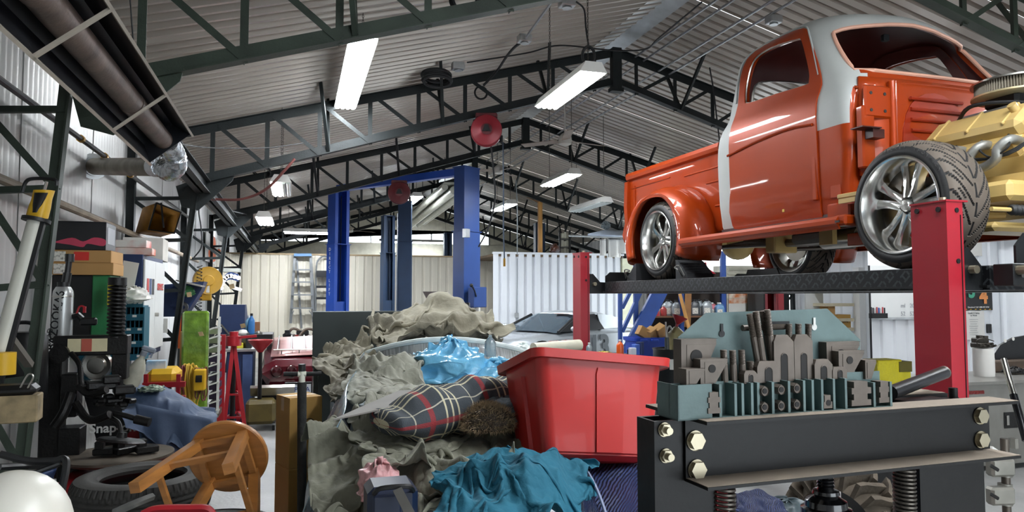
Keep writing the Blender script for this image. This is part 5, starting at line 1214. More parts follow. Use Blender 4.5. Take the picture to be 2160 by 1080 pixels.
m = MB(); m.grid(60, 40, plaidf, cv=True); o = m.build('plaid_blanket', pm, label='dark plaid blanket rolled across the heap under the grey board', cat='blanket', sharp=180)
at = o.data.attributes.new('weave', 'FLOAT_VECTOR', 'POINT')
at.data.foreach_set('vector', [c for i in range(60) for j in range(40) for c in (i / 59 * 1.15, j / 40 * 1.05, 0)])
# grey cardboard strips
brd = M('grey_board', '837f7a', .7, var=.08)
def board(label, pts, th=.006, mat=brd):
    m = MB(); n = len(pts); m.add([tuple(p) for p in pts] + [(p.x, p.y, p.z - th) for p in pts], [tuple(range(n)), tuple(range(n, 2 * n))[::-1]] + [(i, (i + 1) % n, n + (i + 1) % n, n + i) for i in range(n)]); return m.build('board', mat, label=label, cat='board')
board('long pointed grey board lying over the plaid blanket', [P(703, 884, y=3.05), P(830, 857, y=3.10), P(908, 826, y=3.25), P(905, 818, y=3.5), P(840, 824, y=3.55), P(775, 852, y=3.3)])
board('shorter grey board under the long one', [P(790, 870, y=3.06), P(860, 854, y=3.10), P(915, 836, y=3.18), P(912, 829, y=3.35), P(850, 842, y=3.3)], .006, M('grey_board2', '6a6763', .7))
# slate pad and fur rug
slate = cloth_mat('slate_pad', '5a6a76', '4d5b66', .8, .25, 40)
fur = M('fur_rug', '5a5046', .95, var=.35, scale=60, bump=1.0, bscale=180)
def blob(c, r, seed, nu=36, nv=22, amp=.12, flatten=.0, pw=1.0):
    rg = random.Random(seed); ph = [(rg.uniform(0, 6.28), rg.uniform(0, 6.28), rg.uniform(2, 7), rg.uniform(2, 7)) for _ in range(7)]
    m = MB(); c = V(c)
    def fn(a, b_):
        t = a * 2 * math.pi; p = (b_ * .998 + .001) * math.pi
        k = 1 + amp * sum(math.sin(u1 + f1 * t if k_ % 2 else u1 + f1 * p * 2) * math.sin(u2 + f2 * p + int(f1) * t) for k_, (u1, u2, f1, f2) in enumerate(ph)) / 2.2
        x, y, z = math.sin(p) * math.cos(t), math.sin(p) * math.sin(t), math.cos(p)
        if z < 0: z *= .5
        return c + V((x * r[0] * k, y * r[1] * k, z * r[2] * k))
    m.grid(nu, nv, fn, cu=True); return m
blob(P(1070, 866, y=2.95) + V((0, .08, -.03)), (.17, .14, .08), 3, amp=.10).build('padded_mat', slate, label='slate blue padded mat bunched behind the fur rug', cat='mat', sharp=180)
o = blob(P(1035, 896, y=2.84) + V((0, .04, .0)), (.10, .10, .07), 6, 60, 40, amp=.10).build('fur_rug', fur, label='shaggy brown fur rug wedged beside the red tote', cat='rug', sharp=180)
m = MB(); rr = random.Random(5); vv = [(V(v.co), V(v.normal)) for v in o.data.vertices if v.co.z > .02]
for k in range(5200):
    c, nn = rr.choice(vv); c = c + V((rr.uniform(-.012, .012), rr.uniform(-.012, .012), rr.uniform(-.008, .008))); t_ = (nn + V((rr.uniform(-.7, .7), rr.uniform(-.7, .7), rr.uniform(-.6, .3)))).normalized() * rr.uniform(.012, .026); s2 = t_.cross(V((rr.random(), rr.random(), rr.random()))).normalized() * .0011
    m.add([c - s2, c + s2, c + t_], [(0, 1, 2)])
m.build('fur_pile', M('fur_hair', 'a48f72', .9, var=.4, scale=40), o, kind='stuff', fix=False)
# light-blue plastic bag
bagm = M('blue_plastic_bag', '74b9dc', .22, var=.22, scale=7, trans=.0, bump=.55, bscale=16, coat=.5)
def crumple(name, c, r, seed, mat, label, cat, amp=.05, fine=.35, sub=1):
    m = blob(c, r, seed, 70, 44, amp=.10); o = m.build(name, mat, label=label, cat=cat, sharp=180)
    for k, (sc, st) in enumerate(((.10, amp), (.035, amp * fine))):
        tx = bpy.data.textures.new(name + str(k), 'VORONOI'); tx.noise_scale = sc; tx.distance_metric = 'DISTANCE'; tx.weight_1 = -1; tx.weight_2 = 1
        d_ = o.modifiers.new('d', 'DISPLACE'); d_.texture = tx; d_.strength = st; d_.mid_level = .35; d_.texture_coords = 'LOCAL'
    if sub: s_ = o.modifiers.new('s', 'SUBSURF'); s_.levels = 1; s_.render_levels = sub
    return o
crumple('plastic_bag', P(955, 778, y=4.75) + V((0, .1, -.02)), (.31, .28, .21), 4, bagm, 'crumpled light blue plastic bag heaped before the windscreen', 'plastic bag', .07, .75)
crumple('plastic_bag', P(1058, 790, y=4.65) + V((0, .1, -.05)), (.26, .2, .15), 9, bagm, 'flatter light blue plastic bag running behind the red tote', 'plastic bag', .06, .75)
clr = M('clear_plastic', 'cfe0e6', .08, trans=.7, var=.05, bump=.4, bscale=30)
m = MB(); b0 = P(1034, 752, y=4.9); m.lathe([(0, 0), (.038, 0), (.042, .02), (.040, .09), (.035, .11), (.012, .135), (.012, .15), (0, .15)], 16, b0); m.build('plastic_bottle', clr, label='clear plastic bottle stuck upright in the blue bag', cat='bottle')
# red tote
tred = M('tote_red', 'bf2a26', .38, var=.05, scale=3, coat=.1)
FH = V((CF.x, CF.y, 0)).normalized()
xd = (CR * math.cos(.36) + FH * math.sin(.36)).normalized(); yd = V((-xd.y, xd.x, 0))
cr0 = P(1152, 968, d=2.70)
Rt = Matrix((xd, yd, V((0, 0, 1)))).transposed() @ Matrix.Rotation(math.radians(-15), 3, 'X') @ Matrix.Rotation(math.radians(6), 3, 'Y')
tote = T('storage_tote', 'red plastic storage tote tipped back on the blanket heap', 'tote', cr0, rot=Rt.to_euler())
TL_, TW_, TH_ = .46, .33, .405
def trr(z, g):  # ring of the tapered tub
    k = z / TH_; L_ = TL_ + .10 * k + g; w_ = TW_ + .09 * k + g; return [V((x + TL_ / 2, y + TW_ / 2, z)) for x, y in rrect(L_, w_, .05, 5)]
m = MB(); m.loft([trr(.012, -.03), trr(0, -.06)][::-1] + [trr(.03, -.004), trr(TH_ * .5, 0), trr(TH_ - .03, 0), trr(TH_ - .03, .045), trr(TH_ - .034, .055), trr(TH_, .055), trr(TH_, .02), trr(TH_ - .01, -.004), trr(TH_ * .4, -.008), trr(.02, -.012)], cap=True); tb2 = m.build('tub', tred, tote)
for x0, w_ in ((.10, .07), (.30, .07)):
    pass
m = MB(); m.loft([[V((TL_ / 2 + x + .03, -.007 - .045 * (z / TH_), z)) for x in (-.055 - k, -.045 - k, .045 + k, .055 + k)] + [V((TL_ / 2 + x + .03, .012 - .045 * (z / TH_), z)) for x in (.055 + k, -.055 - k)] for z, k in ((.03, 0), (TH_ * .80, .006), (TH_ * .86, 0))]); m.build('front_rib', tred, tote)
m = MB(); m.loft([[V((-.006 - .05 * (z / TH_) - (.008 if 0 < i < 3 else -.02), TW_ / 2 + y, z)) for i, y in enumerate((-.05, -.04, .04, .05))] for z in (.03, TH_ * .8)]); m.build('end_rib', tred, tote)
# teal cloth and quilted blankets
tealc = cloth_mat('teal_cloth', '1a6177', '20657a', .85, .3, 30, .0)
H6 = field([(900, 1090, 2.25), (960, 1040, 2.38), (1040, 985, 2.48), (1100, 958, 2.55), (1150, 975, 2.5), (1200, 1012, 2.42), (1255, 1070, 2.32), (1100, 1010, 2.35), (1050, 1055, 2.25), (1150, 1060, 2.22), (1100, 1120, 2.15), (1000, 1120, 2.15), (1220, 1120, 2.2)], 5)
f = drape(0, 1, 0, 1, 90, 66, H6, (.5, .3), 21, base=ubase(915, 1245, 2.12, 2.62, 1010), noise=.04, fine=.006, folds=((.07, .17, .9), (.035, .09, -.3)))
sheet('teal_cloth', f, 90, 66, tealc, 'teal cloth bunched at the foot of the red tote', 'cloth')
def quilt_mat():
    if 'blue_quilt' in MATS: return MATS['blue_quilt']
    m = M('blue_quilt', '1c2c58', .6, var=.1, scale=4); nt = m.node_tree; N = nt.nodes; L = nt.links; b = N['Principled BSDF']
    tc = [n for n in N if n.type == 'TEX_COORD'][0]; at = N.new('ShaderNodeAttribute'); at.attribute_name = 'weave'
    w = N.new('ShaderNodeTexWave'); w.wave_type = 'BANDS'; w.bands_direction = 'DIAGONAL'; w.inputs['Scale'].default_value = 24; w.inputs['Distortion'].default_value = 3; w.inputs['Detail'].default_value = 1; L.new(at.outputs['Vector'], w.inputs['Vector'])
    bp = N.new('ShaderNodeBump'); bp.inputs['Strength'].default_value = .8; bp.inputs['Distance'].default_value = .015; L.new(w.outputs[0], bp.inputs['Height']); L.new(bp.outputs[0], b.inputs['Normal']); return m
def quilt(name, pts, label, nu=30, nv=24):
    """thick quilted blanket: pts = 4 corners a,b (top) c,d (bottom)"""
    a, b_, c, d_ = pts
    def fn(i, j):
        p = a.lerp(b_, i).lerp(d_.lerp(c, i), j); bul = math.sin(math.pi * j) * .05 + .012 * math.sin(i * 14 + j * 5) + .010 * math.sin(j * 17 - i * 6)
        return p + V((0, -bul, bul * .5))
    m = MB(); m.grid(nu, nv, fn); o = m.build(name, quilt_mat(), label=label, cat='blanket', sharp=180)
    at = o.data.attributes.new('weave', 'FLOAT_VECTOR', 'POINT'); at.data.foreach_set('vector', [q for i in range(nu) for j in range(nv) for q in (i / nu * .8, j / nv * .6, 0)])
    s_ = o.modifiers.new('t', 'SOLIDIFY'); s_.thickness = .022; s_.offset = -1; s_ = o.modifiers.new('s', 'SUBSURF'); s_.levels = 1; s_.render_levels = 2; return o
quilt('moving_blanket', (P(1185, 955, y=2.95), P(1440, 955, y=2.85), P(1420, 1150, y=2.05), P(1262, 1150, y=2.12)), 'navy quilted moving blanket hanging below the red tote')
quilt('moving_blanket', (P(1165, 975, y=2.75), P(1205, 955, y=2.85), P(1290, 1150, y=2.10), P(1225, 1150, y=2.2)), 'turned-over edge of a navy quilted blanket beside the teal cloth', 10, 24)
quilt('moving_blanket', (P(1540, 1040, y=2.35), P(1590, 1030, y=2.4), P(1690, 1110, y=2.1), P(1540, 1130, y=2.1)), 'navy quilted blanket showing under the press beam', 16, 14)
m = MB(); m.tube([P(1205, 955, y=2.85).lerp(P(1290, 1150, y=2.10), k / 20) + V((0, -.05 * math.sin(math.pi * k / 20) - .014, .025 * math.sin(math.pi * k / 20) + .012)) for k in range(21)], .006, 6); m.build('blanket_binding', M('binding', '8d99b5', .7), label='pale stitched binding along the navy blanket edge', cat='binding')
# small things under the canvas edge
crumple('pink_bag', P(800, 1030, y=2.62), (.085, .12, .10), 12, M('pink_plastic', 'd7a0a2', .25, var=.3, scale=9, bump=.3), 'pink and clear plastic bag peeking out under the canvas', 'plastic bag', .03)
tbx = T('tool_box', 'navy tool box corner with handle below the canvas', 'tool box', P(828, 1105, y=2.28))
nv = M('navy_plastic', '111d36', .35, var=.08)
m = MB(); m.box((0, .06, .05), (.155, .16, .13), bev=.02); m.build('body', nv, tbx); m = MB(); m.box((-.02, -.022, .055), (.085, .012, .08), bev=.01); m.build('latch', nv, tbx)
m = MB(); m.tube(bez([(-.06, -.02, .10), (-.04, -.04, .12), (.04, -.04, .12), (.06, -.02, .10)], 5), .008, 6); m.build('handle', black, tbx)
m = MB(); m.bar(P(838, 1032, y=2.22), P(868, 1090, y=2.12), .028, .004, up=(0, -1, .3)); m.build('steel_strip', M('dull_metal'), label='flat steel strip leaning over the navy tool box', cat='strip')
# --- dark cabinet standing behind
cabm = M('graphite_cabinet', '2d3433', .4, .2, var=.06)
cb_ = P(673, 657, y=7.6); cbr = P(858, 653, y=7.6)
cab2 = T('steel_cabinet', 'plain graphite steel cabinet standing behind the covered car', 'cabinet', ((cb_.x + cbr.x) / 2, 7.8, 0))
w_ = (cbr.x - cb_.x) + .12; zt2 = cb_.z
m = MB(); m.b2((-w_ / 2 + .02, 0, .03), (w_ / 2 - .02, .38, zt2 - .01), bev=.006); m.build('body', cabm, cab2)
zm = P(673, 776, y=7.6).z
m = MB(); m.b2((-w_ / 2, -.20, zm), (w_ / 2, -.17, zt2), bev=.004); m.build('upper_panel', cabm, cab2)
m = MB(); m.b2((-w_ / 2 + .06, -.10, .1), (w_ / 2, -.08, zm - .01), bev=.004); m.build('lower_panel', cabm, cab2)
# ================================================================== LEFT SIDE
kraft = M('cardboard', 'b48a55', .8, var=.08, scale=4); kraftd = M('cardboard_tape', 'c9ab7d', .4)
papw = M('paper_white', 'dcdad4', .8, var=.04); navy = M('navy_paint', '1d2f55', .45, var=.1); tealp = M('teal_paint', '17566a', .45, var=.15)
wht = M('white_enamel', 'd9dad8', .4, var=.04); redp = M('shop_red', '9c1823', .38, var=.08); yel = M('shop_yellow', 'd2a51e', .45, var=.12)
blk = black; chr_ = chromeb; greasy = M('greasy_black', '131212', .42, .25, var=.3, scale=9, bump=.15)
def carton(label, c, sz, rz=0, mat=kraft, group=None, tape=True, name='cardboard_box', extra=None):
    """c = centre of the base"""
    t = T(name, label, 'box', c, rz, group); w, d_, h = sz
    m = MB(); m.box((0, 0, h / 2), sz, bev=.003); m.build('body', mat, t)
    for s_ in (-1, 1): m = MB(); m.box((0, s_ * d_ / 4, h + .002), (w * .99, d_ / 2 - .004, .003)); m.build('flap', mat, t)
    if tape: m = MB(); m.box((0, 0, h + .0045), (w * .99, .05, .001)); m.box((-w / 2 - .0008, 0, h * .9), (.001, .05, h * .2)); m.box((w / 2 + .0008, 0, h * .9), (.001, .05, h * .2)); m.build('tape', kraftd, t)
    return t
def facecam(p): q = EYE - p; return math.atan2(q.y, q.x) + math.pi / 2
# --- tyre changer standing behind the first column
tyc = P(250, 1000, y=5.2); TCx, TCy = tyc.x, 5.2
tc_ = T('tyre_changer', 'greasy black tyre changer with spring-loaded tower arm and round turntable', 'tyre changer', (P(250, 960, y=5.1).x, 5.1, 0), world=True)
def bx(nm, u0, u1, v0, v1, y, dp, mat, bev=.006):
    a = P(u0, v0, y=y); b_ = P(u1, v1, y=y); m = MB(); m.b2((a.x, y, a.z), (b_.x, y + dp, b_.z), bev=bev); return m.build(nm, mat, tc_)
bx('swing_arm', 112, 268, 709, 748, 5.15, .12, greasy)
a = P(143, 715, y=5.145); b_ = P(226, 741, y=5.145); m = MB(); m.b2((a.x, 5.143, a.z), (b_.x, 5.147, b_.z)); lb_ = m.build('instruction_label', M('label_cream', 'd9cfa8', .6), tc_)
a = P(172, 715, y=5.14); b_ = P(193, 741, y=5.14); m = MB(); m.b2((a.x, 5.139, a.z), (b_.x, 5.142, b_.z)); m.build('red_pictogram', M('label_red', 'b85a4a', .6), tc_)
p = P(127, 746, y=5.14); m = MB(); m.cyl(p, p + V((0, -.03, 0)), .055, n=20); m.build('pivot_cap', greasy, tc_)
bx('tower', 86, 122, 745, 1010, 5.22, .14, greasy); bx('tower_box', 122, 165, 905, 1015, 5.18, .16, greasy)
bx('slide_block', 128, 160, 790, 880, 5.12, .14, greasy)
bx('arm_yoke', 236, 266, 745, 800, 5.16, .10, greasy)
pt = P(248, 592, y=5.2); pb_ = P(249, 860, y=5.2)
m = MB(); m.prism(hexb(.026), pt.z - pb_.z, (pb_.x, 5.2, pb_.z), (1, 0, 0), (0, 1, 0), (0, 0, 1)); m.build('hex_shaft', greasy, tc_)
m = MB(); m.tube([V((pt.x + .047 * math.cos(i * .4), 5.2 + .047 * math.sin(i * .4), pt.z - .03 - i * .4 / 6.283 * .024)) for i in range(230)], .009, 6); m.build('return_spring', greasy, tc_)
m = MB(); m.cyl((pt.x, 5.2, pt.z - .03), (pt.x, 5.2, pt.z + .02), .055, n=18); m.build('shaft_cap', greasy, tc_)
tz = P(250, 957, y=5.15).z
m = MB(); m.lathe([(0, -.03), (.30, -.03), (.32, -.015), (.32, 0), (0, 0)], 40, (P(250, 957, y=5.15).x, 5.15, tz)); m.build('turntable', M('turntable_steel', '6b6257', .55, .5, var=.3), tc_)
for i, (u, v) in enumerate(((222, 945), (310, 935), (262, 955))): q = P(u, v, y=5.1); m = MB(); m.box((q.x, 5.1, tz + .03), (.13, .07, .04), .4 * i, bev=.006).box((q.x - .03, 5.1, tz + .07), (.05, .06, .05), .4 * i, bev=.006); m.build('clamp_jaw', greasy, tc_)
a = P(84, 1045, y=4.6); b_ = P(186, 1090, y=4.6); m = MB(); m.b2((a.x, 4.6, 0), (b_.x + .35, 5.3, a.z), bev=.012); m.build('red_base', redp, tc_)
a = P(84, 1058, y=4.595); m = MB(); m.b2((a.x, 4.594, a.z), (a.x + .07, 4.598, a.z - .14)); m.build('warning_label', papw, tc_)
m = MB(); q = P(205, 770, y=5.5); m.b2((q.x - .12, 5.5, q.z - .10), (q.x + .14, 5.7, q.z + .13), bev=.01); m.build('teal_tank', tealp, tc_)
m = MB(); m.lathe([(0, .03), (.05, .03), (.06, .015), (.085, .02), (.10, .0)], 28, (q.x, 5.5, q.z), (0, -1, 0)); m.build('round_cap', chr_, tc_)
# helper arms
for nm, pts, r in (('helper_arm', [(165, 815, 5.0), (190, 832, 4.95), (225, 822, 4.9)], .022), ('helper_arm', [(160, 850, 5.0), (180, 880, 4.95), (200, 886, 4.9), (232, 874, 4.85)], .024), ('bent_lever', [(231, 880, 4.9), (250, 892, 4.88), (255, 915, 4.85), (256, 925, 4.85)], .014), ('roller_arm', [(230, 870, 4.9), (262, 876, 4.85), (296, 886, 4.8)], .016), ('lower_link', [(150, 830, 5.05), (135, 870, 5.0), (115, 900, 5.0)], .030), ('air_hose', [(150, 745, 5.1), (168, 770, 5.05), (172, 810, 5.0), (182, 815, 5.0)], .016)):
    m = MB(); m.tube(bez([P(*q[:2], y=q[2]) for q in pts], 6), r, 10); m.build(nm, greasy, tc_)
q = P(255, 930, y=4.85); m = MB(); m.lathe([(0, -.006), (.13, -.004), (.135, .0), (.12, .012), (.03, .02), (.025, .05), (0, .05)], 28, q, V((.15, .1, 1))); m.build('press_disc', greasy, tc_)
q = P(286, 884, y=4.8); m = MB(); m.cyl(q, q + V((.08, -.02, -.02)), .028, n=12); m.build('roller', greasy, tc_)
for u, v, w in ((215, 812, .16), (262, 822, .12), (235, 800, .10)): q = P(u, v, y=5.0); m = MB(); m.box(q, (w, .10, .05), .3, bev=.01); m.build('bead_tool', greasy, tc_)
for k in range(9): q = P(205 + k * 8, 835 + (k * 37) % 22, y=5.02); m = MB(); m.box(q, (.05 + .03 * (k % 3), .05, .03), k * .7, bev=.008); m.build('linkage_piece', greasy, tc_)
# lettered black and red console
cn = T('balancer_console', 'black and red machine console with white lettering beside the turntable', 'console', P(235, 935, y=5.6), world=True)
poly = [P(u, v, y=5.6) for u, v in ((165, 790), (205, 832), (262, 865), (290, 905), (285, 935), (240, 960), (205, 935), (190, 880))]
m = MB(); m.prism([(q.x, q.z) for q in poly], .12, (0, 5.6, 0), (1, 0, 0), (0, 0, 1), (0, 1, 0)); m.build('black_panel', blk, cn)
poly = [P(u, v, y=5.58) for u, v in ((288, 895), (300, 945), (240, 960), (255, 930))]
m = MB(); m.prism([(q.x, q.z) for q in poly], .10, (0, 5.59, 0), (1, 0, 0), (0, 0, 1), (0, 1, 0)); m.build('red_panel', redp, cn)
text('Snap-on', .088, white, cn, P(238, 903, y=5.585), (1, 0, 0), (0.12, 0, 1), bold=.002)
# silver bead seater tank
bt = T('bead_seater', 'silver air tank bead seater with black lettering and trigger valve', 'air tank', P(130, 715, y=5.25))
s_ = abs(P(152, 660, y=5.25).x - P(108, 660, y=5.25).x) / 2; hz = P(130, 605, y=5.25).z - P(130, 715, y=5.25).z
m = MB(); m.lathe([(0, 0), (s_ * .9, 0), (s_, .02), (s_, hz * .86), (s_ * .95, hz * .92), (s_ * .7, hz), (0, hz)], 28); m.build('tank', M('tank_silver', 'b3b5b4', .32, .6, var=.08), bt)
m = MB(); m.lathe([(s_ * 1.01, hz * .80), (s_ * 1.02, hz * .81), (s_ * 1.02, hz * .82), (s_ * 1.01, hz * .83)], 28); m.build('seam', chr_, bt)
m = MB(); m.cyl((0, 0, hz), (.0, 0, hz + .03), s_ * .62, n=16).cyl((0.01, 0, hz), (.02, 0, hz + .09), .025, n=10).cyl((.02, 0, hz + .09), (.03, 0, hz + .20), .018, n=10).cyl((.03, 0, hz + .16), (.03, 0, hz + .21), .027, n=10); m.build('valve', blk, bt)
m = MB(); m.tube([(s_, 0, hz * .42), (s_ + .03, 0, hz * .45), (s_ + .05, 0, hz * .38)], .022, 8).box((s_ + .09, 0, hz * .33), (.10, .035, .05), bev=.01); m.build('trigger_grip', blk, bt)
m = MB(); m.tube(bez([(s_ + .02, -.01, hz * .46), (s_ + .04, -.01, hz * .62), (s_ + .07, -.01, hz * .6), (s_ + .07, -.01, hz * .5)], 5), .006, 6).box((s_ + .068, -.01, hz * .56), (.015, .02, .04)); m.build('trigger', redp, bt)
text('BAZOOKA6', .070, blk, bt, (-.02, -s_ * .97, hz * .36), (.12, 0, 1), (-1, 0, .12), bold=.001)
text('BEAD', .045, blk, bt, (-.055, -s_ * .86, hz * .05), (.12, 0, 1), (-1, 0, .12))
# pale tube tool with yellow grip leaning on the column
tl = T('work_light', 'long pale tube work light with yellow and black handle leaning by the column', 'work light', P(-20, 800, y=3.9), world=True)
A0, A1 = P(76, 466, y=4.0), P(-22, 830, y=3.9); dv = (A0 - A1).normalized()
m = MB(); m.cyl(A1, A0, .037, n=20); m.build('tube', M('tube_pale', 'c9c8bc', .35, var=.08), tl)
sd = CR * .036; m = MB(); m.bar(A1 + sd, A0 + sd, .02, .03, up=(0, -1, 0)); m.build('black_spine', blk, tl)
m = MB(); m.cyl(A0 - dv * .005, A0 + dv * .012, .062, n=24); m.build('collar', blk, tl)
m = MB(); m.loft([[A0 + dv * z + CR * (x * r) + CF * (y * r * .9) for x, y in rrect(2, 2, .7, 4)] for z, r in ((.012, .044), (.06, .044), (.11, .040), (.155, .042))]); m.build('handle', yel, tl)
m = MB(); m.loft([[A0 + dv * z + CR * (x * r + .008) - CF * .028 + CF * (y * .016) for x, y in rrect(2, 2, .7, 3)] for z, r in ((.04, .012), (.08, .022), (.14, .030))]); m.build('grip_pad', blk, tl)
m = MB(); m.cyl(A0 + dv * .15, A0 + dv * .20, .008, n=8); m.build('stem', chr_, tl)
m = MB(); h0 = A0 + dv * .20; m.tube(bez([h0 + CR * .05 - CU * .02, h0 + CR * .04 + CU * .01, h0 - CR * .06 + CU * .015, h0 - CR * .10 - CU * .0, h0 - CR * .12 - CU * .05], 5), .009, 8); m.build('hook', blk, tl)
m = MB(); q = P(6, 790, y=3.85); m.cyl(q, q + V((0, 0, .10)), .05, n=16); m.build('lower_grip', yel, tl)
# black tank with IBC letters, brown wooden block, brass fitting
bk = T('black_drum', 'black compressor drum behind the first column, lettered IBC', 'drum', P(48, 840, y=5.0)); 
r0 = .12; hh = P(48, 700, y=5.0).z - P(48, 840, y=5.0).z
m = MB(); m.lathe([(0, 0), (r0, 0), (r0 * 1.05, .03), (r0, hh * .9), (r0 * .8, hh), (0, hh)], 24); m.build('body', blk, bk)
m = MB(); m.tube(bez([(-.05, 0, hh), (-.05, 0, hh + .05), (.03, 0, hh + .05), (.03, 0, hh)], 5), .012, 8); m.build('handle', blk, bk)
text('IBC', .055, white, bk, (-.02, -r0 * 1.05, hh * .78), (1, 0, 0), (0, 0, 1))
m = MB(); q = P(60, 772, y=4.85); m.cyl(q, q + V((0, 0, -.04)), .012, n=8); m.build('brass_valve', M('brass'), bk)
wb = T('battery_block', 'old oil-stained block with a black lid and wire bail', 'block', P(28, 893, y=3.7)); 
m = MB(); m.box((0, .05, .06), (.17, .12, .12), .1, bev=.005); m.build('block', M('stained_block', '8a7a5c', .8, var=.4, scale=14), wb)
m = MB(); m.box((-.01, .05, .14), (.17, .13, .05), .1, bev=.02); m.build('lid', greasy, wb); m = MB(); m.tube(bez([(.02, 0, .15), (.05, 0, .21), (.07, 0, .2), (.05, 0, .15)], 5), .004, 5); m.build('bail', chr_, wb)
m = MB(); m.bar(P(22, 715, y=4.3), P(62, 770, y=4.5), .04, .03); m.build('brace_bar', M('dusty_bar', '6c675e', .6, .3), label='short dusty brace bar behind the pale tube light', cat='bar')
# hand cart at bottom-left and white round drum top
ct = T('folding_cart', 'black tubular cart with a navy fabric sling in the bottom corner', 'cart', P(60, 1120, y=2.6), world=True)
for pts, r in (([(0, 958, 2.5), (60, 972, 2.5), (115, 972, 2.5), (134, 968, 2.5), (140, 985, 2.48), (125, 1060, 2.45), (118, 1110, 2.45)], .011), ([(40, 1012, 2.45), (80, 995, 2.48), (126, 978, 2.5)], .008), ([(0, 985, 2.55), (60, 982, 2.6), (120, 985, 2.6)], .010)):
    m = MB(); m.tube(bez([P(*q[:2], y=q[2]) for q in pts], 6), r, 8); m.build('tube_frame', blk, ct)
m = MB(); pA_, pB_, pC_, pD_ = P(50, 1010, y=2.46), P(118, 985, y=2.5), P(108, 1030, y=2.55), P(45, 1095, y=2.5)
m.grid(8, 8, lambda a, b_: pA_.lerp(pB_, a).lerp(pD_.lerp(pC_, a), b_) + V((0, .03 * math.sin(a * 3.1) * math.sin(b_ * 3.1), 0))); o = m.build('sling', navy, ct); md = o.modifiers.new('s', 'SOLIDIFY'); md.thickness = .008
m = MB(); a = P(0, 985, y=2.6); b_ = P(110, 1000, y=2.62); m.b2((a.x, 2.6, a.z - .02), (b_.x, 2.64, a.z - .10)); m.build('back_panel', greasy, ct)
m = MB(); q = P(5, 1080, y=1.75); m.ell(q + V((0, .05, -.06)), (.115, .14, .13), 32, 16); m.build('white_tub', M('white_plastic', 'd6d3c8', .35, var=.03), label='rounded white plastic tub in the bottom corner', cat='tub', sharp=180)
# --- tyres
def tyre(label, c, R0=.33, w=.22, ri=.21, tilt=None, group='loose tyres'):
    t = T('tyre', label, 'tyre', c, 0, group, rot=tilt)
    m = MB()
    def fn(a, b_):
        th = a * 2 * math.pi; q = (b_ - .5) * 2; g = 0
        k = (a * 64) % 1
        if abs(q) > .55 and k < .25: g = .008
        if abs(abs(q) - .28) < .06 or abs(q) < .05: g = .008
        if .28 < abs(q) < .55 and (a * 64 + .5) % 1 < .2: g = .006
        r = R0 - .02 * abs(q) ** 4 - g; return V((r * math.cos(th), r * math.sin(th), w / 2 + q * w * .43))
    m.grid(384, 27, fn, cu=True); m.build('tread', treadd, t, sharp=50, fix=False)
    for s2 in (0, 1):
        z = lambda k: k if not s2 else w - k
        m = MB(); m.lathe([(R0 - .021, z(w * .07)), (R0 - .04, z(.008)), (R0 - .07, z(0)), (ri + .05, z(.004)), (ri + .03, z(.012)), (ri + .012, z(.012)), (ri, z(.03)), (ri + .01, z(.05))], 64); m.build('sidewall', tyred, t)
    m = MB(); m.lathe([(ri + .02, .03), (R0 - .04, w * .5), (ri + .02, w - .03)], 48); m.build('inner_liner', blk, t)
    return t
tyred = M('tyre_dusty', '3a3937', .75, var=.22, scale=7, bump=.06); treadd = M('tread_dusty', '343331', .8, var=.25, scale=7)
tcx = P(305, 1010, y=4.35)
for k, lb in enumerate(('dusty tyre at the bottom of the stack', 'middle tyre of the stack', 'top tyre of the stack under the wooden stool')): tyre(lb, (tcx.x - .01 * k, 4.40 + .01 * k, .212 * k), .35)
tx2 = P(455, 1075, y=4.2); tyre('tyre lying low beside the stack, under the stool legs', (tx2.x, 4.1, .21), .33); tyre('lowest tyre beside the stack', (tx2.x + .01, 4.12, 0), .33)
# --- wooden stool tipped over on the tyres
woodm = M('stool_wood', 'a9713a', .35, var=.28, scale=4, stretch=(1.2, 1.2, 7), coat=.25); woodl = M('end_grain', 'c9ae84', .6, var=.15, scale=30)
So = P(480, 966, y=3.85); n_ = (CR * .10 - CU * .24 - CF * .95).normalized(); e1 = (CR - n_ * CR.dot(n_)).normalized(); e2 = n_.cross(e1)
e1, e2 = e1 * math.cos(.17) + e2 * math.sin(.17), -e1 * math.sin(.17) + e2 * math.cos(.17)
stl = T('wooden_stool', 'worn wooden stool tipped over on the tyres, legs pointing out', 'stool', So, world=True)
def sp(x, y, z): return So + e1 * x + e2 * y + n_ * z
rS = .19
m = MB(); m.lathe([(0, -.032), (rS - .008, -.032), (rS, -.024), (rS, -.006), (rS - .006, 0), (0, 0)], 48, So, n_); m.build('seat', woodm, stl)
cs = [(-1, -1), (1, -1), (1, 1), (-1, 1)]; la, lb2, ll = .105, .195, .50
for x, y in cs:
    m = MB(); a, b_ = sp(x * la, y * la, 0), sp(x * lb2, y * lb2, ll); m.bar(a, b_, .046, .046, up=e2); lg = m.build('leg', woodm, stl)
    d_ = (b_ - a).normalized(); m = MB(); m.bar(b_, b_ + d_ * .002, .044, .044, up=e2); m.build('leg_end', woodl, lg)
for i in range(4):
    x, y = cs[i]; x2, y2 = cs[(i + 1) % 4]
    for z, w in ((.03, .03), (.34 if i % 2 else .28, .024)):
        k = la + (lb2 - la) * z / ll; m = MB(); m.bar(sp(x * k, y * k, z), sp(x2 * k, y2 * k, z), w, .022, up=n_); m.build('stretcher', woodm, stl)
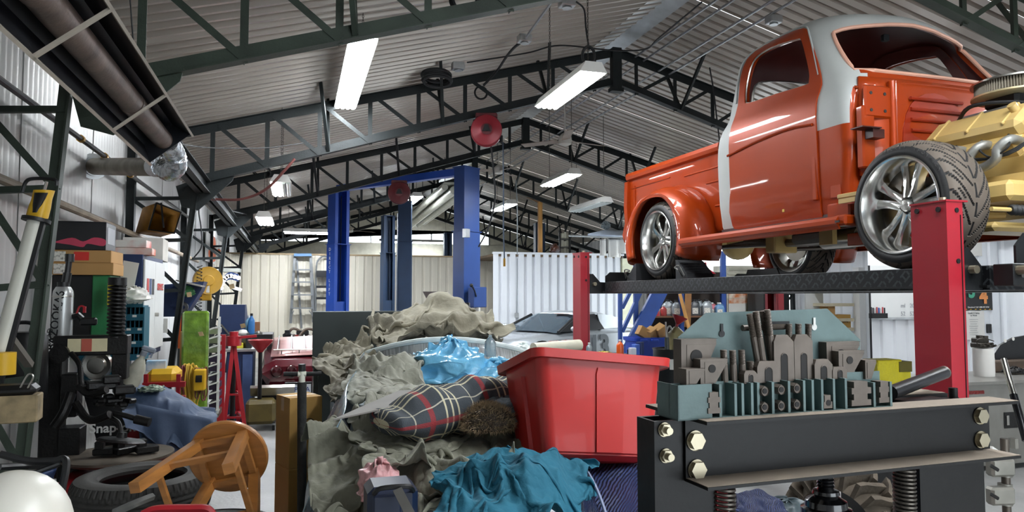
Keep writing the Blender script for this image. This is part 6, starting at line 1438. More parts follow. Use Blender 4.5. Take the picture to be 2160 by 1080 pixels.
# red cart rail at the bottom edge
cable('red tubular rail at the bottom edge below the stool', [P(300, 1085, y=3.2), P(330, 1074, y=3.2), P(400, 1072, y=3.2), P(438, 1074, y=3.2), P(455, 1095, y=3.2)], .016, redp, cat='rail', name='red_rail')
cable('grey grease hose lying over the lower tyre', [P(240, 1082, y=3.6), P(262, 1072, y=3.6), P(290, 1060, y=3.6), P(320, 1048, y=3.7)], .018, M('grey_hose', '6f6f6c', .5), cat='hose', name='grease_hose')
# --- blue tarp over a machine
tarp = cloth_mat('slate_tarp', '3a4b66', '3a4b66', .7, .15, 14)
m = MB(); q = P(350, 880, y=5.9); m.b2((q.x - .28, 5.75, 0), (q.x + .30, 6.3, P(350, 850, y=5.8).z - .1), bev=.05); m.build('hidden_machine', blk, label='machine hidden under the slate blue tarp', cat='machine')
H7 = field([(268, 860, 5.7), (285, 818, 5.8), (330, 822, 5.85), (360, 845, 5.8), (440, 877, 5.75), (452, 895, 5.7), (300, 880, 5.55), (360, 900, 5.55), (440, 915, 5.55), (330, 950, 5.45), (450, 940, 5.45), (400, 950, 5.42), (300, 820, 6.3), (440, 870, 6.3)], 5)
f = drape(0, 1, 0, 1, 70, 60, H7, (.16, .16), 31, base=ubase(268, 450, 5.42, 6.3, 880), noise=.02, folds=((.03, .3, .3),), fine=.003)
sheet('tarp', f, 70, 60, tarp, 'slate blue tarp draped over a machine beyond the tyres', 'tarp')
q0 = P(272, 870, y=5.6)
m = MB(); m.grid(24, 10, lambda a, b_: P(285 + 165 * a, 850 + 35 * a, y=5.5).lerp(P(300 + 150 * a, 960, y=5.42), b_) + V((0, .025 * math.sin(a * 16) * b_, 0))); o = m.build('tarp_skirt', tarp, label='hanging front of the slate blue tarp', cat='tarp', sharp=180); md = o.modifiers.new('s', 'SOLIDIFY'); md.thickness = .004
crumple('rag', P(320, 822, y=5.75), (.09, .08, .04), 15, M('rag_green', 'aab6a4', .8, col2='5d6f62', scale=30, thr=.5, var=0), 'crumpled patterned rag on top of the tarp', 'rag', .03)
# --- wall cabinet navy with white doors
cx_ = -1.22; y0, y1 = P(304, 640, x=cx_).y, P(346, 640, x=cx_).y; zt3, zb3 = P(304, 536, x=cx_).z, P(304, 756, x=cx_).z
wc = T('wall_cabinet', 'navy wall cabinet with two white doors and service stickers', 'cabinet', (cx_ - .24, (y0 + y1) / 2, zb3), world=True)
m = MB(); m.b2((-1.74, y0, zb3), (cx_ - .02, y1, zt3), bev=.004); m.build('body', navy, wc)
ym = (y0 + y1) / 2
for k, (a, b_) in enumerate(((y0 + .01, ym - .004), (ym + .004, y1 - .01))):
    m = MB(); m.b2((cx_ - .018, a, zb3 + .05), (cx_, b_, zt3 - .04), bev=.004); dr_ = m.build('door', wht, wc)
    zc = (zb3 + zt3) / 2 - .08; yh = ym + (-.09 if k == 0 else .12); m = MB(); m.tube(bez([(cx_, yh, zc - .07), (cx_ + .03, yh, zc - .05), (cx_ + .03, yh, zc + .05), (cx_, yh, zc + .07)], 4), .007, 6); m.build('door_handle', chr_, dr_)
    m = MB(); m.b2((cx_ + .001, a + .05, zt3 - .36), (cx_ + .002, b_ - .04, zt3 - .18)); m.build('sticker', papw, dr_)
text('SERVICE', .085, M('sticker_red', 'b53a36', .6), wc, (cx_ + .004, (ym + y1) / 2, zt3 - .27), (0, 1, 0), (0, 0, 1), bold=.002)
for k, c in enumerate(('b53a36', '35466e', '2a2a2c')):
    m = MB(); yk = y0 + .09 + k * .125; m.b2((cx_ + .002, yk, zt3 - .34), (cx_ + .003, yk + .09, zt3 - .20)); m.build('sticker_print', M('stk' + c, c, .6), wc)
m = MB(); m.cyl((cx_, ym + .03, zc), (cx_ + .03, ym + .03, zc), .018, n=10); m.build('lock', chr_, wc)
# things on the cabinet
carton('white flooring box on the navy cabinet', (-1.45, P(320, 520, x=-1.4).y, zt3), (.36, .45, .22), .05, M('carton_white', 'c9c5bc', .8), tape=False)
carton('orange and white parts box on the navy cabinet', (-1.44, y0 + .14, zt3), (.52, .20, .055), .03, M('carton_orange', 'd4603c', .7, col2='d8d3cb', scale=3, thr=.55, var=0), tape=False)
carton('red and white parts box on top of the orange one', (-1.46, y0 + .15, zt3 + .062), (.48, .18, .06), -.04, M('carton_red', 'c4382f', .7, col2='dcd9d2', scale=4, thr=.5, var=0), tape=False)
# --- green cabinet, cardboard boxes on it
gy = 5.85
gc = T('green_cabinet', 'black-fronted cabinet with green side door and an oval badge', 'cabinet', P(190, 714, y=gy), world=True)
a, b_, c = P(150, 580, y=gy), P(192, 716, y=gy), P(230, 716, y=gy)
m = MB(); m.b2((a.x - .12, gy, b_.z), (b_.x, gy + .3, a.z), bev=.004); m.build('body', blk, gc)
grn = M('cabinet_green', '2f7a4a', .4, var=.1); m = MB(); m.b2((b_.x, gy - .02, b_.z), (c.x, gy + .28, a.z), bev=.006); gd = m.build('green_door', grn, gc)
for v in (612, 690): q = P(191, v, y=gy - .02); m = MB(); m.box(q, (.03, .012, .08), bev=.003); m.build('hinge', grn, gd)
q = P(212, 645, y=gy - .022); m = MB(); m.lathe([(0, .0), (.062, 0), (.062, .003), (0, .003)], 32, (0, 0, 0), (0, -1, 0)); m.tf(Matrix.Translation(q) @ Matrix.Diagonal((.62, 1, 2.0, 1))); m.build('oval_badge', M('badge_red', 'b8474a', .5), gd)
m = MB(); m.lathe([(0, .0), (.052, 0), (.052, .003), (0, .003)], 32, (0, 0, 0), (0, -1, 0)); m.tf(Matrix.Translation(q + V((0, -.003, 0))) @ Matrix.Diagonal((.58, 1, 2.0, 1))); m.build('oval_badge_centre', blk, gd)
for dz, mt in ((.05, papw), (0, M('badge_red')), (-.05, papw)): m = MB(); m.box(q + V((0, -.008, dz)), (.04, .002, .035)); m.build('badge_panel', mt, gd)
m = MB(); q = P(214, 702, y=gy - .022); m.box(q, (.035, .004, .09)); m.build('latch', M('latch_brown', '3b3226', .6), gd)
zc_ = a.z; bc = P(186, 578, y=5.95); fw_ = abs(P(250, 560, y=5.8).x - P(122, 560, y=5.8).x)
for k, lb in enumerate(('lower of two flat cardboard boxes on the green cabinet', 'upper of two flat cardboard boxes, with a red label')):
    t = carton(lb, (bc.x, 5.98, zc_ + k * .088), (fw_ - .02 * k, .36, .084), .02 - .03 * k, kraft, 'flat cardboard boxes on the green cabinet', tape=False)
    m = MB(); m.box((-fw_ * .38, -.182, .042), (fw_ * .2, .002, .07)); m.build('shipping_label', lblm, t)
    if k: m = MB(); m.box((-fw_ * .02, -.182, .045), (fw_ * .25, .002, .06)); m.build('red_label', M('label_bright_red', 'd2322a', .6), t)
t = carton('black box with a pink flame graphic on the flat boxes', (bc.x - .03, 5.98, zc_ + .178), (fw_ * .86, .34, .20), .03, M('carton_black', '1b1b1e', .5), tape=False)
fl2 = bez([(-.17, 0, .05), (-.05, 0, .085), (.02, 0, .06), (.09, 0, .09), (.16, 0, .075), (.15, 0, .03), (.05, 0, .045), (.02, 0, .02), (-.06, 0, .035)], 4)
m = MB(); m.prism([(q.x, q.z) for q in fl2], .002, (0, -.173, 0), (1, 0, 0), (0, 0, 1), (0, 1, 0)); m.build('flame_print', M('flame_pink', 'c2405a', .5), t)
m = MB(); m.box((fw_ * .432, 0, .11), (.002, .25, .12)); m.build('side_print', M('print_grey', '77787c', .5), t)
# teal bin shelf with papers
ty_ = 6.35; sh_ = T('bin_shelf', 'teal steel bin shelf beside the navy cabinet', 'shelf', P(278, 752, y=ty_), world=True)
a, b_ = P(256, 648, y=ty_), P(299, 760, y=ty_)
m = MB(); m.b2((a.x, ty_ + .2, b_.z), (b_.x, ty_ + .22, a.z)).b2((a.x - .01, ty_, b_.z), (a.x, ty_ + .22, a.z)).b2((b_.x, ty_, b_.z), (b_.x + .01, ty_ + .22, a.z)); m.build('frame', tealp, sh_)
for k in range(5):
    z = b_.z + (a.z - b_.z) * k / 4; m = MB(); m.b2((a.x, ty_, z), (b_.x, ty_ + .22, z + .012)).b2((a.x, ty_ - .01, z), (b_.x, ty_, z + .05)); m.build('tray', tealp, sh_)
    for j in range(4): x = a.x + (b_.x - a.x) * (j + .5) / 4; m = MB(); m.box((x, ty_ - .012, z + .035), (.03, .003, .018)); m.build('bin_tag', papw if (j + k) % 2 else tealp, sh_)
    if k < 4:
        for j in range(1, 5): x = a.x + (b_.x - a.x) * j / 5; m = MB(); m.b2((x - .003, ty_ + .02, z), (x + .003, ty_ + .2, z + .10)); m.build('partition', tealp, sh_)
crumple('paper_bag', P(282, 628, y=6.3), (.13, .12, .09), 18, papw, 'crumpled white bag on the teal bin shelf', 'bag', .03)
m = MB(); m.prism([(-.06, 0), (.05, .0), (.08, .19), (-.03, .21)], .004, P(268, 606, y=6.3), (1, 0, 0), (0, 0, 1), (0, 1, 0)); m.build('paper_sheet', papw, label='white card sheet standing on the teal bin shelf', cat='paper')
m = MB(); m.box(P(236, 620, y=5.7), (.05, .05, .16), bev=.005); m.build('yellow_carton', M('carton_yellow', 'd8c83a', .6), label='narrow yellow carton behind the tower spring', cat='carton')
# spray bottle and small boxes
sb_ = T('spray_bottle', 'dirty white spray bottle lying tilted on the tarp', 'bottle', P(275, 812, y=5.4), rot=(0, .35, 0))
m = MB(); m.lathe([(0, 0), (.048, 0), (.052, .02), (.050, .12), (.03, .17), (.018, .19), (.018, .21)], 18); m.build('body', M('dirty_white', 'b9b7a6', .5, var=.2, scale=14), sb_)
m = MB(); m.cyl((0, 0, .205), (0, 0, .235), .022, n=12).box((.02, 0, .255), (.09, .025, .035), bev=.008).box((.05, 0, .23), (.012, .012, .05)); m.build('trigger_head', M('head_grey', '8d95a0', .5), sb_)
carton('small blue and white box on the yellow machine', P(330, 780, y=6.72), (.15, .12, .075), .1, M('carton_blue', '4a8fb8', .6, col2='d8dad8', scale=6, thr=.5, var=0), tape=False)
# ================================================================== MIDDLE GROUND
# green wrapped panel, cords, wire rack, stands along the second column
gw_ = M('green_wrap', '64852c', .2, var=.5, scale=9, coat=.6, bump=.5, bscale=12)
yy = 7.6; a, b_ = P(386, 656, y=yy), P(437, 868, y=yy)
m = MB(); m.box(((a.x + b_.x) / 2, yy, a.z / 2), (b_.x - a.x, .10, a.z), bev=.02); m.build('green_parcel', gw_, label='tall green panel wrapped in glossy plastic by the second column', cat='panel')
m = MB(); q0, q1 = P(380, 700, y=yy + .05), P(388, 868, y=yy + .05); m.b2((q0.x, yy + .06, 0), (q1.x + .03, yy + .14, q0.z)); m.build('cardboard_strip', kraft, label='strip of cardboard behind the green wrapped panel', cat='cardboard')
def hank(label, u0, u1, v0, v1, y, n, mat, r=.008):
    t = T('cord_hank', label, 'cord', P((u0 + u1) / 2, v1, y=y), world=True)
    for i in range(n):
        k = (i + .5) / n; u = u0 + (u1 - u0) * k; w_ = (u1 - u0) * .18; rr = random.Random(i * 7 + int(u0)); vb = v1 - rr.uniform(0, 30); vt = v0 + rr.uniform(0, 12)
        pts = [P(u + w_ * math.cos(q) + rr.uniform(-2, 2), (vt + vb) / 2 - (vb - vt) / 2 * math.sin(q), y=y - .015 * (i % 3) + .02 * math.cos(q)) for q in [j * math.pi / 6 for j in range(12)]]
        m = MB(); m.tube(bez(pts + [pts[0]], 3), r, 6); m.build('cord_loop', mat, t)
    return t
hank('yellow extension cord hanging in loops on the green panel', 386, 416, 766, 866, 7.45, 9, M('cord_yellow', 'c9a63a', .5))
hank('dark red cord hanging in loops beside the yellow one', 378, 392, 766, 850, 7.42, 4, M('cord_red', '6d2a28', .5))
hank('brown cord hanging right of the yellow one', 412, 436, 768, 850, 7.40, 4, M('cord_brown', '6b4030', .5), .007)
# yellow compressor with red cage
ym_ = T('yellow_compressor', 'yellow machine in a red steel cage left of the hanging cords', 'compressor', P(345, 830, y=6.7), world=True)
a, b_ = P(308, 780, y=6.6), P(372, 812, y=6.6); m = MB(); m.b2((a.x, 6.6, b_.z), (b_.x, 6.95, a.z), bev=.04); m.build('cover', yel, ym_)
for v0, v1 in ((808, 816), (838, 846)): a, b_ = P(300, v0, y=6.55), P(390, v1, y=6.55); m = MB(); m.b2((a.x, 6.55, b_.z), (b_.x, 6.60, a.z)); m.build('cage_rail', redp, ym_)
for u in (303, 372): a, b_ = P(u, 790, y=6.56), P(u + 7, 850, y=6.56); m = MB(); m.b2((a.x, 6.56, b_.z), (b_.x, 6.60, a.z)); m.build('cage_post', redp, ym_)
a, b_ = P(408, 780, y=7.3), P(432, 824, y=7.3); m = MB(); m.b2((a.x, 7.3, b_.z), (b_.x, 7.42, a.z), bev=.01); yb_ = m.build('battery_charger', yel, label='yellow battery charger hanging on the green panel', cat='charger')
a, b_ = P(413, 792, y=7.29), P(426, 806, y=7.29); m = MB(); m.b2((a.x, 7.285, b_.z), (b_.x, 7.295, a.z)); k = m.build('display', blk, yb_, local=True); 
o_ = yb_.location; k.data.transform(Matrix.Translation(-o_))
# white wire drawer rack
wr_ = T('wire_rack', 'white wire drawer rack with dark purple drawers', 'rack', P(452, 870, y=8.0), world=True)
uu = (439, 463)
for u in uu: 
    a, b_ = P(u, 668, y=8.0), P(u, 872, y=8.0); m = MB(); m.b2((a.x - .012, 7.99, b_.z), (a.x + .012, 8.01, a.z)); m.build('upright', wht, wr_)
for k in range(10):
    v = 690 + k * 19.5; a, b_ = P(439, v + 6, y=7.98), P(463, v - 2, y=7.98); m = MB(); m.bar(a, b_, .012, .014); m.build('shelf_wire', wht, wr_)
    a, b_ = P(441, v + 3, y=8.05), P(461, v + 15, y=8.05); m = MB(); m.b2((a.x, 8.03, b_.z), (b_.x, 8.4, a.z), bev=.006); m.build('drawer', M('drawer_purple', '2c1f3c', .4) if 2 < k < 9 else chr_, wr_)
# red tripod stand and red post
rs = T('tripod_stand', 'tall red steel tripod jack stand on the floor', 'jack stand', P(492, 885, y=8.9), world=True)
top = P(493, 718, y=8.9); yb2 = 8.9
for u, v, y in ((470, 884, 8.75), (520, 886, 8.75), (505, 868, 9.35)):
    f_ = P(u, v, y=y); f_.z = max(0, f_.z) if abs(f_.z) < .15 else f_.z; f_.z = 0.0
    m = MB(); m.bar(top + (f_ - top) * .02, f_, .042, .042); m.build('leg', redp, rs)
for k in (.55, .78):
    ps = [top.lerp(V((P(u, v, y=y).x, P(u, v, y=y).y, 0)), k) for u, v, y in ((470, 884, 8.75), (520, 886, 8.75), (505, 868, 9.35))]
    for i in range(3): m = MB(); m.bar(ps[i], ps[(i + 1) % 3], .03, .02); m.build('brace', redp, rs)
m = MB(); m.cyl(top - V((0, 0, .06)), top + V((0, 0, .05)), .085, n=16).cyl(top + V((0, 0, .05)), top + V((0, 0, .10)), .05, n=12); m.build('collar', redp, rs)
m = MB(); m.bar(top + V((0, -.05, .03)), top + V((.25, -.05, .05)), .03, .03); m.build('lever', redp, rs)
m = MB(); m.cyl(V((top.x, top.y, .12)), top, .03, n=12); m.build('screw', greasy, rs)
a, b_ = P(462, 706, y=8.5), P(472, 882, y=8.5); m = MB(); m.b2((a.x, 8.48, 0), (b_.x, 8.54, a.z)); m.b2((a.x - .05, 8.4, 0), (b_.x + .05, 8.62, .015)); m.build('red_post', redp, label='red steel post standing left of the tripod', cat='post')
# navy cabinet behind with clutter
a, b_ = P(478, 742, y=9.9), P(532, 860, y=9.9); nb = T('tool_cabinet', 'worn navy tool cabinet behind the red tripod', 'cabinet', P(505, 860, y=9.9), world=True)
m = MB(); m.b2((a.x, 9.9, 0), (b_.x, 10.5, a.z), bev=.008); m.build('body', navy, nb); a2 = P(512, 748, y=9.9); m = MB(); m.b2((a2.x, 9.88, .1), (b_.x - .01, 9.9, a.z - .04), bev=.003); m.build('side_door', M('worn_blue', '4a5f8d', .5, var=.25), nb)
m = MB(); m.b2((a.x - .02, 9.86, a.z), (b_.x + .04, 10.5, a.z + .03)); m.build('top', galv, nb)
for i, (u, v, w, h, mt) in enumerate(((490, 738, .10, .10, papw), (505, 736, .08, .07, M('carton_yellow')), (480, 738, .10, .12, blk), (520, 738, .09, .16, blk))): q = P(u, v, y=10.1); m = MB(); m.box((q.x, 10.1, a.z + .03 + h / 2), (w, .12, h), .2 * i, bev=.006); m.build('parts_tin', mt, label='small parts tin on the navy cabinet, %s along' % ('first', 'second', 'third', 'fourth')[i], cat='tin', group='tins on the navy cabinet')
# slant-top blue tool chest on a bench, bottles
y3 = 10.6; ch = T('tool_chest', 'navy slant-top tool chest with steel drawer fronts', 'tool chest', P(480, 706, y=y3), world=True)
a, b_ = P(463, 658, y=y3), P(496, 708, y=y3); m = MB(); m.prism([(0, 0), (.60, 0), (.60, .25), (.30, .42), (0, .42)], b_.x - a.x + .12, (a.x, y3, b_.z), (0, 1, 0), (0, 0, 1), (1, 0, 0)); m.build('body', navy, ch)
for k in range(3): c = P(500, 690 + k * 8, y=y3); m = MB(); m.box((c.x + .05, y3 + .2, b_.z + .07 + k * .09), (.02, .36, .07), bev=.004); m.build('drawer_front', chr_, ch)
m = MB(); m.bar(P(466, 684, y=y3 - .03), P(484, 706, y=y3 - .03), .012, .02); m.build('stay', chr_, ch)
a, b_ = P(455, 706, y=10.5), P(575, 716, y=10.5); m = MB(); m.b2((a.x, 10.4, b_.z), (b_.x, 11.1, a.z)); wbn = T('work_bench', 'black work bench along the left wall with bottles on it', 'bench', P(515, 860, y=10.6), world=True); m.build('top', blk, wbn)
for u in (460, 568): c = P(u, 740, y=10.5); m = MB(); m.b2((c.x - .03, 10.45, 0), (c.x + .03, 10.52, b_.z)); m.build('leg', blk, wbn)
def bottle(label, p, h, r, mat, capm, group=None, shape='round', cat='bottle', hand=False):
    t = T('bottle', label, cat, p, 0, group)
    if shape == 'round': m = MB(); m.lathe([(0, 0), (r, 0), (r * 1.03, .01), (r, h * .62), (r * .9, h * .70), (r * .38, h * .84), (r * .38, h * .90)], 14); m.build('body', mat, t)
    else:
        m = MB(); m.loft([[V((x, y, z)) for x, y in rrect(2 * r * k, 1.1 * r * k, .2 * r, 2)] for z, k in ((0, .96), (.01, 1), (h * .58, 1), (h * .74, .75), (h * .86, .35), (h * .90, .35))]); m.build('body', mat, t)
        m = MB(); m.tube(bez([(r * .85, 0, h * .55), (r * .95, 0, h * .72), (r * .55, 0, h * .86), (r * .25, 0, h * .85)], 4), r * .16, 6); m.build('handle', mat, t)
        m = MB(); m.box((-r * .15, -r * .56, h * .30), (r * 1.2, .004, h * .36)); m.build('label', lblm, t)
    m = MB(); m.cyl((0, 0, h * .89), (0, 0, h), r * .42, n=10); m.build('cap', capm, t); return t
bz = P(520, 706, y=10.6).z
bottle('blue spray can on the bench, left of the pair', (P(524, 700, y=10.7).x, 10.7, bz), .26, .045, M('pale_blue', '8fbfd8', .4), wht, 'blue bottles on the bench')
bottle('darker blue bottle on the bench, right of the pair', (P(530, 700, y=10.6).x, 10.6, bz), .29, .045, M('mid_blue', '2f6fae', .4), blk, 'blue bottles on the bench')
carton('small brown carton behind the bench bottles', (P(537, 704, y=10.9).x, 10.9, bz), (.14, .12, .16), 0, M('carton_brown', '8d5f3f', .8), tape=False)
for i, (u, r, mt) in enumerate(((500, .06, chr_), (512, .07, papw), (518, .05, chr_), (545, .05, chr_))): q = P(u, 706, y=10.5); m = MB(); m.lathe([(0, 0), (r, 0), (r * 1.1, r * .5), (r * .6, r), (0, r * 1.1)], 12, (q.x, 10.5, bz)); m.build('engine_part', mt, label='small metal part on the bench, %s from the chest' % ('first', 'second', 'third', 'fourth')[i], cat='part', group='metal parts on the bench')
# oil drain: red funnel on black pole, olive base
od = T('oil_drain', 'red funnel oil drain on a black pole with olive tank', 'oil drain', P(548, 862, y=10.0)); q = P(546, 722, y=9.35); 
od.location = (P(547, 862, y=9.35).x, 9.35, 0); zf = q.z
m = MB(); m.lathe([(.03, zf - .12), (.05, zf - .09), (.135, zf + .0), (.15, zf + .03), (.14, zf + .03), (.125, zf + .0), (.02, zf - .09)], 28); m.build('funnel', redp, od)
m = MB(); m.cyl((0, 0, .3), (0, 0, zf - .09), .025, n=10); m.build('pole', blk, od)
m = MB(); m.box((.02, 0, .22), (.34, .34, .28), bev=.04); m.build('tank', M('olive', '5d5026', .5, var=.25), od)
for x in (-.13, .17): m = MB(); m.lathe([(0, -.015), (.045, -.015), (.045, .015), (0, .015)], 14, (x, -.13, .05), (1, 0, 0)); m.build('caster', blk, od)
# yellow cord reel, shelf, wrench rack, poster, scoop on the left wall
rl = T('cord_reel', 'yellow cord reel with coiled black cord fixed to the second column', 'cord reel', P(436, 600, y=9.8)); f_ = P(438, 592, y=9.8); rl.location = f_; ylr = M('reel_yellow', 'b58a22', .45, var=.15)
m = MB(); m.lathe([(0, .06), (.06, .06), (.07, .05), (.14, .045), (.17, .05), (.175, .03), (.175, -.03), (.17, -.05), (0, -.06)], 32, ax=(.35, -1, 0)); m.build('drum', ylr, rl)
m = MB(); m.box((-.02, .0, -.12), (.14, .08, .26), bev=.01); m.build('bracket', ylr, rl); m = MB(); m.box((.0, -.05, -.10), (.06, .003, .10)); m.build('label', papw, rl)
def spiral(label, u0, v0, u1, v1, y, turns, R_, r=.005):
    a, b_ = P(u0, v0, y=y), P(u1, v1, y=y); m = MB(); n = turns * 10
    m.tube([a.lerp(b_, i / n) + V((R_ * math.cos(i * .628), R_ * math.sin(i * .628), 0)) for i in range(n + 1)], r, 5); m.build('spiral_cord', wire, label=label, cat='cord')
spiral('black spiral cord hanging behind the yellow reel', 421, 560, 420, 660, 9.7, 14, .03)
a, b_ = P(470, 566, y=13.0), P(506, 574, y=13.0); m = MB(); m.b2((a.x, 12.9, b_.z), (b_.x, 13.3, a.z)); m.build('wall_shelf', M('grey_shelf', '8d8f88', .5), label='small grey shelf on the left wall beyond the reel', cat='shelf')
wk = T('wrench_rack', 'curved navy rack with round holes on the left wall', 'rack', P(485, 595, y=12.6), world=True)
pts = bez([P(466, 612, y=12.5), P(472, 592, y=12.5), P(484, 582, y=12.5), P(503, 586, y=12.5)], 5); m = MB(); m.loft([[p + V((0, 0, .06)), p + V((0, .02, .06)), p + V((0, .02, -.06)), p + V((0, 0, -.06))] for p in pts]); m.build('plate', navy, wk)
for p in pts[1::2]: m = MB(); m.lathe([(0, .0), (.036, 0), (.036, .004), (0, .004)], 14, p + V((0, -.002, 0)), (0, -1, 0)); m.build('hole', papw, wk)
m = MB(); m.bar(P(484, 604, y=12.4), P(510, 612, y=12.4), .10, .05); m.build('white_bracket', papw, label='white bracket tool below the navy hole rack', cat='bracket')
px0 = P(432, 505, x=-1.72); ps_ = T('poster', 'orange and white flame poster on the left wall between the columns', 'poster', px0, world=True)
y0p, y1p = P(433, 520, x=-1.72).y, P(470, 520, x=-1.72).y; z0p, z1p = P(433, 550, x=-1.72).z, P(433, 486, x=-1.72).z
m = MB(); m.b2((-1.725, y0p, z0p), (-1.715, y1p, z1p)); m.build('sheet', M('poster_grey', 'a9a8a6', .6, col2='d8d6d2', scale=2, thr=.5, var=0), ps_)
om = M('poster_orange', 'd9642e', .6)
for cy_, cz_, ry, rz_ in ((.35, .30, .22, .24), (.42, .78, .10, .22), (.75, .55, .12, .12)):
    m = MB(); m.ell((-1.712, y0p + (y1p - y0p) * cy_, z0p + (z1p - z0p) * cz_), (.003, (y1p - y0p) * ry, (z1p - z0p) * rz_), 20, 8); m.build('flame_shape', om, ps_)
# gold scoop on the second column
sc = T('metal_scoop', 'large amber metal scoop hanging on the second column', 'scoop', P(347, 460, y=8.2), world=True); am = M('amber_metal', '8a5f1e', .35, .5, var=.35, scale=6)
q = [P(u, v, y=y) for u, v, y in ((330, 428, 8.0), (382, 448, 8.0), (368, 492, 8.2), (313, 484, 8.2))]; bk_ = [p + V((-.18, .30, -.02)) for p in q]
m = MB(); m.add([tuple(p) for p in q + bk_], [(0, 1, 5, 4), (1, 2, 6, 5), (2, 3, 7, 6), (3, 0, 4, 7), (4, 5, 6, 7)]); o = m.build('bowl', am, sc); md = o.modifiers.new('s', 'SOLIDIFY'); md.thickness = .008
m = MB(); m.tube(q + [q[0]], .010, 6); m.build('rim', greasy, sc)
m = MB(); m.tube([P(340, 428, y=8), P(345, 480, y=8.1)], .01, 6); m.build('strap', greasy, sc)
# blue hopper with green net
hp = T('parts_hopper', 'navy hopper with a green net hanging by the second column', 'hopper', P(385, 620, y=8.9), world=True)
q0, q1 = P(350, 600, y=9.0), P(408, 606, y=9.0); m = MB(); m.prism([(0, 0), (.25, .0), (.42, .30), (.45, .40), (0, .36)], .35, (q0.x - .05, 9.0, P(350, 668, y=9.0).z), (1, 0, 0), (0, 0, 1), (0, 1, 0)); m.build('bin', navy, hp)
m = MB(); m.bar(P(376, 592, y=8.95), P(428, 604, y=8.95), .40, .015); m.build('lid', M('lid_grey', '8f8c84', .5), hp)
crumple('green_net', P(395, 618, y=8.85), (.09, .05, .08), 25, M('net_green', '3f7a4a', .7, var=.4, scale=40), 'green mesh net stuffed in the hopper', 'net', .03)
m = MB(); c = P(386, 648, y=8.85); m.lathe([(.02, -.02), (.05, -.02), (.06, 0), (.05, .02), (.02, .02)], 16, c, (.2, -1, 0)); m.build('pulley', blk, hp)
a, b_ = P(383, 660, y=8.4), P(396, 860, y=8.4); m = MB(); m.b2((a.x, 8.4, 0), (b_.x, 8.45, a.z)); m.build('black_post', blk, label='black square post beside the green wrapped panel', cat='post')
m = MB(); a, b_ = P(377, 665, y=8.6), P(383, 735, y=8.6); m.b2((a.x, 8.6, b_.z), (b_.x, 8.64, a.z)); m.build('orange_bar', M('orange_paint', 'd2602a', .5), label='short orange bar behind the green panel', cat='bar')
m = MB(); a, b_ = P(345, 672, y=7.9), P(353, 702, y=7.9); m.b2((a.x, 7.9, b_.z), (b_.x, 7.91, a.z)); m.build('wall_notice', papw, label='small white notice right of the white cabinet doors', cat='notice')
# --- ladder and step stool on the partition
alu = M('aluminium', '7f8284', .4, .5, var=.08)
ld = T('step_ladder', 'aluminium stepladder leaning on the beige partition', 'ladder', P(637, 690, y=19.6), world=True); yl = 19.84
for u0, u1, v1 in ((622, 613, 682), (655, 661, 680)): m = MB(); m.bar(P(u0, 538, y=yl), P(u1, v1, y=yl), .07, .04, up=(0, 1, 0)); m.build('rail', alu, ld)
for v, a, b_ in ((569, 620, 656), (595, 618, 657), (622, 616, 659), (650, 614, 660)): m = MB(); p0, p1 = P(a, v, y=yl - .05), P(b_, v, y=yl - .05); m.bar(p0, p1, .14, .035); m.build('step', alu, ld)
m = MB(); p0, p1 = P(620, 538, y=yl - .05), P(657, 538, y=yl - .05); m.bar(p0, p1, .2, .07); m.build('top_cap', M('ladder_cap', '4f77a0', .5), ld)
for u0, u1, v1 in ((626, 636, 692), (656, 668, 690)): m = MB(); m.bar(P(u0, 545, y=yl + .12), P(u1, v1, y=yl + .12), .05, .03, up=(0, 1, 0)); m.build('rear_rail', alu, ld)
for u0, u1 in ((616, 612), (658, 663)): m = MB(); m.bar(P(u0 + (4 if u0 < 640 else -6), 655, y=yl - .06), P(u1, 672, y=yl - .06), .03, .02); m.build('brace', alu, ld)
ss = T('step_stool', 'folding step stool with black treads hung beside the ladder', 'step stool', P(682, 680, y=19.6), world=True)
m = MB(); m.tube(bez([P(666, 660, y=yl), P(667, 570, y=yl), P(672, 548, y=yl), P(684, 541, y=yl), P(698, 548, y=yl), P(702, 570, y=yl), P(702, 660, y=yl)], 6), .022, 8); m.build('hoop', alu, ss)
for v, h in ((578, 14), (605, 5), (629, 5)): p0, p1 = P(667, v, y=yl - .06), P(702, v, y=yl - .06); m = MB(); m.bar(p0, p1, .12, h * .0125); m.build('tread', blk, ss)
# --- maroon sports car seen from behind
mar = M('maroon_paint', '5a1420', .25, .1, var=.08, coat=.8); pink = M('pink_deck', 'b98a86', .3, .1, var=.1, coat=.5)
sc_ = T('sports_car', 'maroon sports car seen from behind with chrome luggage rack', 'car', P(630, 850, y=9.6), world=True)
prof = [(545, 757, 9.6), (549, 790, 9.55), (560, 812, 9.6), (590, 828, 9.65), (690, 828, 9.65)]
top_ = [P(548, 756, y=9.6), P(575, 752, y=9.9), P(640, 740, y=10.6), P(690, 735, y=11.0)]
xl, xr = P(548, 780, y=9.6).x, P(548, 780, y=9.6).x + 1.65
def carsec(y, w0, zt, zb):
    xm = (xl + xr) / 2; return [V((xm - w0, y, (zt + zb) / 2)), V((xm - w0 + .05, y, zt - .06)), V((xm - w0 + .18, y, zt)), V((xm + w0 - .18, y, zt)), V((xm + w0 - .05, y, zt - .06)), V((xm + w0, y, (zt + zb) / 2)), V((xm + w0 - .1, y, zb)), V((xm - w0 + .1, y, zb))]
ztail = P(560, 757, y=9.6).z; zlow = P(560, 818, y=9.6).z
m = MB(); m.loft([carsec(9.58, .80, ztail - .10, zlow + .10), carsec(9.64, .825, ztail - .02, zlow), carsec(10.2, .85, ztail + .06, zlow - .1), carsec(11.2, .88, ztail + .18, .2), carsec(12.4, .90, ztail + .12, .2)]); m.build('body', mar, sc_)
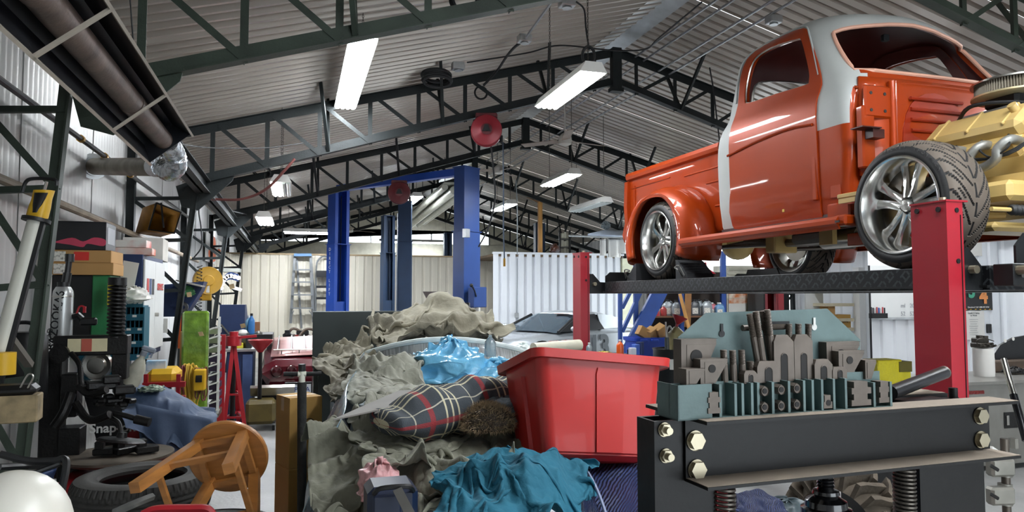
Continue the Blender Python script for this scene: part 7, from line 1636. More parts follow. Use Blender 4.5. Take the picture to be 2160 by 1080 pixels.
for dx in (.20, .38, 1.27, 1.45):
    m = MB(); m.lathe([(0, .03), (.055, .025), (.07, .0), (.075, -.02)], 18, (xl + dx, 9.56, (ztail + zlow) / 2 + .02), (0, -1, 0)); m.build('tail_lamp', M('lamp_maroon', '3c0c12', .2, coat=.8), sc_)
m = MB(); m.grid(8, 6, lambda a, b_: V((xl + .12 + a * 1.35, 9.75 + b_ * 1.3, ztail + .015 + b_ * .17 + .02 * math.sin(a * 3.14)))); o = m.build('rear_deck', pink, sc_); md = o.modifiers.new('s', 'SOLIDIFY'); md.thickness = .01
for k in range(8): x = xl + .2 + k * .17; m = MB(); m.tube([(x, 9.85, ztail + .09), (x, 10.9, ztail + .22)], .010, 6); m.build('rack_bar', chr_, sc_)
m = MB(); m.tube([(xl + .15, 9.85, ztail + .09), (xl + 1.45, 9.85, ztail + .09)], .011, 6); m.build('rack_rail', chr_, sc_)
for k in range(6): x = xl + .25 + k * .22; m = MB(); m.cyl((x, 9.86, ztail + .02), (x, 9.86, ztail + .09), .008, n=6); m.build('rack_foot', chr_, sc_)
m = MB(); m.loft([[V((x, y, z)) for y, z in ((9.42, zlow + .02), (9.45, zlow + .05), (9.56, zlow + .04), (9.56, zlow - .10), (9.48, zlow - .08))] for x in (xl - .10, xl + .28, xl + .42)]); m.build('bumper', chromeb, sc_)
pz_ = P(628, 822, y=9.5); m = MB(); m.box((P(629, 822, y=9.5).x, 9.52, pz_.z), (.33, .02, .19), bev=.01); m.build('plate_frame', blk, sc_)
m = MB(); m.box((P(633, 822, y=9.5).x, 9.505, pz_.z), (.26, .008, .13)); m.build('licence_plate', M('plate_white', 'c9cfd2', .5), sc_)
text('CPWA', .085, M('plate_blue', '2c3f7a', .5), sc_, (P(632, 823, y=9.5).x, 9.498, pz_.z), (1, 0, 0), (0, 0, 1))
for x in (xl + .12, xr - .12): m = MB(); m.lathe([(.15, -.1), (.30, -.11), (.32, -.08), (.32, .08), (.30, .11), (.15, .1)], 24, (x, 10.3, .32), (1, 0, 0)); m.build('wheel', tyrem, sc_)
# bin and bench of parts behind
tbn = T('trash_bin', 'black bin with a bin liner behind the maroon car', 'bin', P(585, 790, y=12.9)); tbn.location.z = 0; hb = P(585, 752, y=12.9).z
m = MB(); m.lathe([(0, 0), (.17, 0), (.22, hb), (.20, hb)], 20); m.build('tub', blk, tbn)
crumple('bin_liner', P(585, 750, y=12.9), (.25, .25, .08), 41, M('liner_black', '141416', .2, coat=.4), 'black bin liner folded over the bin', 'bin liner', .03)
pb2 = T('parts_bench', 'black bench heaped with car parts under the ladder', 'bench', P(640, 790, y=13.5), world=True)
a, b_ = P(602, 722, y=13.5), P(682, 790, y=13.5); m = MB(); m.b2((a.x, 13.5, 0), (b_.x + .3, 14.2, a.z), bev=.01); m.build('body', blk, pb2)
m = MB(); c = P(635, 731, y=13.49); m.box(c, (.16, .01, .03)); m.build('label', papw, pb2)
pmats = [blk, greasy, chr_, M('part_brown', '5a4a3e', .6), M('part_red', '8d2a24', .5), papw]
for i in range(14):
    rr = random.Random(50 + i); u = 606 + i * 5.4; q = P(u, 715 - rr.uniform(0, 10), y=13.7); k = rr.random(); w_ = rr.uniform(.08, .2)
    m = MB()
    if k < .4: m.lathe([(0, 0), (w_ * .5, 0), (w_ * .55, w_ * .3), (w_ * .3, w_ * .5), (w_ * .3, w_ * .8), (0, w_ * .8)], 10)
    elif k < .7: m.box((0, 0, .06), (w_ * 1.6, .12, .10), rr.uniform(-.5, .5), bev=.015)
    else: m.tube(bez([(-w_, 0, .02), (-w_ * .4, 0, .14), (w_ * .4, 0, .12), (w_, 0, .03)], 4), .025, 7)
    m.tf(Matrix.Translation((q.x, 13.6 + .3 * rr.random(), a.z + (.0 if i % 3 else .08)))); m.build('car_part', pmats[i % 6], label='used car part on the parts bench, number %s from the bin' % ('one', 'two', 'three', 'four', 'five', 'six', 'seven', 'eight', 'nine', 'ten', 'eleven', 'twelve', 'thirteen', 'fourteen')[i], cat='car part', group='used parts on the bench')
# cardboard boxes and foam-wrapped T handle
a, b_ = P(578, 838, y=5.0), P(668, 990, y=5.0)
w_ = (b_.x - a.x) * .80; cxb = (a.x + b_.x) / 2 + .02; h1 = P(600, 990, y=4.95).z; h2 = P(600, 842, y=4.95).z - h1
bxs = carton('lower of the two stacked brown cartons beside the covered car', (cxb, 5.1, 0), (w_, .26, h1 - .005), .35, M('carton_tan', 'b9914f', .75, var=.06), 'stacked brown cartons', tape=False)
bxs2 = carton('upper of the two stacked brown cartons, with a round stamp', (cxb, 5.1, h1), (w_, .26, h2), .35, M('carton_tan'), 'stacked brown cartons')
for t, h in ((bxs, h1), (bxs2, h2)):
    m = MB(); m.lathe([(.030, 0), (.036, 0), (.036, .001), (.030, .001)], 24, (w_ * .1, -.1312, h * .62), (0, -1, 0)); m.build('round_stamp', M('ink', '3b3120', .7), t)
    m = MB(); m.box((w_ * .1, -.131, h * .62), (.022, .001, .03)); m.build('stamp_mark', M('ink'), t)
th_ = T('t_bar_pole', 'T-handled pole wrapped in dark foam standing beside the cartons', 'pole', P(637, 1120, y=3.9), world=True)
a, b_ = P(637, 806, y=3.9), P(639, 1130, y=3.9); foam = M('dark_foam', '2a2b2a', .9, var=.25, scale=20, bump=.3)
m = MB(); m.cyl(V((b_.x, 3.9, .0)), a, .023, n=16); m.build('foam_sleeve', foam, th_)
m = MB(); m.cyl(a, P(637, 782, y=3.9), .016, n=12).cyl(P(628, 789, y=3.9), P(646, 789, y=3.9), .014, n=12); m.build('pipe_tee', M('pvc_white', 'd5d6c8', .4), th_)
m = MB(); m.cyl(P(598, 789, y=3.9), P(629, 789, y=3.9), .011, n=10); m.build('grip', blk, th_); m = MB(); m.cyl(P(645, 789, y=3.9), P(678, 788, y=3.9), .011, n=10); m.build('grip', blk, th_)
m = MB(); m.cyl(P(637, 783, y=3.9), P(637, 768, y=3.9), .018, n=12); m.build('cap', blk, th_)
# dark monitor lid behind the taupe heap
m = MB(); m.prism([(-.16, .05), (.16, .05), (.10, -.06), (-.10, -.06)], .05, P(918, 623, y=9.5), (1, 0, 0), (0, 0, 1), (0, 1, 0)); m.cyl((P(918, 623, y=9.5).x, 9.52, 0), P(918, 627, y=9.52), .03, n=8); m.build('hopper_lid', M('dark_red_black', '2a1715', .4), label='dark tapered hopper edge behind the taupe canvas', cat='hopper')
# ================================================================== RIGHT SIDE AND FAR STORAGE
# silver race car
slv = M('race_silver', 'b3b9bd', .25, .35, var=.04, coat=.6); gls = M('glass_painted_reflection', '5b6974', .08, .3, var=.05, coat=.5)  # glass base colour lightened to stand in for reflections
RZ = math.radians(206); rc = T('race_car', 'silver race car with large dark door numerals, nose towards the heap', 'car', (0, 0, 0), RZ)
rp = P(1264, 726, d=14.3) - Matrix.Rotation(RZ, 3, 'Z') @ V((-.30, .93, .53)); rc.location = (rp.x, rp.y, .06)
# local: x = forward (nose), y = left, z up ; nose toward camera-left
def csec(x, w, z): return [V((x, s * w, zz)) for s, zz in z]
def body_ring(x, hw, zb, zs, zt, crown):
    return [V((x, -hw * .92, zb)), V((x, -hw, (zb + zs) / 2)), V((x, -hw * .98, zs)), V((x, -hw * .80, zt)), V((x, -hw * .35, zt + crown)), V((x, hw * .35, zt + crown)), V((x, hw * .80, zt)), V((x, hw * .98, zs)), V((x, hw, (zb + zs) / 2)), V((x, hw * .92, zb))]
m = MB(); m.loft([body_ring(*q) for q in ((2.05, .45, .25, .42, .48, .01), (1.95, .72, .16, .50, .58, .02), (1.5, .90, .14, .66, .72, .02), (.9, .93, .14, .74, .80, .02), (.3, .92, .14, .78, .86, .01), (-.6, .92, .14, .80, .88, .01), (-1.3, .95, .14, .80, .88, .01), (-1.9, .93, .2, .78, .86, .01), (-2.1, .80, .35, .72, .80, .0))]); m.build('body', slv, rc, sharp=50)
def gh(x, hw, z0, hw2, z1): return [V((x[0], -hw, z0)), V((x[1], -hw2, z1)), V((x[1], hw2, z1)), V((x[0], hw, z0))]
m = MB(); m.loft([[V((.75, -.76, .84)), V((.75, -.5, .86)), V((.75, .5, .86)), V((.75, .76, .84))], [V((.0, -.62, 1.16)), V((.0, -.4, 1.20)), V((.0, .4, 1.20)), V((.0, .62, 1.16))]], cap=False, closed=False); m.build('windscreen', gls, rc)
m = MB(); m.loft([[V((.02, -.63, 1.155)), V((.02, -.4, 1.20)), V((.02, .4, 1.20)), V((.02, .63, 1.155))], [V((-.5, -.62, 1.20)), V((-.5, -.4, 1.245)), V((-.5, .4, 1.245)), V((-.5, .62, 1.20))], [V((-.95, -.60, 1.15)), V((-.95, -.4, 1.20)), V((-.95, .4, 1.20)), V((-.95, .60, 1.15))]], cap=False, closed=False); o = m.build('roof', slv, rc); md = o.modifiers.new('s', 'SOLIDIFY'); md.thickness = .03
m = MB(); m.loft([[V((-.95, -.60, 1.15)), V((-.95, .60, 1.15))], [V((-1.8, -.55, .90)), V((-1.8, .55, .90))]], cap=False, closed=False); m.build('rear_glass', gls, rc)
for s_ in (-1, 1):
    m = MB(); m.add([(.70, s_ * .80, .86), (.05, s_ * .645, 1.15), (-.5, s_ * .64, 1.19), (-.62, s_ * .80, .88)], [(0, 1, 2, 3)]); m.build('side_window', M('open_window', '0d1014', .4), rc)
    m = MB(); m.prism([(-.62, .88), (-.50, 1.19), (-.95, 1.15), (-1.75, .90)], .02, (0, s_ * .70, 0), (1, 0, 0), (0, 0, 1), (0, 1, 0)); m.build('rear_quarter', slv, rc)
    m = MB(); m.tube([(.72, s_ * .79, .86), (.03, s_ * .635, 1.16)], .03, 6); m.build('roof_pillar', blk, rc)
    m = MB(); m.ell((.45, s_ * .98, .92), (.10, .09, .06), 12, 8); m.build('mirror', slv, rc)
    for x in (1.30, -1.35): m = MB(); m.lathe([(.18, -.1), (.31, -.12), (.335, -.09), (.335, .09), (.31, .12), (.18, .1), (.1, .05), (0, .05)], 28, (x, s_ * .80, .335), (0, s_, 0)); m.build('wheel', tyrem, rc)
    for x, zz in ((1.30, .335), (-1.35, .335)): m = MB(); m.lathe([(.345, .0), (.40, .0), (.40, .01)], 28, (x, s_ * .925, zz), (0, s_, 0)); m.build('wheel_arch', blk, rc)
num = M('numeral_dark', '4a5258', .4)
text('13', .62, num, rc, (-.30, .938, .53), (-1, 0, 0), (0, 0, 1), ext=.004, bold=.025)
for x, c in ((1.0, 'sticker_a'), (.66, 'sticker_b')):
    m = MB(); m.box((x, .935, .66), (.26, .006, .12)); m.build('sponsor_sticker', M(c, 'd9c4bd', .5, col2='b5473f', scale=14, thr=.55, var=0), rc)
m = MB(); m.box((.10, .35, 1.195), (.10, .45, .004)); m.build('roof_banner', M('banner_pink', 'd9897a', .5), rc)
# bottle and gloves on a black cart
ck = T('utility_cart', 'black utility cart between the tote and the blue bin', 'cart', P(1300, 800, y=6.3), world=True)
a, b_ = P(1235, 748, y=6.2), P(1362, 752, y=6.2); m = MB(); m.b2((a.x, 6.2, b_.z - .03), (b_.x, 6.75, b_.z), bev=.008); m.build('tray', blk, ck)
for x in (a.x + .03, b_.x - .03):
    for y in (6.23, 6.72): m = MB(); m.cyl((x, y, .05), (x, y, b_.z - .02), .018, n=8); m.build('leg', blk, ck)
m = MB(); m.b2((a.x, 6.2, .25), (b_.x, 6.75, .28)); m.build('lower_tray', blk, ck); zc = b_.z
def onc(u, y): return V((P(u, 740, y=y).x, y, zc))
bottle('orange bottle with white cap on the black cart', onc(1308, 6.4), .15, .035, M('bottle_orange', 'd4571e', .3), wht)
crumple('work_gloves', onc(1272, 6.35) + V((0, 0, .02)), (.11, .07, .03), 51, M('glove_yellow', 'c8b04a', .8, col2='4a4a40', scale=16, thr=.55, var=0), 'yellow and grey work gloves on the black cart', 'gloves', .02)
bottle('small water bottle behind the red lift post', onc(1243, 6.5), .12, .03, clr, wht)
for i, (u, h, c) in enumerate(((1334, .07, 'c9ccd6'), (1341, .10, '3d5fb0'), (1350, .12, '26396e'), (1330, .05, '1f2a48'))): m = MB(); q = onc(u, 6.4 + .03 * i); m.box(q + V((0, 0, h / 2)), (.06, .06, h), .3 * i, bev=.005); m.build('small_box', M('sbox%d' % i, c, .5), label='small %s box on the black cart' % ('pale', 'blue', 'navy', 'flat dark')[i], cat='box', group='small boxes on the cart')
# blue recycling bin with cardboard
bb2 = M('bin_blue', '2248b4', .38, var=.06); yb3 = 7.4
bn = T('recycling_bin', 'blue recycling bin overflowing with cardboard', 'bin', P(1375, 780, y=yb3)); bn.location.z = 0; wb3 = abs(P(1410, 720, y=yb3).x - P(1342, 720, y=yb3).x); zt4 = P(1375, 712, y=yb3).z; zb4 = .55
m = MB(); m.loft([[V((x, y + .15, z)) for x, y in rrect(wb3 * k, .34 * k, .04, 3)] for z, k in ((zb4, .78), (zb4 + .02, .80), (zt4 - .04, .96), (zt4 - .04, 1.04), (zt4, 1.06), (zt4, 1.0), (zt4 - .06, .93))], cap=False); m.build('tub', bb2, bn)
for x in (-wb3 * .28, wb3 * .05): m = MB(); m.box((x, -.03, zt4 - .03), (.09, .05, .03), bev=.008); m.build('handle', bb2, bn)
m = MB(); m.lathe([(.016, 0), (.022, 0), (.022, .003), (.016, .003)], 18, (wb3 * .12, .0, zt4 - .26), (0, -1, 0)); m.build('recycling_mark', white, bn)
m = MB(); m.box((0, .15, zb4 / 2), (wb3 * .7, .30, zb4)); m.build('stand', blk, bn)
for i, (u, v, w, h, r) in enumerate(((1360, 703, .18, .11, .5), (1372, 706, .13, .15, -.4), (1392, 700, .16, .12, .9))):
    q = P(u, v, y=yb3 + .1); m = MB(); R2 = Euler((.3 * i, r, .4 * i)).to_matrix(); m.box(q, (w, .10, h), R2, bev=.003); m.build('cardboard_scrap', kraft, label='folded cardboard carton poking out of the blue bin, %s' % ('leftmost', 'middle', 'rightmost')[i], cat='cardboard', group='cardboard in the blue bin')
# black drum with funnel and jug
yd2 = 6.5; dr2 = T('oil_drum', 'black steel drum in front of the shelves, with a white sticker', 'drum', P(1430, 800, y=yd2)); dr2.location.z = 0; zt5 = P(1420, 735, y=yd2).z; rd = .235; dr2.location.x = P(1383, 740, y=yd2).x + rd
m = MB(); m.lathe([(0, 0), (rd, 0), (rd, .30), (rd + .012, .32), (rd, .34), (rd, .58), (rd + .012, .60), (rd, .62), (rd, zt5 - .02), (rd + .01, zt5), (rd - .01, zt5), (rd - .015, zt5 - .015), (0, zt5 - .015)], 36); m.build('shell', M('drum_black', '1c1f20', .35, .1, var=.15), dr2)
m = MB(); m.box((-rd * .62, -rd * .80, zt5 - .14), (.07, .004, .10), -.65); m.build('sticker', papw, dr2)
jg = T('oil_jug', 'translucent oil jug with a red funnel on the drum', 'jug', P(1427, 735, y=6.45)); jg.location.z = zt5 - .012
m = MB(); m.loft([[V((x, y, z)) for x, y in rrect(.15 * k, .12 * k, .03, 3)] for z, k in ((0, .95), (.01, 1), (.17, .95), (.21, .55), (.23, .3))]); m.build('jug', M('jug_amber', 'b3a878', .3, trans=.3, var=.1), jg)
m = MB(); m.lathe([(.012, 0), (.015, .06), (.075, .13), (.078, .14), (.07, .13), (.01, .05)], 20, (-.01, 0, .20), (.35, -.1, 1)); m.build('red_funnel', redp, jg)
pu = T('hand_pump', 'hand pump tube standing on the black drum', 'pump', P(1407, 735, y=6.4)); pu.location.z = zt5 - .012
m = MB(); m.cyl((0, 0, 0), (0, 0, .13), .022, n=12); m.build('barrel', M('pump_grey', '3c4244', .4), pu); m = MB(); m.tube(bez([(0, 0, .13), (.0, 0, .20), (.03, 0, .24), (.06, 0, .20)], 5), .009, 7).tube([(-.005, 0, .13), (-.012, 0, .28)], .008, 6); m.build('spout', chr_, pu)
# blue steel stair / rack with oil shelves, near the enclosure
bl = M('rack_blue', '25478c', .45, var=.12); ysh = 9.6
rk = T('blue_rack', 'blue steel rack with a diagonal stair stringer under the lift', 'rack', P(1400, 760, y=ysh), world=True)
def bl_bar(u0, v0, u1, v1, y, w, nm='upright', dp=.05):
    m = MB(); e_ = P(u1, v1, y=y); e_.z = 0 if v1 >= 790 else e_.z; m.bar(P(u0, v0, y=y), e_, w, dp, up=(0, 1, 0)); m.build(nm, bl, rk)
bl_bar(1308, 618, 1308, 800, ysh, .05); bl_bar(1341, 560, 1341, 800, ysh, .06); bl_bar(1437, 560, 1437, 800, ysh + .2, .07); bl_bar(1525, 530, 1525, 790, ysh + .4, .08)
bl_bar(1394, 610, 1318, 760, ysh - .1, .22, 'stringer', .06); bl_bar(1350, 618, 1312, 700, ysh, .05, 'brace'); bl_bar(1332, 610, 1312, 650, ysh, .05, 'brace')
for v, lbz in ((667, 'upper'), (735, 'lower')):
    a, b_ = P(1372, v, y=ysh + .1), P(1530, v, y=ysh + .1); m = MB(); m.b2((a.x, ysh + .1, a.z - .025), (b_.x, ysh + .6, a.z)); m.build('shelf_board', M('shelf_wood', '6d4a32', .6, var=.2), rk)
m = MB(); a, b_ = P(1366, 620, y=ysh + .62), P(1535, 760, y=ysh + .62); m.b2((a.x, ysh + .62, b_.z), (b_.x, ysh + .66, a.z + .35)); m.build('back_panel', M('shelf_dark', '2a211b', .8), rk)
zs_ = P(1400, 667, y=ysh + .1).z
gj = M('jug_grey', '8e9497', .35, .2); gjd = M('jug_charcoal', '3a3f42', .4)
jug_list = [(1384, 'red_small', .11, .05, 'b8404a'), (1394, 'w', .13, .04, 'c9c5b8'), (1400, 'w', .16, .045, 'a33b38'), (1413, 'jug', .25, .085, None), (1427, 'jug', .24, .08, None), (1446, 'jugd', .25, .08, None), (1465, 'jugd', .25, .08, None), (1478, 'jug', .25, .085, None), (1490, 'jug', .25, .085, None), (1505, 'c', .20, .08, 'c4707a'), (1517, 'c', .20, .075, '5b84a8')]
ordn = ('first', 'second', 'third', 'fourth', 'fifth', 'sixth', 'seventh', 'eighth', 'ninth', 'tenth', 'eleventh')
for i, (u, k, h, r, c) in enumerate(jug_list):
    q = P(u, 660, y=ysh + .22); q = V((q.x, ysh + .22 + .06 * (i % 2), zs_)); mt = {'jug': gj, 'jugd': gjd}.get(k) or M('jugc%d' % i, c, .4)
    bottle('%s container on the blue rack shelf, %s from the stringer' % ('grey oil' if k == 'jug' else 'charcoal oil' if k == 'jugd' else 'small coloured', ordn[i]), q, h, r, mt, blk if 'jug' in k else wht, 'oil containers on the blue rack', 'flat' if 'jug' in k or k == 'c' else 'round')
m = MB(); m.bar(P(1434, 620, y=ysh), P(1455, 700, y=ysh), .04, .03, up=(0, 1, 0)); m.build('wooden_stick', tm, label='wooden stick leaning on the blue rack shelf', cat='stick')
m = MB(); m.bar(P(1452, 618, y=ysh + .05), P(1450, 690, y=ysh + .05), .09, .03, up=(0, 1, 0)); m.build('wooden_plank', M('plank_brown', '8d6236', .6, var=.2), label='upright brown plank behind the leaning stick', cat='plank')
q = P(1485, 575, y=ysh + .3); m = MB(); m.lathe([(0, .02), (.02, .02), (.03, -.06), (.14, -.14), (.16, -.16), (.15, -.16), (0, -.12)], 24, q + V((.02, 0, .14))); m.build('red_cone', M('red_plastic', 'b0222c', .35), label='red plastic funnel upside down on the rack behind the tyre', cat='funnel')
a, b_ = P(1378, 622, y=ysh), P(1525, 585, y=ysh + .5)
m = MB(); a, b_ = P(1470, 588, y=ysh + .1), P(1530, 588, y=ysh + .1); m.b2((a.x, ysh + .1, a.z - .02), (b_.x, ysh + .6, a.z)); m.build('upper_shelf', M('shelf_wood'), rk)
# --- right wall furniture: grey drawers, calendar, vest, door, whiteboard
yr = 11.2
lk = T('wall_locker', 'cream louvred cabinet against the right wall beyond the rack', 'cabinet', P(1560, 700, y=yr), world=True)
a, b_ = P(1530, 560, y=yr), P(1608, 780, y=yr); m = MB(); m.b2((a.x, yr, 0), (b_.x, yr + .4, a.z), bev=.006); m.build('body', M('locker_cream', 'c6c3b4', .5), lk)
for k in range(7): z = a.z - .06 - k * .085; m = MB(); m.bar((a.x + .04, yr - .01, z), (b_.x - .04, yr - .01, z), .02, .055, up=(0, 1, .5)); m.build('louvre', M('locker_cream'), lk)
cl = T('wall_calendar', 'picture calendar with orange vehicle on the cream cabinet', 'calendar', P(1555, 648, y=yr - .02), world=True)
a, b_ = P(1537, 618, y=yr - .03), P(1576, 640, y=yr - .03); m = MB(); m.b2((a.x, yr - .035, b_.z), (b_.x, yr - .028, a.z)); m.build('picture', M('calendar_orange', 'c9743f', .5, col2='e0d6c6', scale=7, thr=.5, var=0), cl)
a, b_ = P(1537, 640, y=yr - .03), P(1574, 662, y=yr - .03); m = MB(); m.b2((a.x, yr - .034, b_.z), (b_.x, yr - .029, a.z)); m.build('date_sheet', papw, cl)
vest = T('safety_vest', 'yellow hi-vis vest hanging right of the calendar', 'vest', P(1602, 655, y=yr - .1), world=True)
poly = [P(u, v, y=yr - .1) for u, v in ((1590, 628), (1598, 624), (1604, 632), (1610, 624), (1618, 630), (1622, 655), (1586, 655))]; m = MB(); m.prism([(q.x, q.z) for q in poly], .05, (0, yr - .12, 0), (1, 0, 0), (0, 0, 1), (0, 1, 0)); m.build('body', M('hivis', 'c9d44a', .6, var=.15), vest)
a, b_ = P(1592, 640, y=yr - .13), P(1606, 650, y=yr - .13); m = MB(); m.b2((a.x, yr - .13, b_.z), (b_.x, yr - .12, a.z)); m.build('patch', blk, vest)
a, b_ = P(1588, 618, y=yr - .1), P(1606, 626, y=yr - .1); m = MB(); m.b2((a.x, yr - .11, b_.z), (b_.x, yr - .06, a.z)); m.build('blue_sign', M('sign_blue', '3a4fa0', .5), label='small blue sign above the hi-vis vest', cat='sign')
a, b_ = P(1612, 617, y=10.6), P(1668, 700, y=10.6); m = MB(); m.b2((a.x, 10.6, b_.z), (b_.x, 11.1, a.z), bev=.02); m.build('black_cabinet', blk, label='black equipment box left of the far red lift post', cat='box')
# storage room seen through the door gap and cartons
sr = T('stored_cartons', 'shelf of brown cartons seen through the wall opening', 'shelf', P(1775, 720, y=10.9), world=True)
for v in (612, 640, 672, 692): a, b_ = P(1740, v, y=10.4), P(1802, v + 6, y=10.4); m = MB(); m.b2((a.x, 10.4, b_.z), (b_.x, 10.7, a.z)); m.build('shelf_slat', M('slat_cream', 'c9bfa3', .6), sr)
rt = carton('brown carton lettered RTI on the stored shelf', P(1780, 691, y=10.42) + V((0, .16, 0)), (.32, .3, .22), .1, M('carton_tan'), tape=False); text('RTI', .09, blk, rt, (.02, -.156, .11), (1, 0, 0), (0, 0, 1))
carton('smaller carton left of the lettered one', P(1756, 672, y=10.42) + V((0, .12, 0)), (.15, .2, .24), .1, kraft, tape=False)
a, b_ = P(1812, 600, y=10.3), P(1832, 860, y=10.3); m = MB(); m.b2((a.x, 10.3, 0), (b_.x, 10.45, 2.1)); m.build('trim_door', wht, kind='structure', label='white door jamb left of the whiteboard')
a, b_ = P(1700, 615, y=10.7), P(1738, 700, y=10.7); m = MB(); m.b2((a.x, 10.7, 0), (b_.x, 10.74, a.z + .4)); m.build('wall_panel', wht, kind='structure', label='white wall panel behind the rack top')
# whiteboard
yw2 = 8.0; wbd = T('whiteboard', 'whiteboard with faint marker notes on the right wall', 'whiteboard', P(1880, 670, y=yw2), world=True)
a, b_ = P(1833, 560, y=yw2), P(1950, 671, y=yw2); dx_ = b_.x - a.x
m = MB(); m.b2((a.x, yw2, b_.z), (b_.x, yw2 + .02, a.z)); m.build('panel', M('board_white', 'dfe0de', .25, var=.02), wbd)
m = MB(); m.bar((a.x, yw2 - .005, b_.z), (b_.x, yw2 - .005, b_.z), .03, .03); m.build('tray', galv, wbd); m = MB(); m.bar((a.x, yw2, a.z), (a.x, yw2, b_.z - .85), .018, .018, up=(0, 1, 0)); m.build('side_trim', blk, wbd)
for i, (u, v, s) in enumerate(((1905, 645, 'ml'), (1905, 662, '52'), (1924, 645, '20'), (1924, 662, '52'))): text(s, .08, M('marker_ink', '8d9096', .6), wbd, P(u, v, y=yw2 - .012), (1, 0, 0), (0, 0, 1), ext=.0005)
mh = T('marker_holder', 'black holder of dry-erase markers at the whiteboard corner', 'holder', P(1851, 672, y=yw2 - .05), world=True)
a, b_ = P(1835, 664, y=yw2 - .05), P(1868, 671, y=yw2 - .05); m = MB(); m.b2((a.x, yw2 - .09, b_.z), (b_.x, yw2 - .03, a.z + .02)); m.build('holder', blk, mh)
for i, c in enumerate(('1b1b1e', '2a2a2e', 'b8b8b8', 'a83236', '2c57a8', 'c9c9c9', 'a83236', '17171a')): q = P(1838 + i * 4, 662, y=yw2 - .06); m = MB(); m.cyl(q - V((0, 0, .03)), q + V((0, 0, .09 - .008 * (i % 3))), .0095, n=8); m.build('marker', M('mk' + c, c, .4), mh)
# white ribbed wainscot behind the red post
wall_sheets('wall_office', 'white ribbed wall carrying the whiteboard and safety posters', whitew, (P(1834, 660, y=yw2 + .02).x, yw2 + .025, 0), (P(2230, 660, y=yw2 + .05).x, yw2 + .025, 0), 2.9, .20, .03, 'trap', wsheet=.8)
# safety poster and notice
yp = 8.012; po = T('safety_poster', 'black safety poster with large orange and green numerals', 'poster', P(2064, 650, y=yp), world=True)
a, b_ = P(2034, 608, y=yp), P(2094, 654, y=yp); m = MB(); m.b2((a.x, yp, b_.z), (b_.x, yp + .01, a.z)); m.build('sheet', M('poster_black', '1a1c1c', .5), po)
text('4', .29, M('num_orange', 'd98a4a', .5), po, P(2075, 626, y=yp - .01), (1, 0, 0), (0, 0, 1), bold=.012)
text('5', .24, M('num_green', '3f9a7a', .5), po, P(2050, 616, y=yp - .01), (1, 0, 0), (0, 0, 1), bold=.012)
text('Questions? Call 1-800-387-0750', .030, white, po, P(2064, 648, y=yp - .01), (1, 0, 0), (0, 0, 1))
for k in range(6): q = P(2038 + k * 10, 652.5, y=yp - .006); m = MB(); m.box(q, (.028, .003, .010)); m.build('hazard_stripe', M('warn_yellow'), po)
no = T('notice_sheet', 'white health and safety notice below the black poster', 'notice', P(2052, 690, y=yp), world=True)
a, b_ = P(2033, 656, y=yp), P(2078, 716, y=yp); m = MB(); m.b2((a.x, yp, b_.z), (b_.x, yp + .006, a.z)); m.build('sheet', papw, no)
text('Health & Safety\nat Work', .034, M('ink_grey', '55585a', .7), no, P(2054, 663, y=yp - .006), (1, 0, 0), (0, 0, 1))
for k in range(8): q = P(2054, 674 + k * 4.6, y=yp - .004); m = MB(); m.box(q, (.16 - .02 * (k % 3), .002, .006)); m.build('text_line', M('ink_pale', 'a3a5a4', .8), no)
m = MB(); a, b_ = P(2034, 512, y=yp), P(2072, 540, y=yp); m.b2((a.x, yp, b_.z), (b_.x, yp + .006, a.z + .15)); m.build('pinned_paper', papw, label='white paper pinned above the runway end on the ribbed wall', cat='paper')
m = MB(); q = P(2086, 693, y=yp); m.box(q, (.08, .03, .13), bev=.006); sw2 = m.build('wall_switch', blk, label='black switch box right of the notice', cat='switch')
# stainless cabinet with parts on top at the right edge
ysc = 5.2; scb = T('steel_work_cabinet', 'stainless work cabinet at the right edge with a flush latch', 'cabinet', P(2100, 1000, y=ysc), world=True)
a, b_ = P(2036, 806, y=ysc), P(2240, 812, y=ysc); stn = M('stainless', '8e8c86', .35, .6, var=.12)
m = MB(); m.b2((a.x - .3, ysc, .05), (b_.x, ysc + .7, a.z - .03), bev=.006); m.build('body', stn, scb); m = MB(); m.b2((a.x - .32, ysc - .03, a.z - .03), (b_.x, ysc + .72, a.z)); m.build('top', stn, scb)
a2, b2_ = P(2118, 870, y=ysc - .005), P(2148, 902, y=ysc - .005); m = MB(); m.b2((a2.x, ysc - .008, b2_.z), (b2_.x, ysc - .002, a2.z), bev=.002); m.build('latch_plate', greasy, scb); m = MB(); m.b2((a2.x + .02, ysc - .014, b2_.z + .03), (a2.x + .05, ysc - .006, a2.z - .03)); m.build('latch', chr_, scb)
text('Stevenson', .052, M('sticker_dark_red', '7a2420', .6), scb, P(2057, 827, y=ysc - .004), (1, 0, 0), (0, 0, 1), bold=.004)
zt6 = a.z
def ons(u, y): return V((P(u, 800, y=y).x, y, zt6))
rlp = T('paper_roll', 'roll of white shop paper standing on the stainless cabinet', 'paper roll', ons(2076, 5.55)); 
m = MB(); m.cyl((0, 0, 0), (0, 0, .27), .092, n=32); m.build('roll', M('roll_white', 'dedcd6', .8, var=.02), rlp); m = MB(); m.grid(6, 6, lambda a, b_: V((.085 + a * .05, -.03 + a * .02, .02 + b_ * (.24 - a * .1)))); m.build('loose_end', M('roll_white'), rlp)
cbt = T('carburettor', 'greasy carburettor sitting on the paper roll', 'carburettor', ons(2074, 5.55) + V((0, 0, .272))); cm_ = M('carb', '3a3630', .5, .4, var=.4, scale=20)
m = MB(); m.box((0, 0, .03), (.17, .13, .05), bev=.01).box((0, .02, .075), (.13, .10, .05), bev=.01); m.build('body', cm_, cbt)
for i in range(5): m = MB(); m.cyl((-.07 + i * .035, -.06, .02 + .02 * (i % 2)), (-.07 + i * .035, -.09, .03 + .02 * (i % 2)), .011, n=8); m.build('fitting', cm_, cbt)
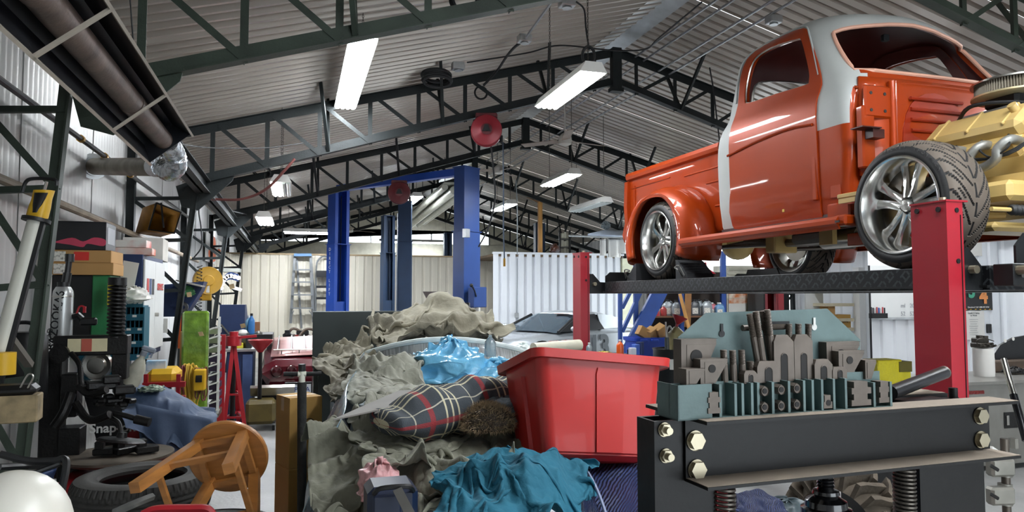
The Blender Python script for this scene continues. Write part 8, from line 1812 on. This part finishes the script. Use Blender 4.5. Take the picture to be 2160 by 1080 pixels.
m = MB(); m.cyl((-.03, 0, .10), (-.03, 0, .125), .03, n=14).cyl((.04, 0, .10), (.04, 0, .12), .03, n=14); m.build('throat', cm_, cbt); m = MB(); m.tube(bez([(-.10, -.04, .03), (-.12, -.05, .08), (-.05, -.07, .10), (.08, -.06, .07)], 4), .005, 6); m.build('linkage', cm_, cbt)
fd = T('fender_panel', 'black curved panel propped on the stainless cabinet at the right edge', 'panel', ons(2140, 5.8), world=True)
poly = [P(u, v, y=5.9) for u, v in ((2095, 750), (2110, 728), (2140, 712), (2180, 705), (2220, 705), (2220, 800), (2095, 800))]; m = MB(); m.prism([(q.x, q.z) for q in poly], .03, (0, 5.9, 0), (1, 0, 0), (0, 0, 1), (0, 1, 0)); m.build('panel', blk, fd)
for u, v in ((2120, 715), (2137, 711)): m = MB(); m.lathe([(0, 0), (.018, 0), (.018, .004), (0, .004)], 14, P(u, v + 4, y=5.895), (0, -1, 0)); m.build('hole', papw, fd)
a, b_ = P(2100, 762, y=5.75), P(2220, 806, y=5.75); m = MB(); m.b2((a.x, 5.75, zt6), (b_.x, 5.9, a.z), bev=.01); m.build('brown_crate', M('crate_brown', '4a3c30', .7, var=.3), label='dark brown crate of parts behind the pipe handle', cat='crate')
crumple('metal_scrap', ons(2140, 5.6) + V((0, 0, .03)), (.13, .09, .05), 61, greasy, 'tangle of greasy parts on the stainless cabinet', 'parts', .05)
a, b_ = P(2117, 757, y=3.3), P(2165, 930, y=3.1); m = MB(); ph_ = T('pipe_handle', 'long black and chrome pipe handle leaning at the right edge', 'handle', b_, world=True); m.cyl(a.lerp(b_, .45), b_, .021, n=14); m.build('grip', bar_, ph_); m = MB(); m.cyl(a, a.lerp(b_, .5), .016, n=14); m.build('shaft', chr_, ph_)
# steel clamps bracket at the right
cs2 = T('screw_clamp', 'steel screw clamp fixture standing at the right of the press', 'clamp', P(2115, 1090, y=2.9), world=True); 
ax0, ax1 = P(2119, 925, y=2.9), P(2124, 1085, y=2.9); sv = M('cast_steel', '8a8880', .45, .6, var=.2)
m = MB(); m.cyl(ax1 - V((0, 0, .1)), ax0, .021, n=14); m.build('rod', M('rod_brown', '5d564e', .4, .6), cs2)
for v in (985, 1045):
    q = P(2110, v, y=2.88); m = MB(); m.box(q, (.13, .06, .09), -.2, bev=.012); m.cyl(P(2120, v - 25, y=2.9), P(2120, v + 20, y=2.9), .034, n=16); m.build('casting', sv, cs2)
    q2 = P(2098, v + 2, y=2.84); m = MB(); m.box(q2, (.06, .01, .018), Matrix.Rotation(.5, 3, 'Y'), bev=.004); m.build('slot', greasy, cs2)
q = P(2138, 945, y=2.92); m = MB(); m.prism([(a_, b2_) for a_, b2_ in hexb(.022)], .05, q, (1, 0, 0), (0, 1, 0), (0, 0, 1)); m.build('hex_nut', sv, cs2)
m = MB(); m.bar(P(2082, 942, y=2.9), P(2112, 962, y=2.95), .05, .012); m.build('wing_plate', papw, cs2)
# yellow chocks on a stand behind the rack
yc = 4.3; yck = T('wheel_ramp_pair', 'pair of yellow tread-plate wheel ramps behind the clamping kit', 'wheel ramp', P(1885, 820, y=yc), world=True); ypl = M('tread_yellow', 'd6c81e', .45, .1, var=.1, bump=.5, bscale=40)
a, b_ = P(1852, 760, y=yc), P(1925, 822, y=yc)
for k, (u0, u1, v0) in enumerate(((1852, 1905, 760), (1898, 1928, 785))): p0, p1 = P(u0, v0, y=yc + .1 * k), P(u1, 822, y=yc + .1 * k); m = MB(); m.b2((p0.x, yc + .12 * k, p1.z - .1), (p1.x, yc + .12 * k + .15, p0.z), bev=.006); m.build('ramp', ypl, yck)
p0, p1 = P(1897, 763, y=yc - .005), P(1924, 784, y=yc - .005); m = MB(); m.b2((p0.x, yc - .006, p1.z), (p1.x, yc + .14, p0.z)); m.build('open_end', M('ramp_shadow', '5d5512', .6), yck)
m = MB(); m.b2((a.x - .05, yc - .02, 0), (b_.x + .1, yc + .35, b_.z - .1)); m.build('stand_box', blk, label='black stand under the yellow ramps', cat='stand')
# lugged tractor tyre under the press
def lug_tyre(label, c, R0, w, axv):
    t = T('tractor_tyre', label, 'tyre', c, world=True); ax = V(axv).normalized(); e1, e2 = frame(ax); mudm = M('muddy_rubber', '4d4439', .85, var=.3, scale=10, bump=.2)
    def ring(a, r, x): return V(c) + ax * x + (e1 * math.cos(a) + e2 * math.sin(a)) * r
    m = MB(); m.grid(48, 9, lambda a, b_: ring(a * 6.2832, R0 - .05 - .05 * abs(2 * b_ - 1) ** 3, (b_ - .5) * w), cu=True); m.build('carcass', mudm, t)
    for i in range(22):
        for s_ in (-1, 1):
            a0 = (i + (.5 if s_ > 0 else 0)) * 2 * math.pi / 22; m = MB(); rings = []
            for k in range(5):
                x = s_ * w * (-.04 + .135 * k); a = a0 + .05 * k + (.03 if k > 2 else 0); r0 = R0 - .06 - .04 * (abs(x) / (w / 2)) ** 3; r1 = R0 - .02 * (abs(x) / (w / 2)) ** 2; hw = .05
                rings.append([ring(a - hw, r0, x), ring(a - hw * .8, r1, x), ring(a + hw * .8, r1, x), ring(a + hw, r0, x)])
            m.loft(rings); m.build('tread_lug', mudm, t)
    return t
lug_tyre('muddy lugged tyre lying under the press beam', P(1850, 1075, y=2.75) + V((.05, .25, -.14)), .30, .22, (.9, .35, .1))
crumple('grey_bin_bag', P(1690, 1060, y=2.9) + V((0, .1, -.15)), (.2, .15, .14), 71, M('slate_plastic', '3f4a4e', .4), 'slate grey plastic bag in the shadow under the press', 'bag', .03)
# --- storage above the enclosure
yss = 18.0
bsf = T('storage_shelf', 'tall dark shelf of white tins above the enclosure wall', 'shelf', P(1195, 540, y=yss), world=True)
for v in (503, 520, 536): a, b_ = P(1180, v, y=yss), P(1203, v, y=yss); m = MB(); m.b2((a.x, yss, a.z - .02), (b_.x, yss + .4, a.z)); m.build('shelf_board', M('dull_metal'), bsf)
for u in (1181, 1202): a, b_ = P(u, 486, y=yss), P(u, 540, y=yss); m = MB(); m.b2((a.x - .02, yss, b_.z), (a.x + .02, yss + .04, a.z)); m.build('post', blk, bsf)
for i in range(9): q = P(1185 + (i % 3) * 6, (503, 520, 536)[i // 3], y=yss + .1); m = MB(); m.lathe([(0, 0), (.05, 0), (.05, .14 + .03 * (i % 2)), (0, .14 + .03 * (i % 2))], 12, q, cap=True); m.build('tin', M('tin_cream', 'c9c6b4', .5), label='cream tin on the storage shelf, %s row, %s' % (('top', 'middle', 'bottom')[i // 3], ('first from the bundle', 'in the middle', 'nearest the post')[i % 3]), cat='tin', group='cream tins on the storage shelf')
crumple('wrapped_bundle', P(1170, 530, y=17.8), (.16, .15, .2), 81, M('bundle_brown', '6a3f30', .3, col2='b9b9c0', scale=4, thr=.55, var=0, coat=.4), 'plastic-wrapped brown bundle above the enclosure', 'bundle', .05)
a, b_ = P(1243, 493, y=15.5), P(1312, 497, y=15.5); m = MB(); m.add([tuple(P(u, v, y=y)) for u, v, y in ((1240, 493, 15.5), (1312, 476, 17.5), (1316, 496, 15.3), (1316, 500, 15.3), (1240, 497, 15.5))], [(0, 1, 2), (0, 2, 3, 4)]); o = m.build('bluish_sheet', M('panel_bluewhite', 'c8d6e8', .4), label='pale bluish panel lying on pipes above the enclosure', cat='panel'); md = o.modifiers.new('s', 'SOLIDIFY'); md.thickness = .02
m = MB(); m.cyl(P(1200, 497, y=16.5), P(1312, 501, y=16.5), .03, n=10); m.build('storage_pipe', galv, label='galvanised pipe under the pale panel', cat='pipe')
for i, (u, w, h) in enumerate(((1272, 7, 34), (1296, 14, 38), (1314, 12, 30))):
    c = P(u, 505, y=16.4); q = P(u + w, 505 + h, y=16.4); hw = (q.x - c.x)
    m = MB(); m.grid(8, 8, lambda a, b_: V((c.x - hw + a * 2 * hw, 16.4 + .03 * math.sin(a * 9), c.z + (q.z - c.z) * b_))); o = m.build('hanging_garment', papw, label='white garment hung over the pipe, %s of three' % ('narrowest', 'middle', 'last')[i], cat='garment', group='white garments above the enclosure'); md = o.modifiers.new('s', 'SOLIDIFY'); md.thickness = .03
crumple('clear_bag', P(1278, 478, y=16.3), (.13, .1, .14), 91, clr, 'clear plastic bag perched on the pale panel', 'plastic bag', .03)
m = MB(); a, b_ = P(1130, 470, y=19.0), P(1150, 540, y=19.0); m.b2((a.x, 19, b_.z), (b_.x, 19.2, a.z)); m.build('navy_column', blued, label='navy column top beyond the timber post', cat='column')
# wall outlet box on the enclosure, handle on the partition
ob = P(1090, 665, y=yw - .05); m = MB(); m.box(ob, (.10, .05, .12), bev=.006); m.build('outlet_box', galv, label='small outlet box on the white enclosure wall', cat='outlet'); cable('thin conduit running down to the outlet box', [P(1091, 545, y=yw - .04), P(1091, 600, y=yw - .04), P(1090, 660, y=yw - .04)], .010, M('cord_grey'))
# white plastic bits beside the tote
crumple('bubble_wrap', P(1100, 742, y=6.5), (.13, .12, .08), 95, M('film_white'), 'white film bundle on the race car side of the heap', 'film', .03)
m = MB(); m.cyl(P(1125, 736, y=6.3), P(1222, 728, y=6.5), .055, n=14); m.build('paper_tube', M('tube_cream', 'cfcbb8', .6), label='cream tube lying behind the red tote', cat='tube')
# ================================================================== lettering to mesh
bpy.context.view_layer.update()
dg_ = bpy.context.evaluated_depsgraph_get()
for o in [o for o in COL.objects if o.type == 'FONT']:
    me = bpy.data.meshes.new_from_object(o.evaluated_get(dg_)); nm = o.name
    k = bpy.data.objects.new(nm, me); COL.objects.link(k); k.parent = o.parent; k.matrix_basis = o.matrix_basis.copy()
    bpy.data.objects.remove(o)
